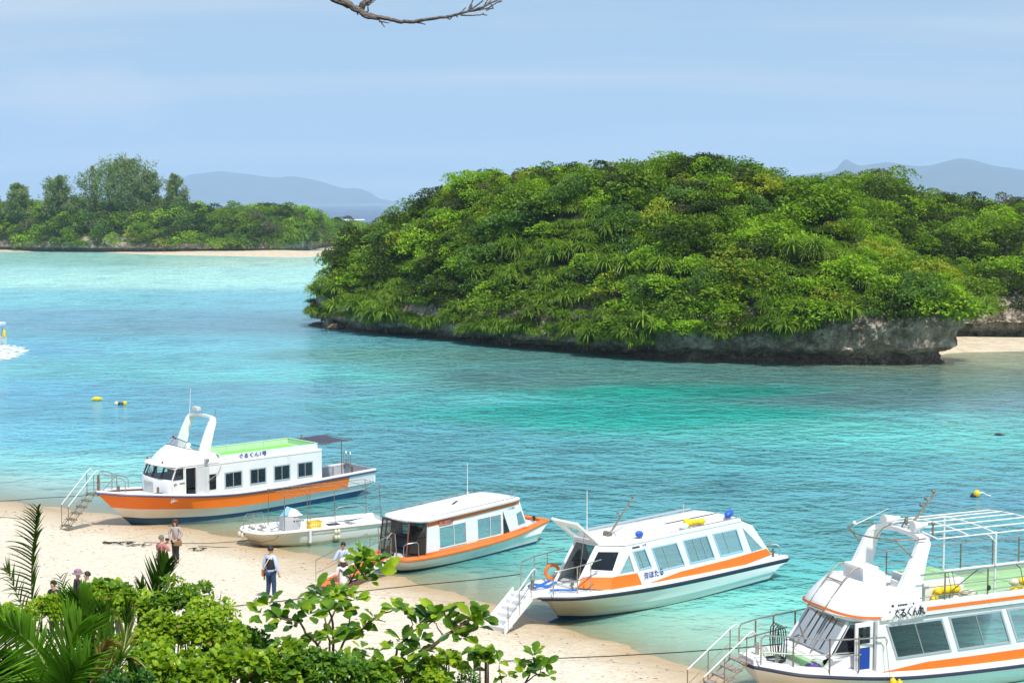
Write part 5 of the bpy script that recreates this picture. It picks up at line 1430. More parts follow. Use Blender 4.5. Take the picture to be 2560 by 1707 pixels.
WD = dict(w3=[(3.77, 2.11), (3.17, 2.12), (2.89, 1.46), (3.50, 1.45)], w4=[(2.88, 2.10), (1.63, 2.11), (1.27, 1.28), (2.55, 1.27)], w5=[(1.32, 2.13), (.07, 2.13), (-.27, 1.29), (1.01, 1.28)], w6=[(-.2, 2.14), (-1.48, 2.14), (-1.79, 1.31), (-.56, 1.30)])
tri1 = [(3.93, 2.02), (3.73, 1.44), (4.42, 1.46)]; tri2 = [(-1.80, 2.14), (-2.85, 1.24), (-2.22, 1.20)]
yD = lambda z: 1.24 - .10 * (z - 1.0)
def wallD(q):
    outl = [(4.86, .92), (4.05, 2.36), (-1.75, 2.38), (-2.35, 2.14), (-3.32, .95), (-3.3, .78), (2.0, .86)]
    for sg in (1, -1):
        hs = [WD[k] for k in WD] + ([tri1, tri2] if sg > 0 else [tri1])
        q.panel(outl, hs, lambda a, b: (a, sg * yD(b), b), (0, -sg * .06, 0))
        # angled front quarter with its window
        A_, B_ = Vector((4.86, sg * yD(1.0), 1.0)), Vector((5.73, sg * .5, 1.12))
        At, Bt = Vector((4.05, sg * yD(2.36), 2.36)), Vector((4.78, sg * .5, 2.36))
        f = lambda u, v: (A_.lerp(B_, u).lerp(At.lerp(Bt, u), v))
        n_ = (B_ - A_).cross(At - A_).normalized() * (-.05 if sg < 0 else .05) * 1
        q.panel([(0, 0), (1, 0), (1, 1), (0, 1)], [[(.14, .42), (.86, .42), (.86, .84), (.14, .84)]], f, -n_ if n_.x > 0 else n_)
    q.panel([(-1.0, .8), (1.0, .8), (.9, 2.2), (-.9, 2.2)], [], lambda a, b: (-3.32 + (b - .95) * .8, a, b), (.04, 0, 0))
part('cabin_wall', m_whiteclean, D_, wallD)
for k, c in WD.items():
    for sg in (1, -1):
        cc = [(a, sg * yD(b), b) for a, b in c]
        window(D_, cc if sg > 0 else [cc[1], cc[0], cc[3], cc[2]], (0, sg, .1), m_glass if k != 'w6' else m_glassc, m_ltframe, .035, [.42] if k != 'w5' else [.38, .72])
for sg in (1, -1):
    A_, B_ = Vector((4.86, sg * yD(1.0), 1.0)), Vector((5.73, sg * .5, 1.12)); At, Bt = Vector((4.05, sg * yD(2.36), 2.36)), Vector((4.78, sg * .5, 2.36))
    f = lambda u, v: (A_.lerp(B_, u).lerp(At.lerp(Bt, u), v)); nn = Vector((.7, sg * .7, .3))
    cs = [f(.88, .86), f(.12, .86), f(.12, .40), f(.88, .40)]
    window(D_, cs if sg > 0 else [cs[1], cs[0], cs[3], cs[2]], nn, m_glassd if sg > 0 else m_glassc, m_whiteclean, .03, name='front_window')
for (tri, sg) in ((tri1, 1), (tri2, 1), (tri1, -1)):
    part('side_pane', m_glassd, D_, lambda q: q.add([(a, sg * (yD(b) - .02), b) for a, b in tri], [(0, 1, 2)]))
def bandD(q):
    y_ = lambda b: yD(b) + .008
    q.panel([(3.60, 1.37), (3.40, .94), (4.2, .96), (4.87, 1.02), (4.72, 1.42)], [], lambda a, b: (a, y_(b), b), (0, -.004, 0))
    A_, B_ = Vector((4.87, y_(1.0), 1.0)), Vector((5.75, .5, 1.12)); At, Bt = Vector((4.06, y_(2.36), 2.36)), Vector((4.79, .5, 2.36))
    q.panel([(0, 0), (1, 0), (1, .24), (0, .29)], [], lambda u, v: A_.lerp(B_, u).lerp(At.lerp(Bt, u), v) + Vector((.006, .006, 0)), (-.003, -.003, 0))
    q.panel([(3.36, .93), (1.5, 1.10), (-1.0, 1.14), (-3.05, 1.22), (-3.30, .97), (-1.8, .82), (0, .83), (2.2, .88)], [], lambda a, b: (a, y_(b), b), (0, -.004, 0))
part('orange_stripe', m_orange, D_, bandD)
def roofD(q):
    pl = [(4.10, 1.12), (4.80, .52), (4.82, -.52), (4.10, -1.12), (-1.75, -1.12), (-2.35, -1.10), (-3.3, -.95), (-3.3, .95), (-2.35, 1.10), (-1.75, 1.12)]
    zt = [2.36, 2.36, 2.36, 2.36, 2.38, 2.15, 1.0, 1.0, 2.15, 2.38]
    rows = []
    for s_, dz in ((1.0, -.03), (1.005, .0), (.99, .04), (.93, .075), (.5, .10), (.05, .11)):
        rows.append([(.8 + (x - .8) * (s_ if x > 0 else 1), y * s_, z + dz * (1 if z > 2 else .3)) for (x, y), z in zip(pl, zt)])
    # main slab, rear slope
    for r_ in rows: pass
    q.loft([[(x, y, z) for x, y, z in r_[:5]] + [r_[9]] for r_ in rows], close=True)
    for a, b in ((4, 5), (5, 6)):
        q.add([(pl[a][0], pl[a][1], zt[a] + .03), (pl[b][0], pl[b][1], zt[b] + .03), (pl[13 - a][0] if 0 else pl[9 - (a - 4)][0], pl[9 - (a - 4)][1], zt[a] + .03), (pl[9 - (b - 4)][0], pl[9 - (b - 4)][1], zt[b] + .03)], [(0, 1, 3, 2)])
    q.add([(x, y, 2.34) for x, y in pl[:4]] + [(-1.75, -1.1, 2.34), (-1.75, 1.1, 2.34)], [(5, 4, 3, 2, 1, 0)])
part('roof', m_whiteclean, D_, roofD, 40)
# raised hatch with its window
def hatchD(q):
    O_ = Vector((4.78, 0, 2.40)); u_ = Vector((0, 1, 0)); v_ = Vector((1.05, 0, .80)).normalized()
    w_ = 1.30
    q.panel([(-.55, 0), (.55, 0), (.55, w_), (-.55, w_)], [[(-.36, .22), (.36, .22), (.36, .95), (-.36, .95)]], lambda a, b: O_ + u_ * a + v_ * b, Vector((-.04, 0, .06)))
    for sg in (1, -1): q.panel([(0, 0), (w_, 0), (w_, -.10), (0, -.06)], [], lambda a, b: O_ + u_ * sg * .55 + v_ * a + Vector((.5, 0, -.8)) * -b * -1, Vector((0, .03 * sg, 0)))
ht = part('hatch', m_white, D_, hatchD)
part('pane', m_glassc, ht, lambda q: q.add([Vector((4.78, a, 2.42)) + Vector((1.05, 0, .80)).normalized() * b for a, b in ((-.36, .22), (.36, .22), (.36, .95), (-.36, .95))], [(0, 1, 2, 3)]))
part('hatch_strut', m_steel, D_, lambda q: [q.tube([(5.35, y, 2.85), (5.6, y, 1.3)], .012, 5) for y in (.5,)])
part('door_frame', m_white, D_, lambda q: [q.tube([(4.78, y, 2.36), (5.73, y, 1.12)], .055, 4) for y in (.5, -.5)] + [q.tube([(5.73, .5, 1.12), (5.73, -.5, 1.12)], .04, 4)])
part('inner_wall', m_grey, D_, lambda q: (q.box((1.0, 0, .90), (7.4, 2.2, .03)), q.box((3.1, -.75, 1.5), (.05, .7, 1.2))))
part('engine_box', m_dint, D_, lambda q: (q.box((4.4, -.55, 1.35), (.35, .5, .5)), q.tube([(4.9, -.45, 1.1), (4.9, -.45, 1.55)], .02, 5)))
def seatD(q):
    for x in (2.5, 1.4, .3, -.8):
        for y in (.7, -.7): q.rbox((x, y, 1.15), (.45, .6, .1)); q.rbox((x - .2, y, 1.4), (.07, .6, .42))
part('seat_row', m_lgrey, D_, seatD)
part('curtain', mat('pink_curtain', (.62, .42, .34), .9), D_, lambda q: q.loft([[(-.35 - .5 * t * t - .05 * s, -.6 + .0 * t, 2.1 - .75 * t) for s in range(3)] for t in (0, .3, .6, 1)]))
part('name_plate', m_text_k, D_, lambda q: [q.box((3.74 - k * .05, yD(2.2) + .008, 2.215), (.036, .006, .06)) for k in range(7)] + [q.box((3.25, yD(2.2) + .008, 2.23), (.04, .006, .05)), q.box((3.15, yD(2.2) + .008, 2.24), (.05, .006, .06))])
txt(D_, '海ほたる', .255, (3.30, yD(1.1) + .012, 1.12), (-1, 0, .035), (.06, -.1, 1), m_text_b, xs=.95, bold=.003)
txt(D_, 'YAMAHA', .075, (-2.65, 1.325, .42), (-1, 0, .02), (0, 0, 1), m_text_k, name='registration_mark')
part('roof_rail', m_steel, D_, lambda q: [q.tube(p, .016, 5) for p in ([(3.59, 1.02, 2.42), (-1.95, 1.02, 2.50)], [(3.0, 1.02, 2.38), (3.0, 1.02, 2.44)], [(1.8, 1.02, 2.38), (1.8, 1.02, 2.45)], [(-.6, 1.02, 2.4), (-.6, 1.02, 2.47)], [(-1.6, 1.02, 2.4), (-1.6, 1.02, 2.49)])], True)
part('roof_pole', m_alu, D_, lambda q: (q.tube([(3.7, -1.05, 2.48), (-1.5, -1.05, 2.53)], .035, 6), q.tube([(3.7, -1.18, 2.47), (-1.5, -1.18, 2.52)], .02, 5), q.tube([(-1.15, -1.05, 2.42), (-1.15, -1.05, 2.75)], .025, 6)), True)
part('antenna', m_galv, D_, lambda q: q.tube([(5.0 - .6, -.35, 2.4), (5.0 - .6, -.35, 4.0)], [.022, .012], 5))
def mastD(q):
    q.tube([(3.55, 0, 2.62), (2.60, 0, 3.56)], [.035, .025], 6); q.ball((2.58, 0, 3.6), .05, 8, 6)
    q.tube([(3.15, 0, 3.02), (3.28, 0, 3.12)], .016, 5); q.ball((3.3, 0, 3.15), .045, 8, 6)
    for a in (0, 2.1, 4.2): q.tube([(3.6, 0, 2.62), (3.6 + .18 * math.cos(a), .18 * math.sin(a), 2.44)], .015, 5)
    q.tube([(3.75, .1, 2.5), (3.75, -.16, 2.5)], .10, 10)
part('folding_mast', m_rusty, D_, mastD, True)
hn = [[(7.0, .78, 1.08), (7.0, .78, 1.78), (6.95, .80, 1.86), (6.2, 1.05, 1.95), (5.1, 1.02, 2.02)], [(6.2, 1.05, 1.05), (6.2, 1.05, 1.94)], [(5.65, 1.1, 1.02), (5.65, 1.1, 1.97)], [(7.0, .78, 1.45), (6.2, 1.05, 1.5), (5.3, 1.05, 1.6)],
      [(6.95, -.80, 1.1), (6.95, -.80, 1.82), (6.9, -.82, 1.9), (6.1, -1.08, 1.92), (4.6, -1.2, 1.95)], [(6.1, -1.08, 1.0), (6.1, -1.08, 1.9)], [(5.45, -1.15, 1.0), (5.45, -1.15, 1.92)]]
part('bow_rail', m_steel, D_, lambda q: [q.tube(p, .02, 6) for p in hn], True)
part('stern_rail', m_steel, D_, lambda q: [q.tube(p, .018, 6) for p in ([(-3.7, .8, .78), (-3.7, .8, 1.22), (-3.85, .8, 1.28), (-4.05, .3, 1.28), (-4.08, -.6, 1.28)], [(-4.05, 1.0, .72), (-4.05, 1.0, 1.12), (-4.0, .9, 1.18), (-3.7, .6, 1.15)])], True)
for p in ((5.75, .35, 1.0), (6.9, -.3, 1.08), (-3.75, .95, .75)):
    part('bollard', m_rusty, D_, lambda q: q.tube([p, (p[0], p[1], p[2] + .32)], .05, 8))
part('hose', m_pipe_bl, D_, lambda q: [q.tube([(6.9 - .12 * k, -.5 + .3 * j, 1.15 + .04 * math.sin(k)) for k in range(9)], .045, 6) for j in (0, 1)] + [q.tube([(6.0, .8, 1.12), (6.4, .62, 1.16), (6.7, .3, 1.14)], .04, 6)], True)
lb = part('life_ring', m_orange2, D_, lambda q: q.tube([Vector((5.5, -.86, 1.36)) + Vector((.20 * math.sin(a), -.10 * math.sin(a), .22 * math.cos(a))) for a in [k / 18 * 6.283 for k in range(19)]], .06, 7), True)
floats(FD.w(3.25, .95, 2.5), FD.a, [(0, 0, .08, 1, .2, .2, m_blueflt, 1)], .115, .19, 'net_float', 'small blue float lying on the cabin boat roof beside the folded mast')
floats(FD.w(-1.35, .9, 2.58), FD.a, [(0, 0, .06, 1, .15, -.3, m_blueflt, 1)], .13, .23, 'net_float', 'large blue float at the rear edge of the cabin boat roof')
floats(FD.w(.45, .85, 2.5), FD.a, [(.25, 0, .08, 1, .2, 0, m_yellow, 1), (.0, .02, .09, 1, .1, .1, m_yellow, .95), (-.26, .1, .09, 1, -.1, 0, m_yellow, 1), (.02, -.28, .08, 1, 0, 0, m_yellow, .9), (.6, .1, .03, 1, 0, 0, m_white, 1.0)], .12, .19, 'net_floats', 'bunch of yellow floats lying together on the white roof of the cabin boat')
boarding_ladder(FD, (7.72, .12, 1.16), (9.0, .30, .2), 'chunky white closed-side steps with five treads leading up to the boat with the raised hatch', .74, 6, m_whiteclean, m_rusty, closed=True, rails=(-1,), rail_h=.85, post=True, depth=.32)
part('bow_platform', m_whiteclean, D_, lambda q: q.rbox((7.5, .1, 1.08), (.5, .8, .08), .03))

# ================================================================== boat E: big tour boat cut by the right edge
FE = Frame(13.83, 45.51, 204)
E_ = empty('tour_boat', FE.O, FE.a, 'largest white tour boat with pipe-framed upper deck, cut by the lower right corner', 'boat')
SE_ = 2.6      # how far the stern runs past the picture
lines = [
 [(0, 7.6, 0, .15), (.2, 6.4, 0, -.3), (.5, 3.2, 0, -.5), (1, -4.6, 0, -.4)],
 [(0, 7.62, .04, .2), (.2, 6.2, .6, -.1), (.5, 3.0, 1.15, -.15), (1, -4.6, 1.25, -.1)],
 [(0, 7.66, .06, .35), (.2, 6.3, .75, .1), (.5, 3.0, 1.28, .03), (1, -4.6, 1.34, .03)],
 [(0, 7.95, .15, .72), (.2, 6.7, .98, .50), (.5, 3.2, 1.38, .26), (1, -4.8, 1.42, .18)],
 [(0, 7.97, .16, .74), (.2, 6.72, 1.03, .52), (.5, 3.2, 1.43, .28), (1, -4.8, 1.47, .20)],
 [(0, 8.2, .38, 1.05), (.2, 6.9, 1.28, .88), (.5, 3.4, 1.58, .55), (1, -5.0, 1.6, .40)],
 [(0, 8.28, .42, 1.13), (.2, 6.95, 1.34, .97), (.5, 3.4, 1.62, .62), (1, -5.0, 1.63, .47)],
 [(0, 8.27, .42, 1.20), (.2, 6.95, 1.32, 1.04), (.5, 3.4, 1.60, .69), (1, -5.0, 1.61, .54)],
 [(0, 8.24, .38, 1.26), (.2, 6.93, 1.29, 1.10), (.5, 3.4, 1.57, .75), (1, -5.0, 1.58, .60)],
]
hE, rE = hull(E_, lines, SS, ([1, 1, 0, 0, 0, 0, 2, 0], [hull_mat('hull_paint_large_boat', 4.8, 7.2, .45, 1.15, (.60, .54, .36)), m_blueboot, m_navy]))
shE = [r_[0][-1] for r_ in rE]
def tabE(k): return sorted((p[0], p[k]) for p in shE)
def capE(q):
    for sg in (1, -1):
        rows = [[(p[0], sg * p[1], p[2]), (p[0] - .01, sg * (p[1] - .04), p[2] + .06), (p[0] - .04, sg * max(.03, p[1] - .22), p[2] + .08), (p[0] - .04, sg * max(.02, p[1] - .25), p[2] - .02), (p[0] - .04, sg * max(.02, p[1] - .27), p[2] - .16)] for p in shE]
        q.loft(rows if sg > 0 else [r_[::-1] for r_ in rows])
    q.rbox((8.05, 0, 1.30), (.42, .78, .12), .05)
part('gunwale', m_white, E_, capE, 40)
part('rub_strake', m_navy, E_, lambda q: [q.tube([(p[0] + .02, sg * (p[1] + .06), p[2] - .10) for p in shE], .05, 6) for sg in (1, -1)] + [q.tube([(8.28, .45, 1.16), (8.33, 0, 1.16), (8.28, -.45, 1.16)], .05, 6)], True)
part('well_deck', m_green2, E_, lambda q: q.loft([[(p[0] - .04, p[1] - .25, p[2] - .15), (p[0] - .04, -p[1] + .25, p[2] - .15)] for p in shE]))
part('rope_well', m_grey, E_, lambda q: (q.box((7.2, -.1, 1.0), (.9, .9, .05)),))
# cabin sides with leaning windows
WE = [[(4.69, 2.11), (2.92, 2.11), (2.61, 1.26), (4.36, 1.25)], [(2.60, 2.12), (.86, 2.12), (.53, 1.26), (2.28, 1.25)], [(.58, 2.13), (-1.1, 2.13), (-1.45, 1.27), (.22, 1.27)], [(-1.4, 2.13), (-3.0, 2.13), (-3.3, 1.28), (-1.75, 1.28)]]
yE = lambda z: 1.50 - .06 * max(0, z - .8)
def wallE(q):
    outl = [(5.10, .86), (5.0, 2.30), (-4.6, 2.33), (-4.6, .60), (0, .66)]
    q.panel(outl, [[c for c in w_] for w_ in WE], lambda a, b: (a, yE(b), b), (0, -.06, 0))
    q.panel(outl, [[c for c in w_] for w_ in WE], lambda a, b: (a, -yE(b), b), (0, .06, 0))
    q.box((5.05, 0.95, 1.6), (.06, 1.0, 1.4)); q.box((5.05, -0.95, 1.6), (.06, 1.0, 1.4))
part('cabin_wall', m_white, E_, wallE)
for w_ in WE:
    for sg in (1, -1):
        cc = [(a, sg * yE(b), b) for a, b in [(w_[0][0] + .05, w_[0][1] + .05), (w_[1][0] - .05, w_[1][1] + .05), (w_[2][0] - .05, w_[2][1] - .05), (w_[3][0] + .05, w_[3][1] - .05)]]
        window(E_, cc if sg > 0 else [cc[1], cc[0], cc[3], cc[2]], (0, sg, .06), m_glass, m_alu, .05, [.5])
part('gutter_strip', m_alu, E_, lambda q: q.tube([(4.72, yE(2.25) + .02, 2.27), (-4.5, yE(2.25) + .02, 2.31)], .018, 5))
for k in range(7):
    part('bracket', m_rusty, E_, lambda q: q.box((4.7 - k * 1.05 - (.15 if k % 2 else 0), yE(2.3) + .03, 2.315), (.05, .05, .06)))
part('orange_stripe', m_orange, E_, lambda q: q.panel([(5.0, .90), (3.4, 1.02), (1.8, 1.00), (.03, 1.0), (-4.6, 1.02), (-4.6, .66), (0, .70), (3.0, .78), (5.0, .88)], [], lambda a, b: (a, yE(b) + .01, b), (0, -.005, 0)))
def inE(q):
    q.box((.2, 0, .72), (9.4, 2.8, .04))
    for x in (4.0, 2.9, 1.8, .7, -.4, -1.5):
        for y in (.8, -.8): q.rbox((x, y, 1.02), (.5, .8, .12)); q.rbox((x - .22, y, 1.3), (.08, .8, .45))
part('seat_row', m_seat, E_, inE)
part('inner_panel', m_orange2, E_, lambda q: q.box((-.15, .2, 1.6), (.1, 1.0, .9)))
# roof slab and upper deck
def roofE(q):
    st = [(4.9, 1.46), (3.6, 1.50), (-4.8, 1.50)]
    q.box((.15, 0, 2.36), (9.6, 2.98, .08))
    for sg in (1, -1): q.box((-.45, sg * 1.46, 2.52), (8.3, .07, .24)); q.box((-.45, sg * 1.40, 2.65), (8.3, .16, .03))
    q.box((-4.6, 0, 2.52), (.08, 2.9, .24))
part('roof', m_white, E_, roofE)
part('roof_stripe', m_orange, E_, lambda q: [q.panel([(3.45, 2.44), (3.45, 2.54), (-4.6, 2.54), (-4.6, 2.44)], [], lambda a, b: (a, sg * 1.503, b), (0, -sg * .004, 0)) for sg in (1, -1)])
part('upper_deck', m_green3, E_, lambda q: q.box((-.4, 0, 2.43), (8.2, 2.8, .03)))
bn = part('bench_box', m_whiteclean, E_, lambda q: (q.rbox((2.25, .0, 2.74), (1.35, 1.5, .56), .03), q.rbox((2.9, .35, 2.95), (.22, .9, .12))))
part('bench_top', m_green3, bn, lambda q: q.box((2.22, -.05, 3.035), (1.2, 1.2, .02)))
# wheelhouse: lower part with raked windscreen
def whE(q):
    for sg in (1, -1):
        q.loft([[(6.55, sg * .95, .95), (6.3, sg * 1.02, 1.28), (6.15, sg * 1.0, 1.38)], [(5.75, sg * 1.22, .9), (5.7, sg * 1.22, 1.30), (5.65, sg * 1.2, 1.42)], [(5.1, sg * 1.3, .86), (5.1, sg * 1.3, 1.3), (5.1, sg * 1.28, 1.42)]] if sg > 0 else [[(6.55, sg * .95, .95), (6.3, sg * 1.02, 1.28), (6.15, sg * 1.0, 1.38)][::-1], [(5.75, sg * 1.22, .9), (5.7, sg * 1.22, 1.30), (5.65, sg * 1.2, 1.42)][::-1], [(5.1, sg * 1.3, .86), (5.1, sg * 1.3, 1.3), (5.1, sg * 1.28, 1.42)][::-1]])
    q.loft([[(6.55, .95, .95), (6.62, 0, .95), (6.55, -.95, .95)], [(6.42, .95, 1.28), (6.48, 0, 1.28), (6.42, -.95, 1.28)], [(6.2, 1.0, 1.36), (6.3, 0, 1.36), (6.2, -1.0, 1.36)]])
    q.box((5.7, 0, 1.30), (1.1, 2.3, .04))
    q.loft([[(6.7, .55, .98), (6.72, -.6, .98)], [(6.55, .6, 1.22), (6.58, -.65, 1.22)], [(6.25, .7, 1.30), (6.25, -.7, 1.30)]])
part('wheelhouse_wall', m_whiteclean, E_, whE, 40)
part('green_locker', m_green3, E_, lambda q: q.rbox((6.55, .25, 1.06), (.4, 1.3, .3), .08))
part('purple_bundle', m_purple, E_, lambda q: q.ball((6.62, .78, 1.06), (.2, .26, .16), 10, 8), True)
for (yb, yt) in ((.98, .92), (-.95, -.9)):
    part('windscreen_pillar', m_whiteclean, E_, lambda q: q.tube([(6.28, yb, 1.36), (5.62, yt, 2.22)], .055 if abs(yb) > .5 else .03, 5))
for sg in (1, -1): part('side_pillar', m_whiteclean, E_, lambda q: q.tube([(5.35, sg * 1.24, 1.4), (5.25, sg * 1.2, 2.25)], .035, 5))
for (a, b) in ((.92, .08), (.02, -.88)):
    window(E_, [(5.64, b, 2.2), (5.64, a, 2.2), (6.26, a + .03, 1.4), (6.26, b, 1.4)][::1], (.8, 0, .6), m_glass, m_alu, .03, name='windscreen')
for sg in (1, -1):
    window(E_, [(5.6, sg * .98, 2.2), (5.28, sg * 1.2, 2.2), (5.36, sg * 1.24, 1.44), (6.15, sg * 1.02, 1.42)], (.5, sg * .8, .2), m_glass, m_alu, .03, name='side_window')
part('chart_desk', m_dint, E_, lambda q: (q.box((5.6, .3, 1.42), (.5, 1.2, .2)), q.box((5.3, -.5, 1.5), (.3, .4, .5))))
# door ajar: white frame, glass above, blue panel below
def doorE(q):
    f = lambda a, b: (5.72 - a * .98, 1.40 - a * .02, b)
    q.panel([(0, .95), (.60, .95), (.60, 2.30), (0, 2.30)], [[(.10, 1.72), (.50, 1.72), (.50, 2.18), (.10, 2.18)], [(.10, 1.02), (.50, 1.02), (.50, 1.62), (.10, 1.62)]], f, (0, -.04, 0))
dr = part('door', m_whiteclean, E_, doorE)
part('blue_panel', m_deepblue, dr, lambda q: q.box((5.426, 1.375, 1.32), (.40, .02, .62)))
part('pane', m_glass, dr, lambda q: q.add([(5.63, 1.375, 1.72), (5.22, 1.37, 1.72), (5.22, 1.37, 2.18), (5.63, 1.375, 2.18)], [(0, 1, 2, 3)]))
part('doorway_frame', m_alu, E_, lambda q: (q.box((5.08, 1.42, 1.6), (.07, .06, 1.4)),))
# cowl above the wheelhouse
cL = [(3.5, 1.50, 2.30), (4.6, 1.46, 2.24), (5.35, 1.28, 2.26), (5.80, .85, 2.32), (5.98, 0, 2.38), (5.80, -.85, 2.32), (5.35, -1.28, 2.26), (4.6, -1.46, 2.24), (3.5, -1.50, 2.30)]
cU = [(3.45, 1.28, 3.02), (4.15, 1.18, 3.06), (4.75, 1.0, 3.14), (5.12, .62, 3.22), (5.24, 0, 3.26), (5.12, -.62, 3.22), (4.75, -1.0, 3.14), (4.15, -1.18, 3.06), (3.45, -1.28, 3.02)]
def cowlE(q):
    lo = dense(cL); up_ = dense(cU); rows = [[(p[0] - .12, p[1] * .9, p[2]) for p in lo], [(p[0] + .0, p[1], p[2] - .0) for p in lo], [(p[0] + .04, p[1] * 1.01, p[2] + .06) for p in lo], [(p[0] + .01, p[1] * 1.0, p[2] + .15) for p in lo]]
    base = rows[-1]
    for t in (.12, .3, .5, .7, .88, 1.0):
        bul = .09 * math.sin(t * math.pi)
        rows.append([(lerp(a[0], b[0], t) + bul, lerp(a[1], b[1], t) * (1 + .03 * math.sin(t * math.pi)), lerp(a[2], b[2], t)) for a, b in zip(base, up_)])
    rows.append([(b[0] - .09, b[1] * .9, b[2] + .0) for b in up_]); rows.append([(b[0] - .15, b[1] * .85, b[2] - .28) for b in up_])
    q.loft(rows)
    q.box((4.1, 0, 2.80), (1.6, 2.2, .04)); q.box((3.5, 0, 2.75), (.06, 2.6, .5))
part('cowl', m_whiteclean, E_, cowlE, 40)
lo = [(p[0] + .03, p[1] * 1.012, p[2] + .10) for p in dense(cL)]
part('cowl_stripe', m_orange2, E_, lambda q: q.loft([[(p[0] + .035, p[1] * 1.006 + (.004 if p[1] > 0 else -.004), p[2] + .02) for p in lo[5:-3]], [(p[0] + .02, p[1] * 1.003 + (.006 if p[1] > 0 else -.006), p[2] + .085) for p in lo[5:-3]]]))
part('console', m_whiteclean, E_, lambda q: (q.rbox((4.55, .0, 3.22), (.55, .95, .62), .08), q.rbox((4.2, .05, 3.1), (.4, .8, .5), .1)))
part('side_seat', m_whiteclean, E_, lambda q: q.rbox((3.9, -.4, 3.0), (.7, .9, .18), .04))
# arch
def archE(q):
    for sg in (1, -1):
        prof = [((3.80, 1.22, 3.00), .74, .16), ((3.62, 1.20, 3.45), .60, .14), ((3.42, 1.18, 3.95), .46, .12), ((3.28, 1.13, 4.22), .42, .12), ((3.20, 1.0, 4.36), .40, .09), ((3.18, .7, 4.41), .38, .07), ((3.17, 0, 4.44), .36, .06)]
        rows = []
        for (c, wd, th) in prof:
            x, y, z = c; y *= sg
            if z < 4.3: rows.append([(x + wd * .5, y - sg * th, z), (x + wd * .5, y, z), (x - wd * .5, y, z - .05), (x - wd * .5, y - sg * th, z - .05)])
            else: rows.append([(x + wd * .4, y, z - th * 1.8), (x + wd * .4, y, z), (x - wd * .5, y, z - .03), (x - wd * .5, y, z - th * 1.8 - .03)])
        q.loft(rows if sg > 0 else [r_[::-1] for r_ in rows], close=True)
part('mast_arch', m_whiteclean, E_, archE, 40)
def hoopE(q):
    ring = [(3.25, 1.15, 4.35), (3.6, 1.13, 4.34), (4.1, .9, 4.33), (4.5, .35, 4.34), (4.62, -.3, 4.36), (4.4, -.85, 4.38), (3.9, -1.1, 4.40), (3.3, -1.15, 4.40)]
    rr = [tuple(smooth_interp([(i, p[c]) for i, p in enumerate(ring)], s) for c in range(3)) for s in np.linspace(0, 7, 28)]
    q.tube(rr, .022, 6); 
    q.tube([(4.45, .5, 4.34), (3.9, .1, 4.5), (3.3, -.3, 4.5)], .016, 5)
    q.tube([(4.12, .88, 4.33), (3.62, 1.17, 3.78)], .02, 5); q.tube([(4.3, -.95, 4.37), (3.75, -1.16, 3.85)], .022, 5)
part('hoop_rail', m_rusty, E_, hoopE, True)
for (x, y, dx) in ((3.25, -.35, .3), (3.15, .72, .24)):
    part('loudspeaker', m_whiteclean, E_, lambda q: (q.tube([(x + dx, y, 4.62), (x + dx * .5, y, 4.62), (x - .12, y, 4.62), (x - .25, y, 4.62)], [.155, .13, .075, .06], 12), q.tube([(x, y, 4.42), (x, y, 4.6)], .02, 5)), True)
def mastE(q):
    a, b = Vector((3.1, .2, 4.45)), Vector((2.12, .12, 5.38)); q.tube([a, b], [.04, .028], 6)
    for t, s_ in ((.55, .12), (.72, .13), (1.0, .03)): p = a.lerp(b, t); q.tube([p, p + Vector((.10, 0, s_ * .8))], .012, 4); q.ball(p + Vector((.1, 0, s_ * .8)), .05, 8, 6)
    q.ball((3.12, .1, 4.62), (.06, .06, .12), 8, 6); q.tube([(3.2, .0, 4.45), (3.0, .05, 4.75)], .02, 5)
part('folding_mast', m_rusty, E_, mastE, True)
part('antenna', m_galv, E_, lambda q: (q.tube([(4.05, -.95, 4.42), (2.9, -.98, 4.78)], [.014, .006], 5), q.ball((4.1, -.95, 4.46), .06, 8, 6)))
part('mast_light', m_rusty, E_, lambda q: (q.tube([(2.95, 1.05, 4.3), (2.95, 1.05, 4.68)], .03), q.ball((2.95, 1.05, 4.72), .055, 8, 6)))
# front ladder up the cowl and over the windscreen
def ladE(q):
    for y in (.36, -.36):
        q.tube([(6.42, y, 1.36), (5.70, y, 2.26)], .022, 5)
        q.tube([(6.05, y, 2.42), (5.35, y, 3.25), (5.05, y, 3.50), (4.85, y, 3.52)], .022, 5)
    for p in ((6.02, 2.46), (5.75, 2.78), (5.42, 3.17)): q.tube([(p[0], .36, p[1]), (p[0], -.36, p[1])], .018, 5)
part('ladder', m_rusty, E_, ladE, True)
# upper-deck rails and canopy frame
def rl(sg, x0, x1):
    ps = []
    y = sg * 1.42
    ps.append([(x0, y, 3.42), (x1, y, 3.42), (x1 - .02, y, 2.65)]); ps.append([(x0, y, 3.05), (x1, y, 3.05)]); ps.append([(x0 - .0, y, 2.80), (x1, y, 2.80)])
    return ps
part('deck_rail', m_steel, E_, lambda q: [q.tube(p, .022 if i == 0 else .012, 6) for i, p in enumerate(rl(1, 3.62, -4.3))], True)
part('deck_rail', m_steel, E_, lambda q: [q.tube(p, .022 if i == 0 else .014, 6) for i, p in enumerate(rl(-1, 3.55, -2.3))] + [q.tube([(-2.3, -1.42, 3.42), (-4.0, .6, 3.42)], .02, 6), q.tube([(-2.3, -1.42, 3.05), (-4.0, .6, 3.05)], .014, 5)], True)
for x in (2.79, 1.31, -.2, -1.7): part('stanchion', m_rusty, E_, lambda q: q.tube([(x, 1.42, 2.62), (x, 1.42, 3.42)], .022, 6))
for x in (2.6, 1.2, -.1, -1.3, -2.3): part('stanchion', m_rusty, E_, lambda q: q.tube([(x, -1.42, 2.62), (x, -1.42, 3.42)], .022, 6))
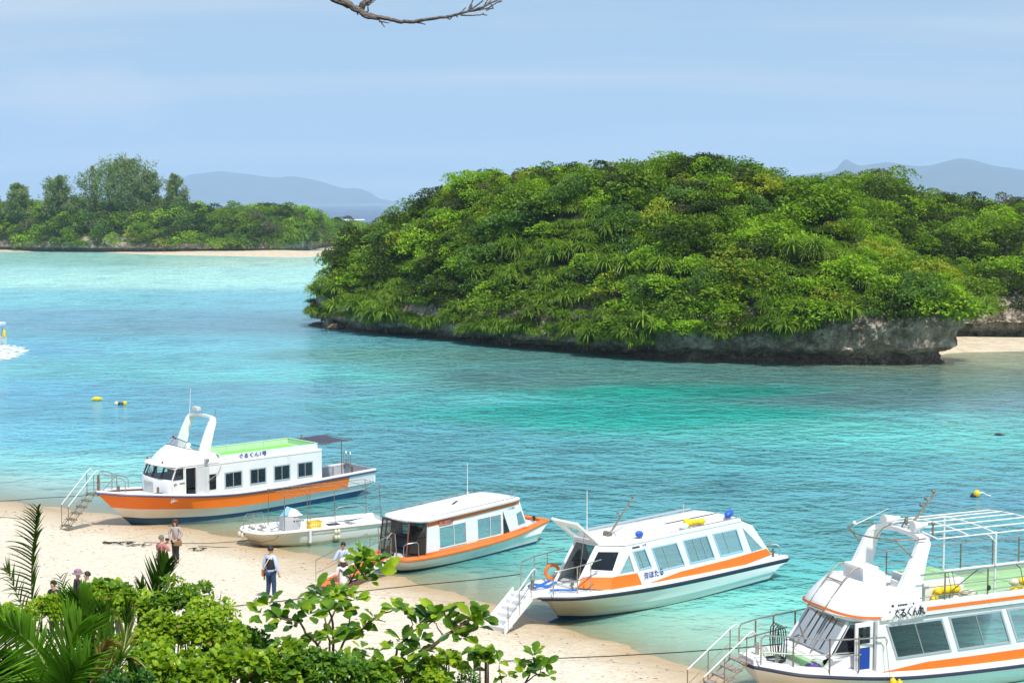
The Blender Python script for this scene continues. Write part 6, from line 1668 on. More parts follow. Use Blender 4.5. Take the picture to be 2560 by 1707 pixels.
def canE(q):
    Z = 4.36; x0, x1 = 3.03, -.95; y0, y1 = 1.38, -1.22
    cr = lambda y: Z + .10 * (1 - (y / 1.4) ** 2)
    for y in np.linspace(y0, y1, 6): q.tube([(x0 if y != y1 else 2.6, y, cr(y)), (x1, y, cr(y))], .022, 5)
    for x in (x0, 1.95, 1.05, x1):
        q.tube([(x - .15 * (0), y, cr(y) - .01) for y in np.linspace(y0, y1, 8)], .022, 5)
    q.tube([(1.0, 1.38, 4.1), (1.35, 1.38, 4.36)], .014, 5); q.tube([(1.0, 1.38, 4.05), (1.05, 1.0, 4.38)], .014, 5)
part('canopy_frame', m_galv, E_, canE, True)
for p in ((1.03, 1.38), (.7, -1.22), (-4.0, 1.38)):
    part('canopy_post', m_galv, E_, lambda q: q.tube([(p[0], p[1], 2.6), (p[0], p[1], 4.4)], .03, 6))
# bow rails
part('bow_rail', m_steel, E_, lambda q: [q.tube(p, .022, 6) for p in ([(8.15, .58, 1.25), (8.15, .58, 1.95), (8.05, .62, 2.05), (7.3, 1.0, 2.0), (6.4, 1.42, 1.94), (4.88, 1.56, 1.88)], [(8.15, .58, 1.6), (7.3, 1.02, 1.55), (6.2, 1.42, 1.50), (5.6, 1.5, 1.48)],
    [(8.1, -.60, 1.25), (8.1, -.6, 1.95), (8.0, -.64, 2.05), (7.2, -1.05, 2.02), (5.2, -1.5, 2.0), (5.0, -1.52, 1.9)], [(8.1, -.6, 1.6), (7.2, -1.05, 1.55), (6.0, -1.42, 1.55)])], True)
for p in ((7.4, .98), (6.52, 1.38), (5.67, 1.5), (7.3, -1.02), (6.5, -1.35), (5.7, -1.46)):
    part('rail_stanchion', m_rusty, E_, lambda q: q.tube([(p[0], p[1], 1.0), (p[0], p[1], 1.98)], .024, 6))
for p in ((7.9, .0, 1.34), (7.35, .12, 1.05)):
    part('mooring_cross', m_steel, E_, lambda q: (q.tube([p, (p[0], p[1], p[2] + .34)], .05, 8), q.tube([(p[0], p[1] - .17, p[2] + .22), (p[0], p[1] + .17, p[2] + .22)], .02, 5)))
part('rope_coil', m_blackrope, E_, lambda q: [q.tube([(6.95 + .1 * math.sin(k), -.75 + .12 * j + .05 * k, 1.05 + .95 * math.sin(k / 6 * 3.14)) for k in range(7)], .016, 5) for j in range(4)] + [q.tube([Vector((7.2, -.2, 1.06 + .015 * (k % 24) / 6)) + Vector((math.cos(k * .6) * .3, math.sin(k * .6) * .24, 0)) for k in range(46)], .022, 5)])
part('hanging_cord', m_rope, E_, lambda q: (q.tube([(4.86, 1.57, 1.88), (4.84, 1.6, 1.6), (4.78, 1.66, .9), (4.74, 1.68, .7)], .009, 4), q.tube([(4.9, 1.56, 1.9), (4.8, 1.58, 1.78), (4.84, 1.58, 1.66)], .014, 4)))
txt(E_, 'ぐるくん丸', .25, (4.62, 1.62, 2.40), (-1, -.06, 0), (0, -.22, 1), m_text_k, xs=.86, bold=.009)
pb = part('registration_plate', m_text_k, E_, lambda q: [q.box((4.43 - k * .055, 1.535, 2.70), (.042, .008, .06)) for k in range(6)] + [q.box((4.62, 1.535, 2.70), (.08, .008, .07))])
part('registration_dots', m_text_b, pb, lambda q: (q.ball((3.92, 1.52, 2.70), (.035, .008, .035), 8, 6), q.box((4.03, 1.52, 2.70), (.03, .008, .03))))
part('cable_loop', m_black, E_, lambda q: (q.tube([(.35, 1.45, 3.42), (.2, 1.47, 3.3), (.1, 1.47, 2.9), (.05, 1.46, 2.8)], .012, 4), q.ball((1.31, 1.47, 2.86), (.07, .04, .08), 8, 6), q.tube([(1.6, 1.4, 3.4), (1.4, 1.1, 3.3), (2.1, .9, 2.75)], .012, 4), q.tube([(2.75, 1.47, 3.45), (2.65, 1.5, 3.0), (2.7, 1.5, 2.7)], .01, 4), q.tube([(2.6, 1.47, 3.45), (2.5, 1.5, 3.0), (2.6, 1.5, 2.72)], .01, 4)))
floats(FE.w(4.70, 1.72, .52), FE.a, [(-.0, 0, .12, 0, 0, 1, m_yellow, 1), (-.2, .03, .06, .1, 0, 1, m_yellow, .95), (.02, .06, -.2, 0, 0, 1, m_yellow, 1)], .105, .15, 'net_floats', 'three yellow floats hanging over the hull side of the largest tour boat')
floats(FE.w(2.35, .95, 2.56), FE.a, [(.42, 0, .02, .8, .6, 0, m_yellow, 1), (.2, -.12, .16, .7, .7, .3, m_yellow, 1.05), (-.05, -.1, .2, 1, .1, 0, m_yellow, 1.1), (-.4, -.12, .18, 1, 0, 0, m_yellow, 1.05), (-.12, .22, -.01, 1, .3, 0, m_whflt, 1.1), (-.42, .28, -.02, 1, 0, 0, m_whflt, .9), (-.7, .2, -.02, 1, 0, 0, m_whflt, .95), (-.62, .0, .1, 1, 0, 0, m_whflt, .9), (-.92, -.02, .04, 1, 0, 0, m_whflt, .85)], .12, .17, 'net_floats', 'heap of yellow and cream floats beside the white bench box on the upper deck')
floats(FE.w(-.35, .85, 2.54), FE.a, [(.22, 0, .2, 1, 0, 0, m_whflt, 1), (-.1, 0, .2, 1, 0, 0, m_yellow, 1.05), (-.42, 0, .19, 1, 0, 0, m_yellow, 1), (.22, .05, -.0, 1, 0, 0, m_yellow, 1.02), (-.1, .05, -.0, 1, 0, 0, m_yellow, 1.05), (-.42, .05, 0, 1, 0, 0, m_yellow, 1)], .11, .15, 'net_floats', 'two rows of yellow floats and one white on the green deck at right')
boarding_ladder(FE, (8.45, .05, 1.30), (10.0, .12, .3), 'grey open boarding steps with rusty posts leading up to the largest boat at lower right', .72, 6, mat('weathered_board', (.36, .32, .29), .8, noise_amt=.35, noise_scale=6), m_rusty, rail_h=.85, post=True, depth=.26)

# ================================================================== far boat leaving at the left edge, wake and floats on the water
fb = empty('far_boat', (-48.55, 152.0, 0), R(178), 'white boat with a yellow float, cut by the left edge, throwing up a white wake', 'boat')
lines = [[(0, 8, 0, .0), (1, 0, 0, -.3)], [(0, 8.2, .1, .3), (1, 0, 1.0, 0)], [(0, 8.8, .2, 1.1), (.3, 6.5, 1.1, .85), (1, 0, 1.15, .72)]]
hull(fb, lines, [i / 12 for i in range(13)], ([0, 0], [m_white]))
part('deck', m_lgrey, fb, lambda q: q.box((3, 0, .66), (6, 2.1, .05)))
part('cabin_wall', m_whiteclean, fb, lambda q: (q.rbox((3.2, 0, 1.2), (5.0, 1.9, 1.0), .1), q.rbox((2.6, 0, 1.92), (5.2, 2.1, .34), .12)))
part('window', m_glassd, fb, lambda q: q.box((3.4, 0, 1.35), (3.6, 1.93, .45)))
part('rail_post', m_white, fb, lambda q: [q.tube([(.25, y, .6), (.4, y, 1.8)], .05, 5) for y in (-.9, 0, .9)])
floats((-48.15, 151.2, .95), 0, [(0, 0, .12, 0, .1, 1, m_yellow, 1)], .16, .42, 'net_float', 'yellow float hanging at the stern of the boat cut by the left edge')
m_foam = mat('foam', (.80, .86, .88), .8, noise_amt=.1)
def foam(name, label, pts, n, size, seed, z=.03, flat=.25):
    r = random.Random(seed); mb = MB()
    for i in range(n):
        c = pts(r); s_ = size * r.uniform(.3, 1.1); k = r.randint(5, 7); a0 = r.random() * 6
        ring = [(c[0] + s_ * r.uniform(.7, 1.5) * math.cos(a0 + j / k * 6.283), c[1] + s_ * 1.1 * r.uniform(.6, 1.2) * math.sin(a0 + j / k * 6.283), z) for j in range(k)]
        mb.add(ring + [(c[0], c[1], z + s_ * flat)], [(j, (j + 1) % k, k) for j in range(k)])
    o = mb.build(name, m_foam); tag(o, label, 'foam', kind='stuff'); return o
def wk(r):
    t = r.random() ** .8; return (-48.6 + (.9 + 4.2 * math.sin(min(1, t * 1.5) * 2.2)) * r.random() ** .8, 150.3 - 26 * t ** 1.2 + r.uniform(-1.5, 1.5))
foam('wake_foam', 'white churned wake behind the boat at the left edge', wk, 900, .27, 4, .02, .15)
def bw(r):
    t = r.uniform(-1, 1); return (-122 + 10 * t + 0, 1210 + r.uniform(-14, 14) * (1 - t * t))
foam('breaking_wave', 'small white breaker on the open sea between the islands', bw, 160, 1.3, 5, .15, .5)
b1 = at(223 * K, 920 * K, 0)
floats(b1 + Vector((0, 0, .12)), .2, [(0, 0, 0, 1, .1, 0, m_yellow, 1)], .17, .32, 'buoy', 'single yellow oval buoy floating on the water behind the left boat')
b2 = at(277 * K, 930 * K, 0)
floats(b2 + Vector((0, 0, .06)), .2, [(-.28, 0, .03, 0, 0, 1, m_whflt, 1), (.28, 0, .04, 0, 0, 1, m_yellow, 1), (0, .0, -.04, 1, 0, 0, m_black, 1.3)], .14, .17, 'buoys', 'pair of small yellowish buoys on a dark bar, right of the single oval buoy')
b3 = at(2243 * K, 1141 * K, 0)
bo = floats(b3 + Vector((0, 0, .08)), 0, [(0, 0, .06, .3, 0, 1, m_yellow, 1), (-.14, -.02, -.03, 1, 0, 0, m_black, .8)], .16, .19, 'buoy', 'yellow buoy trailing a white rope, on the water above the largest boat')
part('rope', m_white, bo, lambda q: [q.tube([(.15, .0, .12), (.3, .05 * j, .12), (.5, .1 * j, .0), (.66, .1 * j, -.04)], .025, 5) for j in (0, 1)], True)
b4 = at(2292 * K, 1000 * K, 0)
floats(b4 + Vector((0, 0, .03)), 0, [(0, 0, .04, 1, 0, 0, m_black, 1), (.25, 0, -.02, 1, 0, 0, m_black, .7), (-.12, 0, 0, 0, 0, 1, m_whflt, .6)], .09, .2, 'buoy', 'small dark buoy low in the water at far right')

# mooring lines over the sand
def line(pts, r, label, sag=None, m=None):
    P = []
    for (u, v, z) in pts:
        p = at(u * K, v * K, .4)
        if z is None:
            for _ in range(4): p = at(u * K, v * K, ground(p.x, p.y) + .03)
        else: p = at(u * K, v * K, z)
        P.append(p)
    e = empty('mooring_line', P[0], 0, label, 'rope')
    mb = MB(); mb.tube([p - P[0] for p in P], r, 5); mb.build('rope', m or m_blackrope, e, smooth=True); return e
line([(-30, 1152, None), (40, 1148, None), (100, 1143, .5), (180, 1139, 1.0), (215, 1134, 1.55)], .014, 'dark mooring line running from the left edge to the steps of the leftmost boat')
line([(-20, 1186, None), (20, 1188, None), (55, 1192, None), (90, 1196, None)], .012, 'short dark line lying on the sand at the left edge')
line([(330, 1245, None), (400, 1247, None), (480, 1247, None), (560, 1242, .1), (582, 1236, .3)], .012, 'upper of two dark lines running over the sand to the open skiff')
line([(455, 1253, None), (500, 1256, None), (590, 1256, .05), (612, 1250, .1)], .012, 'lower of two dark lines running over the sand to the open skiff')
line([(470, 1400, None), (530, 1392, None), (650, 1379, None), (740, 1367, None), (830, 1357, .4), (960, 1343, .65), (1100, 1330, 1.0), (1195, 1318, 1.25)], .016, 'long dark mooring line rising from the beach to the bow with the raised hatch')
line([(1150, 1518, None), (1250, 1512, None), (1400, 1506, .35), (1560, 1497, .7), (1700, 1487, 1.0), (1795, 1478, 1.35)], .016, 'dark mooring line rising from the lower beach to the largest boat')
def tangle(u, v, w_, n, seed, label):
    r = random.Random(seed); c = at(u * K, v * K, .4); c.z = ground(c.x, c.y)
    e = empty('rope_heap', c, 0, label, 'rope')
    pts = [Vector((r.uniform(-w_, w_) * .5 * (1 if i % 2 else .7) + w_ * (i / n - .5), r.uniform(-.28, .28), .03 + .05 * r.random())) for i in range(n)]
    mb = MB(); mb.tube(pts, .013, 5); mb.build('rope', m_blackrope, e, smooth=True)
tangle(272, 1245, .9, 26, 3, 'knotted heap of dark rope on the sand left of the two walkers')
tangle(322, 1247, .6, 14, 4, 'thin tail of dark rope on the sand beside the knotted heap')
tangle(452, 1252, .45, 16, 5, 'small dark rope coil on the sand right of the woman with the bag')
tangle(592, 1390, .16, 10, 6, 'small rope knot on the line near the man in the vest')
# washed-up weed and shell bits
m_debris = mat('dry_weed', (.17, .13, .09), .9, noise_amt=.5, noise_scale=9)
r = random.Random(12); mb = MB()
for i in range(520):
    x = r.uniform(-22, 8); d = r.choice([r.gauss(2.2, 1.0), r.uniform(1, 15), r.gauss(9, 2.2)])
    y = interp(SHORE, x) - max(.6, d) / .73
    if y < 30: continue
    z = ground(x, y); s_ = r.uniform(.015, .06) * (1.6 if r.random() < .1 else 1); a = r.uniform(-.5, .5)
    q = [(math.cos(a + k * 1.257) * s_ * r.uniform(.6, 1.6), math.sin(a + k * 1.257) * s_ * r.uniform(.25, .6)) for k in range(5)]
    mb.add([(x + u, y + v, z + .006) for u, v in q] + [(x, y, z + .02)], [(k, (k + 1) % 5, 5) for k in range(5)])
o = mb.build('beach_debris', m_debris); tag(o, 'scattered dark bits of dry weed and shell on the sand', 'beach debris', kind='stuff')
# small rocks at the islet's left beach and the island's left tip
def rock(p, s_, label, seed):
    r = random.Random(seed); e = bmesh.new(); bmesh.ops.create_icosphere(e, subdivisions=3, radius=1)
    for v in e.verts: v.co *= 1 + .35 * noise.noise(v.co * 1.3 + Vector((seed, 0, 0))) + .15 * noise.noise(v.co * 3.5)
    me = bpy.data.meshes.new('rock'); e.to_mesh(me); e.free(); me.materials.append(m_rock)
    o = bpy.data.objects.new('rock', me); COL.objects.link(o); o.location = p; o.scale = s_; o.rotation_euler = (0, 0, r.random() * 6); tag(o, label, 'rock')
for i, (u, v, s_, lab) in enumerate([(740, 748, (1.6, 1.2, .35), 'flat low rock in the water at the foot of the left island tip'), (722, 704, (.5, .5, .55), 'small upright dark rock just off the left island tip'), (762, 752, (1.3, 1.0, 1.0), 'blocky fallen rock under the left island tip'), (785, 754, (2.0, 1.2, .5), 'long slab of rock at the waterline under the left island flank'), (18, 571, (2.2, 1.5, 2.4), 'lone dark boulder on the sand at the foot of the distant islet')]):
    p = at(u * K, v * K, 0); rock(p + Vector((0, 0, .1)), s_, lab, i + 2)

# ================================================================== people
m_skin = mat('skin', (.55, .33, .22), .6); m_hair = mat('dark_hair', (.018, .013, .011), .6); m_hairb = mat('brown_hair', (.075, .03, .018), .65); m_hairg = mat('grey_hair', (.16, .15, .15), .8)
m_shirtb = mat('pale_blue_shirt', (.50, .58, .80), .85, noise_amt=.12, noise_scale=14); m_vest = mat('dark_vest', (.025, .02, .03), .9, noise_amt=.2, noise_scale=9)
m_jean = mat('blue_jeans', (.025, .06, .16), .9, noise_amt=.3, noise_scale=9); m_beige = mat('grey_beige_shirt', (.42, .36, .36), .9, noise_amt=.15, noise_scale=14)
m_dtrou = mat('dark_trousers', (.045, .04, .045), .9, noise_amt=.2); m_pink = mat('red_check_shirt', (.52, .20, .20), .9, noise_amt=.35, noise_scale=30); m_pale = mat('pale_pink_top', (.78, .68, .68), .85, noise_amt=.08, noise_scale=12)
m_khaki = mat('khaki_trousers', (.42, .26, .15), .9, noise_amt=.15); m_bag = mat('brown_bag', (.30, .17, .08), .7, noise_amt=.3); m_obag = mat('orange_brown_bag', (.42, .13, .04), .7); m_shoe = mat('shoes', (.05, .045, .04), .7)
m_cap = mat('cream_cap', (.80, .74, .60), .85); m_lime = mat('lime_cloth', (.25, .60, .10), .8); m_hatpk = mat('pink_grey_hat', (.30, .24, .30), .9, noise_amt=.5, noise_scale=25)
def skin_mesh(name, verts, edges, rad, m, parent, sub=1, root=0, extra=None):
    me = bpy.data.meshes.new(name); me.from_pydata([tuple(v) for v in verts], edges, [])
    o = bpy.data.objects.new(name, me); COL.objects.link(o)
    o.modifiers.new('s', 'SKIN'); sv = me.skin_vertices[0].data
    for i, r_ in enumerate(rad): sv[i].radius = r_ if isinstance(r_, tuple) else (r_, r_)
    for i in range(len(verts)): sv[i].use_root = (i == root)
    if sub: ms = o.modifiers.new('u', 'SUBSURF'); ms.levels = sub; ms.render_levels = sub
    bpy.context.view_layer.update()
    ne = bpy.data.meshes.new_from_object(o.evaluated_get(bpy.context.evaluated_depsgraph_get()))
    bpy.data.objects.remove(o)
    ne.materials.clear(); ne.materials.append(m); ne.name = name
    if extra is not None:
        bm = bmesh.new(); bm.from_mesh(ne)
        b2 = bpy.data.meshes.new('x'); b2.from_pydata(extra.v, [], extra.f); bm.from_mesh(b2); bm.to_mesh(ne); bm.free()
    ne.polygons.foreach_set('use_smooth', [True] * len(ne.polygons))
    q = bpy.data.objects.new(name, ne); COL.objects.link(q); q.parent = parent; return q
def person(loc, rz, h, label, top, bottom, hair, armL, armR, sleeves='long', hair_style='short', lean=(0, 0), stance=.1, shoes=m_shoe, group=None, head_turn=0.0, slim=1.0):
    """local axes: +Y the way the person faces, +X to their right... arms are (elbow, wrist) points in metres for a 1.7 m body"""
    k = h / 1.7
    e = empty('person', loc, rz, label, 'person', group)
    V = Vector
    lx, ly = lean
    pel = V((0, 0, .90)); sp_ = V((lx * .4, ly * .4, 1.08)); ch = V((lx * .8, ly * .8, 1.28)); nb = V((lx, ly, 1.43)); nk = V((lx, ly + .01, 1.48)); hd0 = nk + V((0, .015, .06)); hd1 = nk + V((0, .01, .14)); hd2 = nk + V((0, .0, .20))
    vs = [pel, sp_, ch, nb, nk, hd0, hd1, hd2]; ed = [(0, 1), (1, 2), (2, 3), (3, 4), (4, 5), (5, 6), (6, 7)]
    s = slim
    rd = [(.135 * s, .10 * s), (.115 * s, .09 * s), (.135 * s, .10 * s), (.075, .065), (.052, .052), (.062, .072), (.082, .095), (.062, .075)]
    legs = {}
    for sg in (-1, 1):
        hip = V((.085 * sg, 0, .86)); kn = V((stance * .8 * sg + .02 * sg, .03, .47)); an = V((stance * sg + .02 * sg, -.01, .08)); toe = V((stance * sg * 1.15 + .03 * sg, .13, .03))
        b = len(vs); vs += [hip, kn, an, toe]; ed += [(0, b), (b, b + 1), (b + 1, b + 2), (b + 2, b + 3)]; rd += [.088 * s, .056, .038, (.035, .022)]
        legs[sg] = (hip, kn, an, toe)
    arms = {}
    for sg, (el, wr) in ((-1, armL), (1, armR)):
        sh_ = V((lx + .175 * sg * s, ly, 1.39)); el = V(el); wr = V(wr)
        d = (wr - el).normalized(); palm = wr + d * .075
        b = len(vs); vs += [sh_, el, wr, palm]; ed += [(3, b), (b, b + 1), (b + 1, b + 2), (b + 2, b + 3)]; rd += [.055 * s, .038, .025, (.036, .018)]
        sd = d.cross(V((0, 1, .3))); sd = sd.normalized() if sd.length > .01 else V((1, 0, 0)); cv = sd.cross(d)
        for j, (o_, ln) in enumerate(((-.030, .065), (-.010, .078), (.010, .074), (.030, .058))):
            b2 = len(vs); vs += [palm + sd * o_ + d * .03, palm + sd * o_ * 1.1 + d * (.03 + ln * .55) + cv * .008, palm + sd * o_ * 1.1 + d * (.03 + ln) + cv * .03]
            ed += [(b + 3, b2), (b2, b2 + 1), (b2 + 1, b2 + 2)]; rd += [.010, .0085, .007]
        b2 = len(vs); vs += [wr + d * .035 + sd * -.04 + cv * .012, wr + d * .075 + sd * -.062 + cv * .025]; ed += [(b + 3, b2), (b2, b2 + 1)]; rd += [.011, .009]
        arms[sg] = (sh_, el, wr)
    ex = MB(); ex.ball(hd1 + V((0, .098, -.015)), (.012, .018, .02), 6, 5); ex.ball(hd1 + V((.085, .0, -.01)), (.012, .02, .03), 6, 5); ex.ball(hd1 + V((-.085, .0, -.01)), (.012, .02, .03), 6, 5)
    ex.ball(hd0 + V((0, .055, -.015)), (.03, .025, .02), 6, 5)
    sc_ = lambda a: [V(v) * k for v in a]
    for i, q in enumerate(ex.v): ex.v[i] = tuple(c * k for c in q)
    skin_mesh('body', sc_(vs), ed, [tuple(c * k for c in (q if isinstance(q, tuple) else (q, q))) for q in rd], m_skin, e, 1, 0, ex)
    # face
    part('face_features', m_hair, e, lambda q: (q.ball((hd1 + V((.032, .088, .01))) * k, .009 * k, 6, 5), q.ball((hd1 + V((-.032, .088, .01))) * k, .009 * k, 6, 5), q.box((hd0 + V((0, .082, .005))) * k, (.035 * k, .01 * k, .006 * k))))
    # top
    tv = [pel + V((0, 0, -.10)), pel + V((0, 0, .03)), sp_, ch, nb + V((0, 0, -.01))]; te = [(0, 1), (1, 2), (2, 3), (3, 4)]; tr_ = [(.175 * s, .135 * s), (.170 * s, .130 * s), (.155 * s, .120 * s), (.170 * s, .125 * s), (.088, .080)]
    for sg in (-1, 1):
        sh_, el, wr = arms[sg]; b = len(tv)
        end = wr if sleeves == 'long' else (el if sleeves == 'elbow' else el.lerp(wr, .5))
        tv += [sh_, el if sleeves != 'elbow' else sh_.lerp(el, .6), end]; te += [(4, b), (b, b + 1), (b + 1, b + 2)]; tr_ += [.078 * s, .062, .048]
    skin_mesh('shirt', sc_(tv), te, [tuple(c * k for c in (q if isinstance(q, tuple) else (q, q))) for q in tr_], top, e, 1)
    # trousers
    bv = [pel + V((0, 0, .03))]; be = []; br_ = [(.150 * s, .115 * s)]
    for sg in (-1, 1):
        hip, kn, an, toe = legs[sg]; b = len(bv); bv += [hip, kn, an + V((0, 0, .02))]; be += [(0, b), (b, b + 1), (b + 1, b + 2)]; br_ += [.108 * s, .082 * s, .066 * s]
    skin_mesh('trousers', sc_(bv), be, [tuple(c * k for c in (q if isinstance(q, tuple) else (q, q))) for q in br_], bottom, e, 1)
    for sg in (-1, 1):
        an, toe = legs[sg][2], legs[sg][3]
        part('shoe', shoes, e, lambda q: q.ball((an.lerp(toe, .5) + V((0, 0, -.02))) * k, (.05 * k, .13 * k, .04 * k), 8, 6), True)
    c = hd1 * k
    def hr(q):
        n = 12
        b = MB(); b.ball((0, 0, 0), 1, 14, 10)
        vv = [V(p) for p in b.v]; keep = []
        for p in vv:
            face = p.y > .45 and p.z < .35
            lowz = -.35 if hair_style == 'short' else -1.0
            if p.z < lowz * (1 if p.y < .3 else .2): p.z = lowz
            rr = V((.100, .112, .112)) if hair_style == 'short' else V((.125, .125, .135))
            if face: rr = rr * .72
            keep.append(tuple(c + V((p.x * rr.x, p.y * rr.y - .012, p.z * rr.z + (.028 if hair_style == 'short' else .01))) * k))
        if hair_style != 'short':
            keep = [(x, y if not (z < c.z and y > c.y) else c.y + (y - c.y) * .3, z - (.10 * k if z < c.z - .05 * k else 0)) for x, y, z in keep]
        q.add(keep, b.f)
    part('hair', hair, e, hr, True)
    return e, dict(c=c, k=k, ch=ch * k, nb=nb * k, pel=pel * k, arms={s_: [p * k for p in a] for s_, a in arms.items()})
def stand(u, v, h, z_head=True):
    """ground point under a person whose head top is seen at picture point u, v (source pixels)"""
    p = at(u, v, h + .5)
    for _ in range(6): p = at(u, v, ground(p.x, p.y) + h)
    p.z = ground(p.x, p.y) - .005; return p
down = lambda sg, f=.0, o=.04: ((.22 * sg + o * sg, -.02 + f, 1.13), (.25 * sg + o * sg, .05 + f, .88))
# man in the vest, seen from behind, head turned right
e, q_ = person(stand(676, 1368, 1.70), R(-28), 1.70, 'man from behind in dark vest over pale blue shirt and jeans, crossbody bag', m_shirtb, m_jean, m_hair, down(-1), down(1, -.02), stance=.11)
skin_mesh('vest', [q_['pel'] + Vector((0, 0, .0)), q_['ch'] * .86, q_['ch'], q_['nb'] - Vector((0, 0, .02))], [(0, 1), (1, 2), (2, 3)], [(.185, .150), (.178, .146), (.190, .150), (.150, .115)], m_vest, e)
part('bag_strap', m_cap, e, lambda q: q.tube([Vector((.12, .02, 1.46)), Vector((.06, -.17, 1.36)), Vector((-.10, -.18, 1.12)), Vector((-.22, -.12, .95))], .016, 5))
part('shoulder_bag', m_obag, e, lambda q: q.rbox((-.24, -.05, .86), (.08, .18, .24), .03))
part('cloth', m_lime, e, lambda q: q.rbox((-.22, -.06, .70), (.03, .08, .18), .01))
# woman with the straw bag
e, q_ = person(stand(438, 1300, 1.56), R(172), 1.56, 'woman facing the camera in grey-beige shirt holding a tan handbag, brown hair', m_beige, m_dtrou, m_hairb, ((-.27, .0, 1.12), (-.12, .17, .98)), ((.27, .02, 1.13), (.07, .18, .97)), hair_style='long', stance=.06)
part('handbag', m_bag, e, lambda q: (q.rbox((-.14, .17, .76), (.30, .10, .20), .04), q.tube([(-.24, .17, .84), (-.14, .18, .98), (-.04, .17, .84)], .010, 5)))
part('bag_strap', m_bag, e, lambda q: q.tube([(.10, .02, 1.33), (.04, .13, 1.2), (-.08, .16, .95)], .010, 5))
# man photographing her
e, q_ = person(stand(403, 1340, 1.66), R(-35), 1.66, 'grey-haired man from behind in faded red checked shirt raising a camera', m_pink, m_dtrou, m_hairg, ((-.26, .06, 1.16), (-.10, .25, 1.38)), ((.30, .10, 1.20), (.12, .27, 1.47)), sleeves='elbow', stance=.1)
part('camera', m_black, e, lambda q: (q.rbox((.02, .24, 1.52), (.12, .07, .08), .01), q.tube([(.02, .26, 1.52), (.02, .34, 1.52)], .03, 8)))
part('bag_strap', m_black, e, lambda q: q.tube([(.12, .03, 1.42), (.05, -.12, 1.30), (-.12, -.14, 1.0), (-.2, -.06, .85)], .012, 5))
# woman with sunglasses at the gangway
e, q_ = person(stand(858, 1357, 1.60), R(178), 1.60, 'woman in sunglasses and pale blue blouse facing the camera beside the gangway', m_shirtb, m_vest, m_hair, ((-.25, .04, 1.13), (-.20, .10, .90)), ((.30, .08, 1.12), (.48, .12, 1.02)), sleeves='mid', stance=.06)
part('sunglasses', m_black, e, lambda q: [q.ball(q_['c'] + Vector((sx * .034, .092, .008)), (.028, .012, .020), 8, 6) for sx in (-1, 1)] + [q.box(q_['c'] + Vector((0, .098, .012)), (.05, .006, .006))])
part('shoulder_strap', m_black, e, lambda q: q.tube([(-.10, .05, 1.38), (-.04, .12, 1.25), (.06, .12, 1.05)], .008, 4))
# woman with the cream cap
e, q_ = person(stand(859, 1400, 1.56), R(12), 1.56, 'woman from behind in cream cap, pale pink top and khaki trousers, bag across her back', m_pale, m_khaki, m_hairb, ((-.26, .06, 1.14), (-.14, .2, 1.12)), ((.28, .04, 1.14), (.20, .2, 1.05)), sleeves='elbow', hair_style='long', lean=(0, .10), stance=.08, slim=1.08)
part('cap', m_cap, e, lambda q: (q.ball(q_['c'] + Vector((0, -.005, .05)), (.118, .128, .095), 12, 8), q.rbox(q_['c'] + Vector((0, .13, .05)), (.15, .12, .012), .005)), True)
part('bag_strap', m_black, e, lambda q: q.tube([(-.13, .0, 1.28), (-.02, -.07, 1.20), (.14, -.08, 1.02), (.22, .0, .92)], .022, 5))
part('sling_bag', m_dtrou, e, lambda q: q.rbox((.24, .02, .90), (.09, .16, .18), .03))
# four people half hidden behind the palms
e, q_ = person(stand(193, 1428, 1.62), R(-60), 1.62, 'person in dark top and pink-crowned grey bucket hat behind the palms', m_vest, m_dtrou, m_hair, down(-1), down(1))
part('hat', m_hatpk, e, lambda q: (q.tube([q_['c'] + Vector((0, 0, z)) for z in (.02, .035, .05, .13, .15)], [.185, .165, .12, .10, .05], 14),), True)
part('hat_crown', mat('pink_patch', (.62, .22, .32), .9, noise_amt=.4, noise_scale=30), e, lambda q: q.ball(q_['c'] + Vector((0, 0, .13)), (.09, .09, .04), 10, 6), True)
person(stand(218.5, 1431, 1.66), R(120), 1.66, 'dark-haired person in white shirt standing right of the bucket hat behind the palms', mat('white_striped_shirt', (.72, .74, .80), .85), m_dtrou, m_hair, down(-1), down(1))
person(stand(134, 1453, 1.60), R(150), 1.60, 'dark-haired person left of the bucket hat, mostly hidden behind the palm leaflets', m_vest, m_dtrou, m_hair, down(-1), down(1))
person(stand(283, 1461, 1.58), R(10), 1.58, 'dark-haired person furthest right of the four half hidden behind the shrubs', mat('grey_top', (.35, .36, .40), .85), m_dtrou, m_hair, down(-1), down(1), hair_style='long')
# ================================================================== foreground: trees and palms on the slope below the viewer
FG = dict(
 light=leaf_mat('leaf_light', [(0, (.105, .190, .006)), (.45, (.225, .355, .012)), (.9, (.400, .510, .035)), (1, (.46, .38, .06))], scale=4.5, gloss=.33, transl=.35, noise_w=.75),
 mid=leaf_mat('leaf_glossy', [(0, (.032, .088, .006)), (.5, (.092, .205, .012)), (1, (.200, .340, .024))], scale=4.5, gloss=.28, transl=.28, noise_w=.75),
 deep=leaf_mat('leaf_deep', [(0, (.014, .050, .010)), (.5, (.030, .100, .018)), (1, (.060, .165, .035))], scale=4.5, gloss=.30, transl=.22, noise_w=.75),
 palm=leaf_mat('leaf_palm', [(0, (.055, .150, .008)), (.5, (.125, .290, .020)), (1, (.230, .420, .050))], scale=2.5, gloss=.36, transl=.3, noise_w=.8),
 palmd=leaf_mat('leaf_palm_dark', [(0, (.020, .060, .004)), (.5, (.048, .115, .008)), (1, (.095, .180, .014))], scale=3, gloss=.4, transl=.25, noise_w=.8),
 dry=leaf_mat('leaf_dry', [(0, (.10, .07, .02)), (.5, (.24, .19, .05)), (1, (.36, .30, .10))], scale=3, transl=.2))
m_rach = mat('frond_rib', (.22, .30, .09), .6)
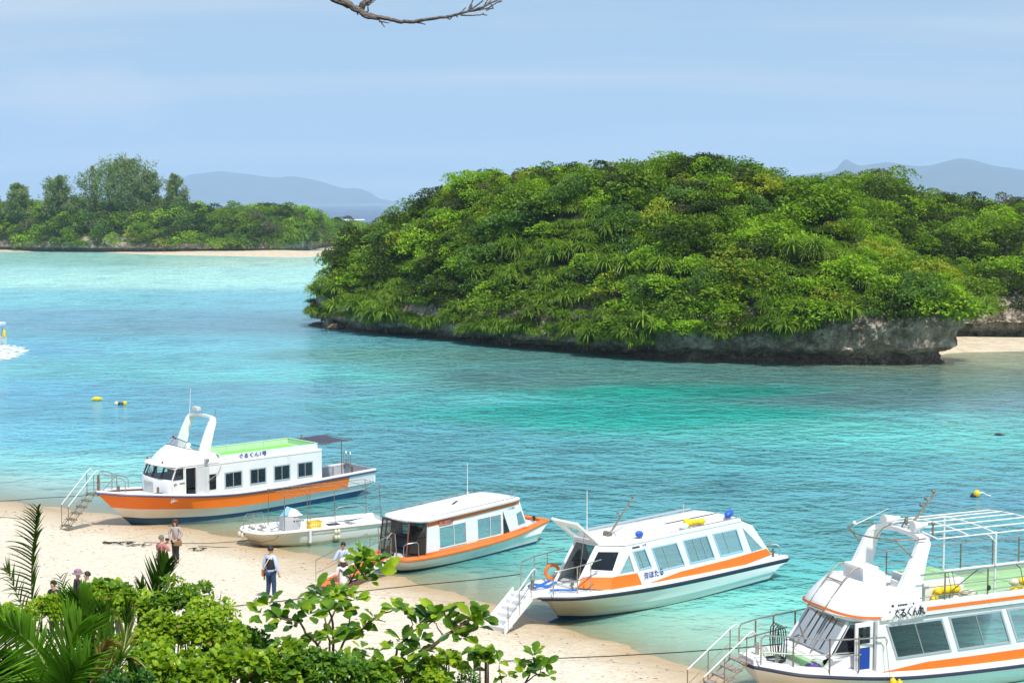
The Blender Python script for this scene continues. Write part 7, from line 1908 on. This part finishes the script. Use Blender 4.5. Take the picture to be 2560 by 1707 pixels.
m_twig = mat('twig_brown', (.17, .11, .06), .85, noise_amt=.4, noise_scale=20)

def leaf_mesh(name, seed, ln=1.0, wd=.55, shape='ob', ragged=0.0, n=7, cup=.18, bend=.25):
    """leaf of unit length along +X with rib, cupped halves and (optionally) eaten margins"""
    r = random.Random(seed); vs = []; fs = []
    def wdt(t):
        if shape == 'ob': return (math.sin(math.pi * min(1, t ** 1.45)) ** .75) * wd * .5
        if shape == 'heart': return (math.sin(math.pi * min(1, (t * .93 + .07) ** .72)) ** .8) * wd * .5
        return math.sin(math.pi * t ** .85) * wd * .5
    for i in range(n + 1):
        t = i / n; w_ = wdt(t) if 0 < i < n else .008
        z = -bend * t * t * .5
        a = w_ * (1 - ragged * max(0, r.random() - .35)); b = w_ * (1 - ragged * max(0, r.random() - .35))
        tw = r.uniform(-.03, .03)
        vs += [(t * ln, a, z + a * cup * 2 + tw), (t * ln, 0, z), (t * ln, -b, z + b * cup * 2 - tw)]
    for i in range(n):
        k = 3 * i; fs += [(k, k + 1, k + 4, k + 3), (k + 1, k + 2, k + 5, k + 4)]
    me = bpy.data.meshes.new(name); me.from_pydata(vs, [], fs); me.materials.append(FG['mid'])
    me.polygons.foreach_set('use_smooth', [True] * len(fs)); return me
BIG = [leaf_mesh('leaf', i, wd=w_, shape='ob', ragged=rg, n=8) for i, (w_, rg) in enumerate([(.58, .0), (.62, .75), (.55, .9), (.66, .5), (.50, .2)])]
MED = [leaf_mesh('leaf', 20 + i, wd=w_, shape=s_, n=6) for i, (w_, s_) in enumerate([(.55, 'ov'), (.85, 'heart'), (.48, 'ov'), (.95, 'heart')])]

def leaf_obj(parent, me, p, d, up, size, m):
    d = d.normalized(); y = up.cross(d)
    if y.length < 1e-3: y = Vector((0, 1, 0)).cross(d)
    y.normalize(); z = d.cross(y)
    o = bpy.data.objects.new('leaf', me); COL.objects.link(o); o.parent = parent
    M = Matrix((d * size, y * size, z * size)).transposed().to_4x4(); M.translation = p
    o.matrix_basis = M
    o.material_slots[0].link = 'OBJECT'; o.material_slots[0].material = m
    return o
def leaf_to_mb(mb, me, p, d, up, size):
    d = d.normalized(); y = up.cross(d)
    if y.length < 1e-3: y = Vector((0, 1, 0)).cross(d)
    y.normalize(); z = d.cross(y)
    mb.add([p + (d * v.co.x + y * v.co.y + z * v.co.z) * size for v in me.vertices], [tuple(q.vertices) for q in me.polygons])

# ---- large-leaved tree with bare forking branches
def P(u, v, D): return atD(u, v, D)
def big_tree(base_uvD, branches, clusters, label, seed, size=.21, nleaf=(6, 10)):
    r = random.Random(seed)
    b = P(*base_uvD); g = Vector((b.x, b.y + .6, ground(b.x, b.y + .6)))
    e = empty('broadleaf_tree', g, 0, label, 'tree')
    part('trunk', m_twig, e, lambda q: q.tube([Vector((0, 0, -.2)), (b - g) * .5 + Vector((.1, .1, 0)), b - g], [.09, .07, .045], 7), True)
    for br in branches:
        pts = [P(*q) - g for q in br[0]]
        k = len(pts); dense_ = []
        for i in range(k - 1):
            for s in (0, .33, .66): dense_.append(pts[i].lerp(pts[i + 1], s) + rvec(r) * .012)
        dense_.append(pts[-1])
        part('branch', m_twig, e, lambda q: q.tube(dense_, [lerp(br[1], br[1] * .45, i / (len(dense_) - 1)) for i in range(len(dense_))], 6), True)
    cnt = 0
    for (u, v, D, n, s_) in clusters:
        c = P(u, v, D) - g
        # short twig back towards the tree
        for i in range(n):
            a = i * 2.4 + r.random(); el = r.uniform(-.35, .95)
            d = Vector((math.cos(a) * math.cos(el), math.sin(a) * math.cos(el) * .8, math.sin(el)))
            nn = (Vector((0, -.5, .8)) + rvec(r) * .45)
            mt = FG['mid'] if r.random() < .55 else FG['light'] if r.random() < .7 else FG['deep']
            leaf_obj(e, r.choice(BIG), c + d * .015 + rvec(r) * .012, d, nn, s_ * size * r.uniform(.7, 1.15), mt)
    return e
K_ = 18.0
br1 = [([(835, 1700, 17.6), (832, 1640, 17.7), (834, 1560, 17.8), (812, 1505, 17.8)], .022),
       ([(833, 1700, 17.6), (822, 1600, 17.5), (813, 1560, 17.5), (808, 1500, 17.6)], .016),
       ([(840, 1640, 17.6), (870, 1590, 17.8), (890, 1585, 17.7), (925, 1555, 17.6), (950, 1538, 17.6), (985, 1522, 17.6)], .016),
       ([(840, 1660, 17.6), (800, 1620, 17.4), (765, 1585, 17.2), (745, 1550, 17.2), (700, 1545, 17.2), (675, 1525, 17.2)], .017),
       ([(745, 1550, 17.2), (748, 1525, 17.2)], .010),
       ([(870, 1590, 17.8), (880, 1510, 17.9)], .012), ([(812, 1500, 17.8), (880, 1485, 17.8)], .010)]
cl1 = [(812, 1492, 17.7, 9, 1.05), (790, 1478, 17.8, 8, 1.0), (838, 1480, 17.8, 8, .85), (868, 1490, 17.8, 8, .9), (890, 1500, 17.8, 7, .9), (862, 1528, 17.8, 8, 1.0), (838, 1520, 17.6, 5, .9), (672, 1512, 17.2, 7, .95), (652, 1535, 17.2, 6, .8),
       (748, 1512, 17.2, 8, .95), (772, 1538, 17.2, 7, .9), (735, 1560, 17.2, 7, .8), (700, 1550, 17.3, 6, .8), (835, 1590, 17.5, 8, 1.15), (860, 1600, 17.6, 7, 1.0), (785, 1600, 17.3, 8, .9), (905, 1570, 17.7, 8, .9),
       (936, 1548, 17.6, 7, 1.0), (990, 1520, 17.6, 7, .9), (880, 1640, 17.2, 8, .9), (660, 1560, 17.0, 6, .8), (905, 1622, 17.4, 7, .8)]
big_tree((835, 1760, 17.4), br1, cl1, 'large-leaved young tree with bare forking branches in the lower middle of the foreground', 3)
br2 = [([(900, 1760, 16.8), (985, 1680, 17), (1040, 1640, 17), (1075, 1620, 17), (1110, 1590, 17), (1140, 1572, 17), (1175, 1548, 17)], .030),
       ([(985, 1650, 17), (1000, 1610, 17.1), (1020, 1588, 17.1), (1040, 1575, 17.1), (1070, 1560, 17.1), (1095, 1545, 17.1)], .014),
       ([(1110, 1590, 17), (1098, 1570, 17), (1085, 1555, 17)], .010), ([(1020, 1588, 17.1), (1030, 1560, 17.1), (1022, 1530, 17.1)], .009), ([(1140, 1572, 17), (1160, 1590, 17)], .009)]
cl2 = [(1180, 1542, 17, 8, 1.15), (1205, 1545, 17, 7, .95), (1190, 1568, 17, 5, 1.0), (1096, 1535, 17.1, 8, 1.05), (1072, 1545, 17.1, 7, .9), (1118, 1540, 17.1, 7, .85), (1020, 1525, 17.1, 5, .8), (1046, 1560, 17.1, 7, 1.0), (1005, 1600, 17.1, 7, 1.0),
       (1130, 1578, 17, 7, .85), (1158, 1592, 17, 5, 1.05), (1052, 1600, 17, 8, .9), (1040, 1625, 17, 8, .95), (985, 1620, 17, 7, .9), (960, 1660, 16.9, 8, 1.0), (1010, 1660, 16.9, 8, .9)]
big_tree((900, 1780, 16.6), br2, cl2, 'large-leaved tree branch reaching right towards the white boarding steps', 4)
br3 = [([(780, 1640, 19.0), (840, 1520, 19), (870, 1460, 19), (900, 1440, 19), (925, 1428, 19)], .015), ([(870, 1460, 19), (890, 1425, 19), (905, 1400, 19)], .010)]
cl3 = [(900, 1398, 19, 8, 1.0), (925, 1400, 19, 7, 1.0), (945, 1402, 19, 5, .95), (895, 1425, 19, 8, 1.0), (912, 1440, 19, 7, .9), (925, 1452, 19, 5, .7), (950, 1425, 19, 3, 1.15), (908, 1378, 19, 4, .8)]
big_tree((780, 1720, 18.8), br3, cl3, 'tall shoot of round glossy leaves standing in front of the orange gangway', 5)
br4 = [([(1250, 1780, 18.5), (1310, 1710, 18.5), (1330, 1672, 18.5), (1338, 1650, 18.5)], .014), ([(1310, 1710, 18.5), (1350, 1680, 18.5), (1362, 1660, 18.5)], .010), ([(1270, 1760, 18.5), (1250, 1690, 18.5), (1248, 1660, 18.5)], .010), ([(1200, 1780, 18.5), (1170, 1690, 18.5), (1162, 1650, 18.5)], .010)]
cl4 = [(1336, 1640, 18.5, 6, .9), (1362, 1662, 18.5, 6, .8), (1340, 1668, 18.5, 6, .9), (1248, 1658, 18.5, 4, .9), (1310, 1678, 18.5, 6, .85), (1163, 1652, 18.5, 3, 1.0), (1185, 1675, 18.5, 6, .9), (1270, 1690, 18.5, 6, .8), (1375, 1690, 18.5, 5, .7)]
big_tree((1240, 1790, 18.4), br4, cl4, 'low large-leaved tree tip at the bottom edge right of the reaching branch', 6)

# ---- leafy bushes
def bush(u, v, D, rad, label, seed, mats_, kinds, n_obj, n_stuff, size=.085, squash=.8, mix_dark=.25):
    r = random.Random(seed); c = P(u, v, D); g = Vector((c.x, c.y, ground(c.x, c.y)))
    e = empty('leafy_shrub', g, 0, label, 'shrub')
    cc = c - g
    def stems(q):
        for k in range(5):
            a = r.random() * 6.28; t_ = cc + Vector((math.cos(a) * rad * .6, math.sin(a) * rad * .6, rad * r.uniform(-.1, .5)))
            q.tube([Vector((.1 * k - .2, 0, -.1)), t_ * .5 + rvec(r) * .15, t_], [.03, .022, .008], 5)
    part('stem', m_twig, e, stems)
    subs = []
    for k in range(13):
        d = rvec(r); d.z = abs(d.z) * .9 - .1; d.y = -abs(d.y) if r.random() < .7 else d.y
        subs.append((cc + Vector((d.x, d.y, d.z * squash)) * rad * r.uniform(.45, .95), rad * r.uniform(.22, .42)))
    mbs = {0: MB(), 1: MB()}
    for i in range(n_obj + n_stuff):
        s_c, s_r = r.choice(subs); d = rvec(r)
        if d.z < -.3: d.z = -d.z
        p = s_c + Vector((d.x, d.y, d.z * .85)) * s_r * r.uniform(.6, 1.1)
        dd = (d * .6 + rvec(r) * .7 + Vector((0, 0, -.15))).normalized(); nn = (Vector((0, -.35, .9)) + d * .5 + rvec(r) * .45)
        me = MED[r.choice(kinds)]; s_ = size * r.uniform(.6, 1.25)
        k = 0 if r.random() > mix_dark else 1
        if i < n_obj: leaf_obj(e, me, p, dd, nn, s_ * (1.6 if i % 9 == 0 else 1.05), FG['dry'] if i % 23 == 7 else FG[mats_[k]])
        else: leaf_to_mb(mbs[k], me, p, dd, nn, s_)
    for k in mbs:
        if mbs[k].f:
            o = mbs[k].build('foliage', FG[mats_[k]], e); o['kind'] = 'stuff'
    return e
BS = [
 (395, 1600, 16.6, .42, 'bright yellow-green small-leaved creeper mound right of the dark palm fan', ('light', 'mid'), (1, 3), 130, 900, .075),
 (520, 1585, 16.8, .44, 'tangled olive-green small-leaved bush mound below the man in the vest', ('light', 'mid'), (1, 3), 130, 1100, .06),
 (455, 1510, 18.2, .36, 'upper bush of ovate leaves with upright shoots left of centre', ('mid', 'light'), (0, 2), 120, 700, .085),
 (335, 1525, 18.4, .30, 'bush of mixed leaves behind the palm fronds', ('light', 'mid'), (0, 1), 90, 600, .09),
 (590, 1610, 17.4, .36, 'bush with narrow pointed leaves left of the bare forking branches', ('mid', 'deep'), (0, 2), 120, 800, .09),
 (420, 1690, 15.2, .42, 'pale green round-leaved bush along the bottom edge left of centre', ('light', 'mid'), (1, 3), 130, 900, .08),
 (560, 1690, 15.2, .42, 'bright round-leaved bush at the bottom edge below the olive-green mound', ('light', 'mid'), (1, 3), 130, 900, .08),
 (690, 1675, 15.8, .42, 'glossy bush at the bottom edge below the forking branches', ('mid', 'light'), (1, 0), 130, 900, .09),
 (820, 1690, 15.8, .38, 'dense mid-green bush at the bottom edge under the young tree trunk', ('mid', 'deep'), (1, 0), 120, 900, .08),
 (930, 1710, 16.4, .34, 'dense heart-leaved bush at the bottom edge beneath the reaching branch', ('mid', 'light'), (1, 3), 120, 800, .07),
 (1050, 1700, 17.2, .34, 'heart-leaved vine mound between the reaching branch and the bottom edge', ('light', 'mid'), (1, 3), 110, 800, .065),
 (1150, 1735, 17.6, .32, 'fine-leaved dark bush at the bottom edge right of the vine mound', ('mid', 'deep'), (0, 2), 80, 900, .05),
 (1260, 1760, 18.0, .32, 'low bush at the bottom edge, second from the right end', ('mid', 'deep'), (0, 2), 80, 800, .055),
 (1350, 1770, 18.0, .28, 'low bush at the right end of the foreground greenery', ('mid', 'deep'), (0, 2), 70, 700, .055),
 (1120, 1650, 18.2, .16, 'thin twiggy sprig of small heart-shaped leaves above the bottom bushes', ('light', 'mid'), (1, 3), 60, 40, .07),
 (1200, 1640, 18.4, .16, 'small airy sprig with hanging heart-shaped leaves over the sand', ('mid', 'light'), (1, 3), 60, 40, .08),
 (140, 1528, 20.5, .36, 'bright bush behind the big palm frond', ('light', 'mid'), (1, 0), 100, 700, .08),
 (20, 1560, 19.2, .32, 'bush at the left edge behind the tall upright palm frond', ('light', 'mid'), (1, 0), 90, 700, .08),
 (262, 1497, 19.4, .28, 'round-leaved vine climbing in front of the half hidden people', ('mid', 'light'), (1, 3), 90, 420, .13),
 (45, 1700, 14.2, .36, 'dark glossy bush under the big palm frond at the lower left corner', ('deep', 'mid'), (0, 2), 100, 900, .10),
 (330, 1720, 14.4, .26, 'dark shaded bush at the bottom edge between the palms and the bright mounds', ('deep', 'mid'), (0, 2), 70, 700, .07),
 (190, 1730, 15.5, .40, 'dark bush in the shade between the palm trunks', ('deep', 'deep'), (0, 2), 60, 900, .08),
]
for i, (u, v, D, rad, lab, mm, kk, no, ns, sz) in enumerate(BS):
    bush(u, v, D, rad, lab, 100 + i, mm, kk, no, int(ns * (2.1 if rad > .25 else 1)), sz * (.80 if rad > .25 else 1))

# ---- palms
def frond(parent, g, pts, n, L_, w_, thL, thR, m, seed, droop=.7, lsc=(1, 1), tip_dry=0.0, rr=.010, dens=None):
    """pts picture points; thL/thR: leaflet angles from the rib on the left/right side of the picture"""
    r = random.Random(seed)
    C = [P(*q) - g for q in pts]; k = len(C)
    cur = [Vector(tuple(smooth_interp([(i, c[a]) for i, c in enumerate(C)], s) for a in range(3))) for s in np.linspace(0, k - 1, 24)]
    fo = part('frond', m_rach, parent, lambda q: q.tube(cur, [lerp(rr, rr * .3, i / 23) for i in range(24)], 5), True)
    for i in range(n):
        t = .12 + .88 * (i + .5) / n; s = t * 23; j = min(22, int(s)); p = cur[j].lerp(cur[j + 1], s - j); ax = (cur[j + 1] - cur[j]).normalized()
        side = ax.cross(Vector((0, 1, 0)));
        if side.length < .05: side = Vector((1, 0, 0))
        side.normalize()
        prof = math.sin(math.pi * (.18 + .78 * t)) ** .6
        for sg, th, sc_ in ((-1, thL, lsc[0]), (1, thR, lsc[1])):
            if sc_ <= 0: continue
            a = R(th * (1.15 - .45 * t) + r.uniform(-5, 5))
            d = ax * math.cos(a) + side * sg * math.sin(a) + Vector((0, r.uniform(-.35, .12), 0))
            mb = MB(); strap(mb, p, d, L_ * prof * sc_ * r.uniform(.85, 1.1), w_ * r.uniform(.8, 1.15), droop=droop * r.uniform(.5, 1.4), seg=5, keel=.35)
            mm = FG['dry'] if r.random() < tip_dry else m
            mb.build('leaflet', mm, fo)
    return fo
def palm(base, label, seed):
    b = P(*base); g = Vector((b.x, b.y, ground(b.x, b.y)))
    e = empty('palm', g, 0, label, 'palm')
    part('trunk', m_bark, e, lambda q: q.tube([Vector((0, 0, -.2)), (b - g) * .5, b - g], [.10, .08, .06], 8), True)
    return e, g
e, g = palm((98, 1640, 22.0), 'palm with one tall twisted frond standing up over the sand at far left', 1)
frond(e, g, [(98, 1620, 22), (80, 1500, 22), (80, 1400, 22), (87, 1330, 22), (95, 1268, 22)], 34, .42, .042, 16, 62, FG['palmd'], 1, droop=.75, lsc=(.8, 1.0))
frond(e, g, [(98, 1620, 22), (75, 1560, 22), (48, 1500, 22.2), (25, 1440, 22.4), (12, 1420, 22.4)], 16, .34, .022, 35, 22, FG['palmd'], 2, droop=1.6, tip_dry=.2)
frond(e, g, [(98, 1620, 22), (140, 1560, 21.5), (165, 1500, 21.5), (150, 1440, 21.5)], 18, .34, .026, 50, 30, FG['palmd'], 3, droop=1.2)
e, g = palm((150, 1790, 13.6), 'big near palm whose broad comb-like frond fills the lower left corner', 2)
frond(e, g, [(150, 1770, 13.6), (118, 1670, 13.6), (70, 1600, 13.7), (5, 1560, 13.8), (-90, 1540, 14)], 64, .52, .038, 58, 72, FG['palm'], 5, droop=.22, lsc=(.55, 1.0), rr=.014)
frond(e, g, [(150, 1770, 13.6), (150, 1700, 13.4), (165, 1640, 13.3), (185, 1590, 13.3), (200, 1560, 13.3)], 48, .44, .034, 30, 36, FG['palm'], 6, droop=.3)
frond(e, g, [(150, 1770, 13.6), (160, 1730, 13.2), (190, 1680, 13.0), (222, 1640, 13.0)], 38, .40, .034, 28, 45, FG['palm'], 7, droop=.5)
frond(e, g, [(150, 1770, 13.6), (120, 1730, 13.2), (80, 1720, 13.0), (20, 1740, 13.0)], 22, .34, .032, 60, 50, FG['palmd'], 8, droop=.9)
e, g = palm((250, 1780, 15.0), 'middle palm with upright folded fronds in front of the half hidden people', 3)
frond(e, g, [(250, 1760, 15), (228, 1640, 15), (212, 1560, 15), (206, 1525, 15), (198, 1490, 15)], 54, .40, .036, 24, 30, FG['palm'], 9, droop=.15)
frond(e, g, [(250, 1760, 15), (268, 1690, 15), (262, 1620, 15), (258, 1560, 15), (262, 1515, 15)], 46, .38, .034, 22, 32, FG['palm'], 10, droop=.25, tip_dry=.15)
frond(e, g, [(250, 1760, 15), (240, 1690, 14.6), (252, 1630, 14.6), (268, 1600, 14.6)], 18, .30, .034, 40, 18, FG['dry'], 11, droop=1.2, lsc=(1, .5))
frond(e, g, [(250, 1760, 15), (285, 1680, 14.6), (305, 1640, 14.5), (325, 1650, 14.5), (340, 1690, 14.5)], 20, .30, .026, 30, 30, FG['palm'], 12, droop=1.6, tip_dry=.2)
frond(e, g, [(250, 1760, 15), (300, 1650, 15.2), (318, 1570, 15.4), (322, 1510, 15.4)], 26, .30, .024, 14, 16, FG['palmd'], 13, droop=.2, tip_dry=.3)
e, g = palm((380, 1700, 19.5), 'palm with a dark fan-like frond rising before the two people photographing', 4)
frond(e, g, [(380, 1680, 19.5), (384, 1560, 19.5), (392, 1490, 19.5), (405, 1440, 19.5), (418, 1402, 19.5)], 30, .46, .052, 26, 34, FG['palmd'], 14, droop=.15)
frond(e, g, [(380, 1680, 19.5), (372, 1580, 19.5), (360, 1510, 19.5), (352, 1460, 19.5)], 22, .36, .034, 14, 12, FG['palmd'], 15, droop=.25)
for i, (u, v, h_) in enumerate(((672, 1560, .3), (585, 1530, .35), (560, 1525, .3))):
    pass
def grass(u, v, D, n, L_, label, seed):
    r = random.Random(seed); c = P(u, v, D); e = empty('reed_clump', c, 0, label, 'grass clump'); g0 = ground(c.x, c.y) - c.z
    for i in range(n):
        a = r.uniform(-.5, .5); mb = MB(); strap(mb, Vector((r.uniform(-.12, .12), r.uniform(-.1, .1), -.2)), Vector((a, r.uniform(-.3, .3), 1)), L_ * r.uniform(.6, 1.1), .022, droop=.5, seg=5); mb.build('blade', FG['mid'], e)
    part('stem', m_twig, e, lambda q: q.tube([(0, 0, g0), (0, 0, -.1)], .02, 5))
grass(520, 1530, 18.0, 26, .42, 'clump of thin upright blades rising over the bushes left of the man in the vest', 1)
grass(345, 1500, 19.0, 20, .40, 'clump of thin grass blades left of the dark palm fan', 2)

# ---- bare branch hanging into the top of the picture, its tree standing out of view to the left
tg = Vector((-3.6, 5.2, 0)); tg.z = ground(tg.x, tg.y)
e = empty('bare_tree', tg, 0, 'dark bare branch with fine twigs hanging into the top of the picture', 'tree')
D5 = 5.6
def Q(u, v, dd=0): return P(u, v, D5 + dd) - tg
part('trunk', m_barkg, e, lambda q: q.tube([Vector((0, 0, -.3)), Vector((.1, 0, 2.5)), Vector((.25, .1, 5.0)), Vector((.5, .2, 7.0))], [.17, .15, .12, .08], 9), True)
rj = random.Random(5)
def jit(pts, a=.0025):
    out = []
    for i in range(len(pts) - 1):
        for s in (0, .25, .5, .75): out.append(pts[i].lerp(pts[i + 1], s) + rvec(rj) * a)
    return out + [pts[-1]]
main_b = [Vector((.3, .1, 5.2)), Q(-300, -380), Q(300, -300), Q(650, -120), Q(800, -25), Q(835, -2), Q(868, 8), Q(890, 24), Q(915, 38), Q(940, 45)]
rs = [.07, .05, .035, .022, .016, .015, .0135, .0115, .010, .007]
mbp = jit(main_b, .003); rsd = [lerp(rs[min(9, i // 4)], rs[min(9, i // 4 + 1)], (i % 4) / 4) * rj.uniform(.9, 1.18) for i in range(len(mbp))]
part('branch', m_barkg, e, lambda q: q.tube(mbp, rsd, 8), True)
sec = jit([Q(900, 30), Q(935, 42), Q(970, 48), Q(1003, 55), Q(1035, 55), Q(1065, 50), Q(1100, 45), Q(1130, 41), Q(1160, 32), Q(1185, 26), Q(1215, 15), Q(1240, 2), Q(1262, -10)], .0016)
part('branch', m_barkg, e, lambda q: q.tube(sec, [lerp(.0085, .0028, (i / len(sec)) ** .8) for i in range(len(sec))], 7), True)
part('branch', m_barkg, e, lambda q: q.tube(jit([Q(900, 27), Q(908, 12), Q(925, -2), Q(945, -25), Q(1000, -60)]), [.012] * 8 + [.010] * 9, 7), True)
tw = [[(912, 35), (921, 27), (920, 14), (932, 6), (942, -4)], [(930, 46), (950, 52), (962, 69)], [(948, 54), (973, 58)], [(893, 34), (896, 38)], [(1040, 56), (1064, 62)], [(1118, 45), (1124, 49), (1130, 44)], [(1140, 38), (1145, 44)],
      [(1145, 38), (1165, 20)], [(1168, 31), (1182, 2), (1188, -8)], [(1172, 28), (1205, 4), (1215, -10)], [(1150, 38), (1172, 40), (1200, 38), (1210, 34)], [(1205, 35), (1218, 39)], [(1172, 30), (1200, 25), (1222, 20), (1250, 2), (1258, -8)],
      [(1180, 28), (1210, 20), (1235, -8)], [(1215, 26), (1225, 22), (1234, 23)], [(1205, 24), (1214, 8), (1226, -8)], [(1176, 22), (1181, 14)], [(1245, 6), (1256, 3)], [(1228, 12), (1233, 22)]]
for t_ in tw:
    pts = jit([Q(*p) for p in t_], .0012); n_ = len(pts)
    part('twig', m_barkg, e, lambda q: q.tube(pts, [lerp(.0032, .0014, i / n_) for i in range(n_)], 5), True)
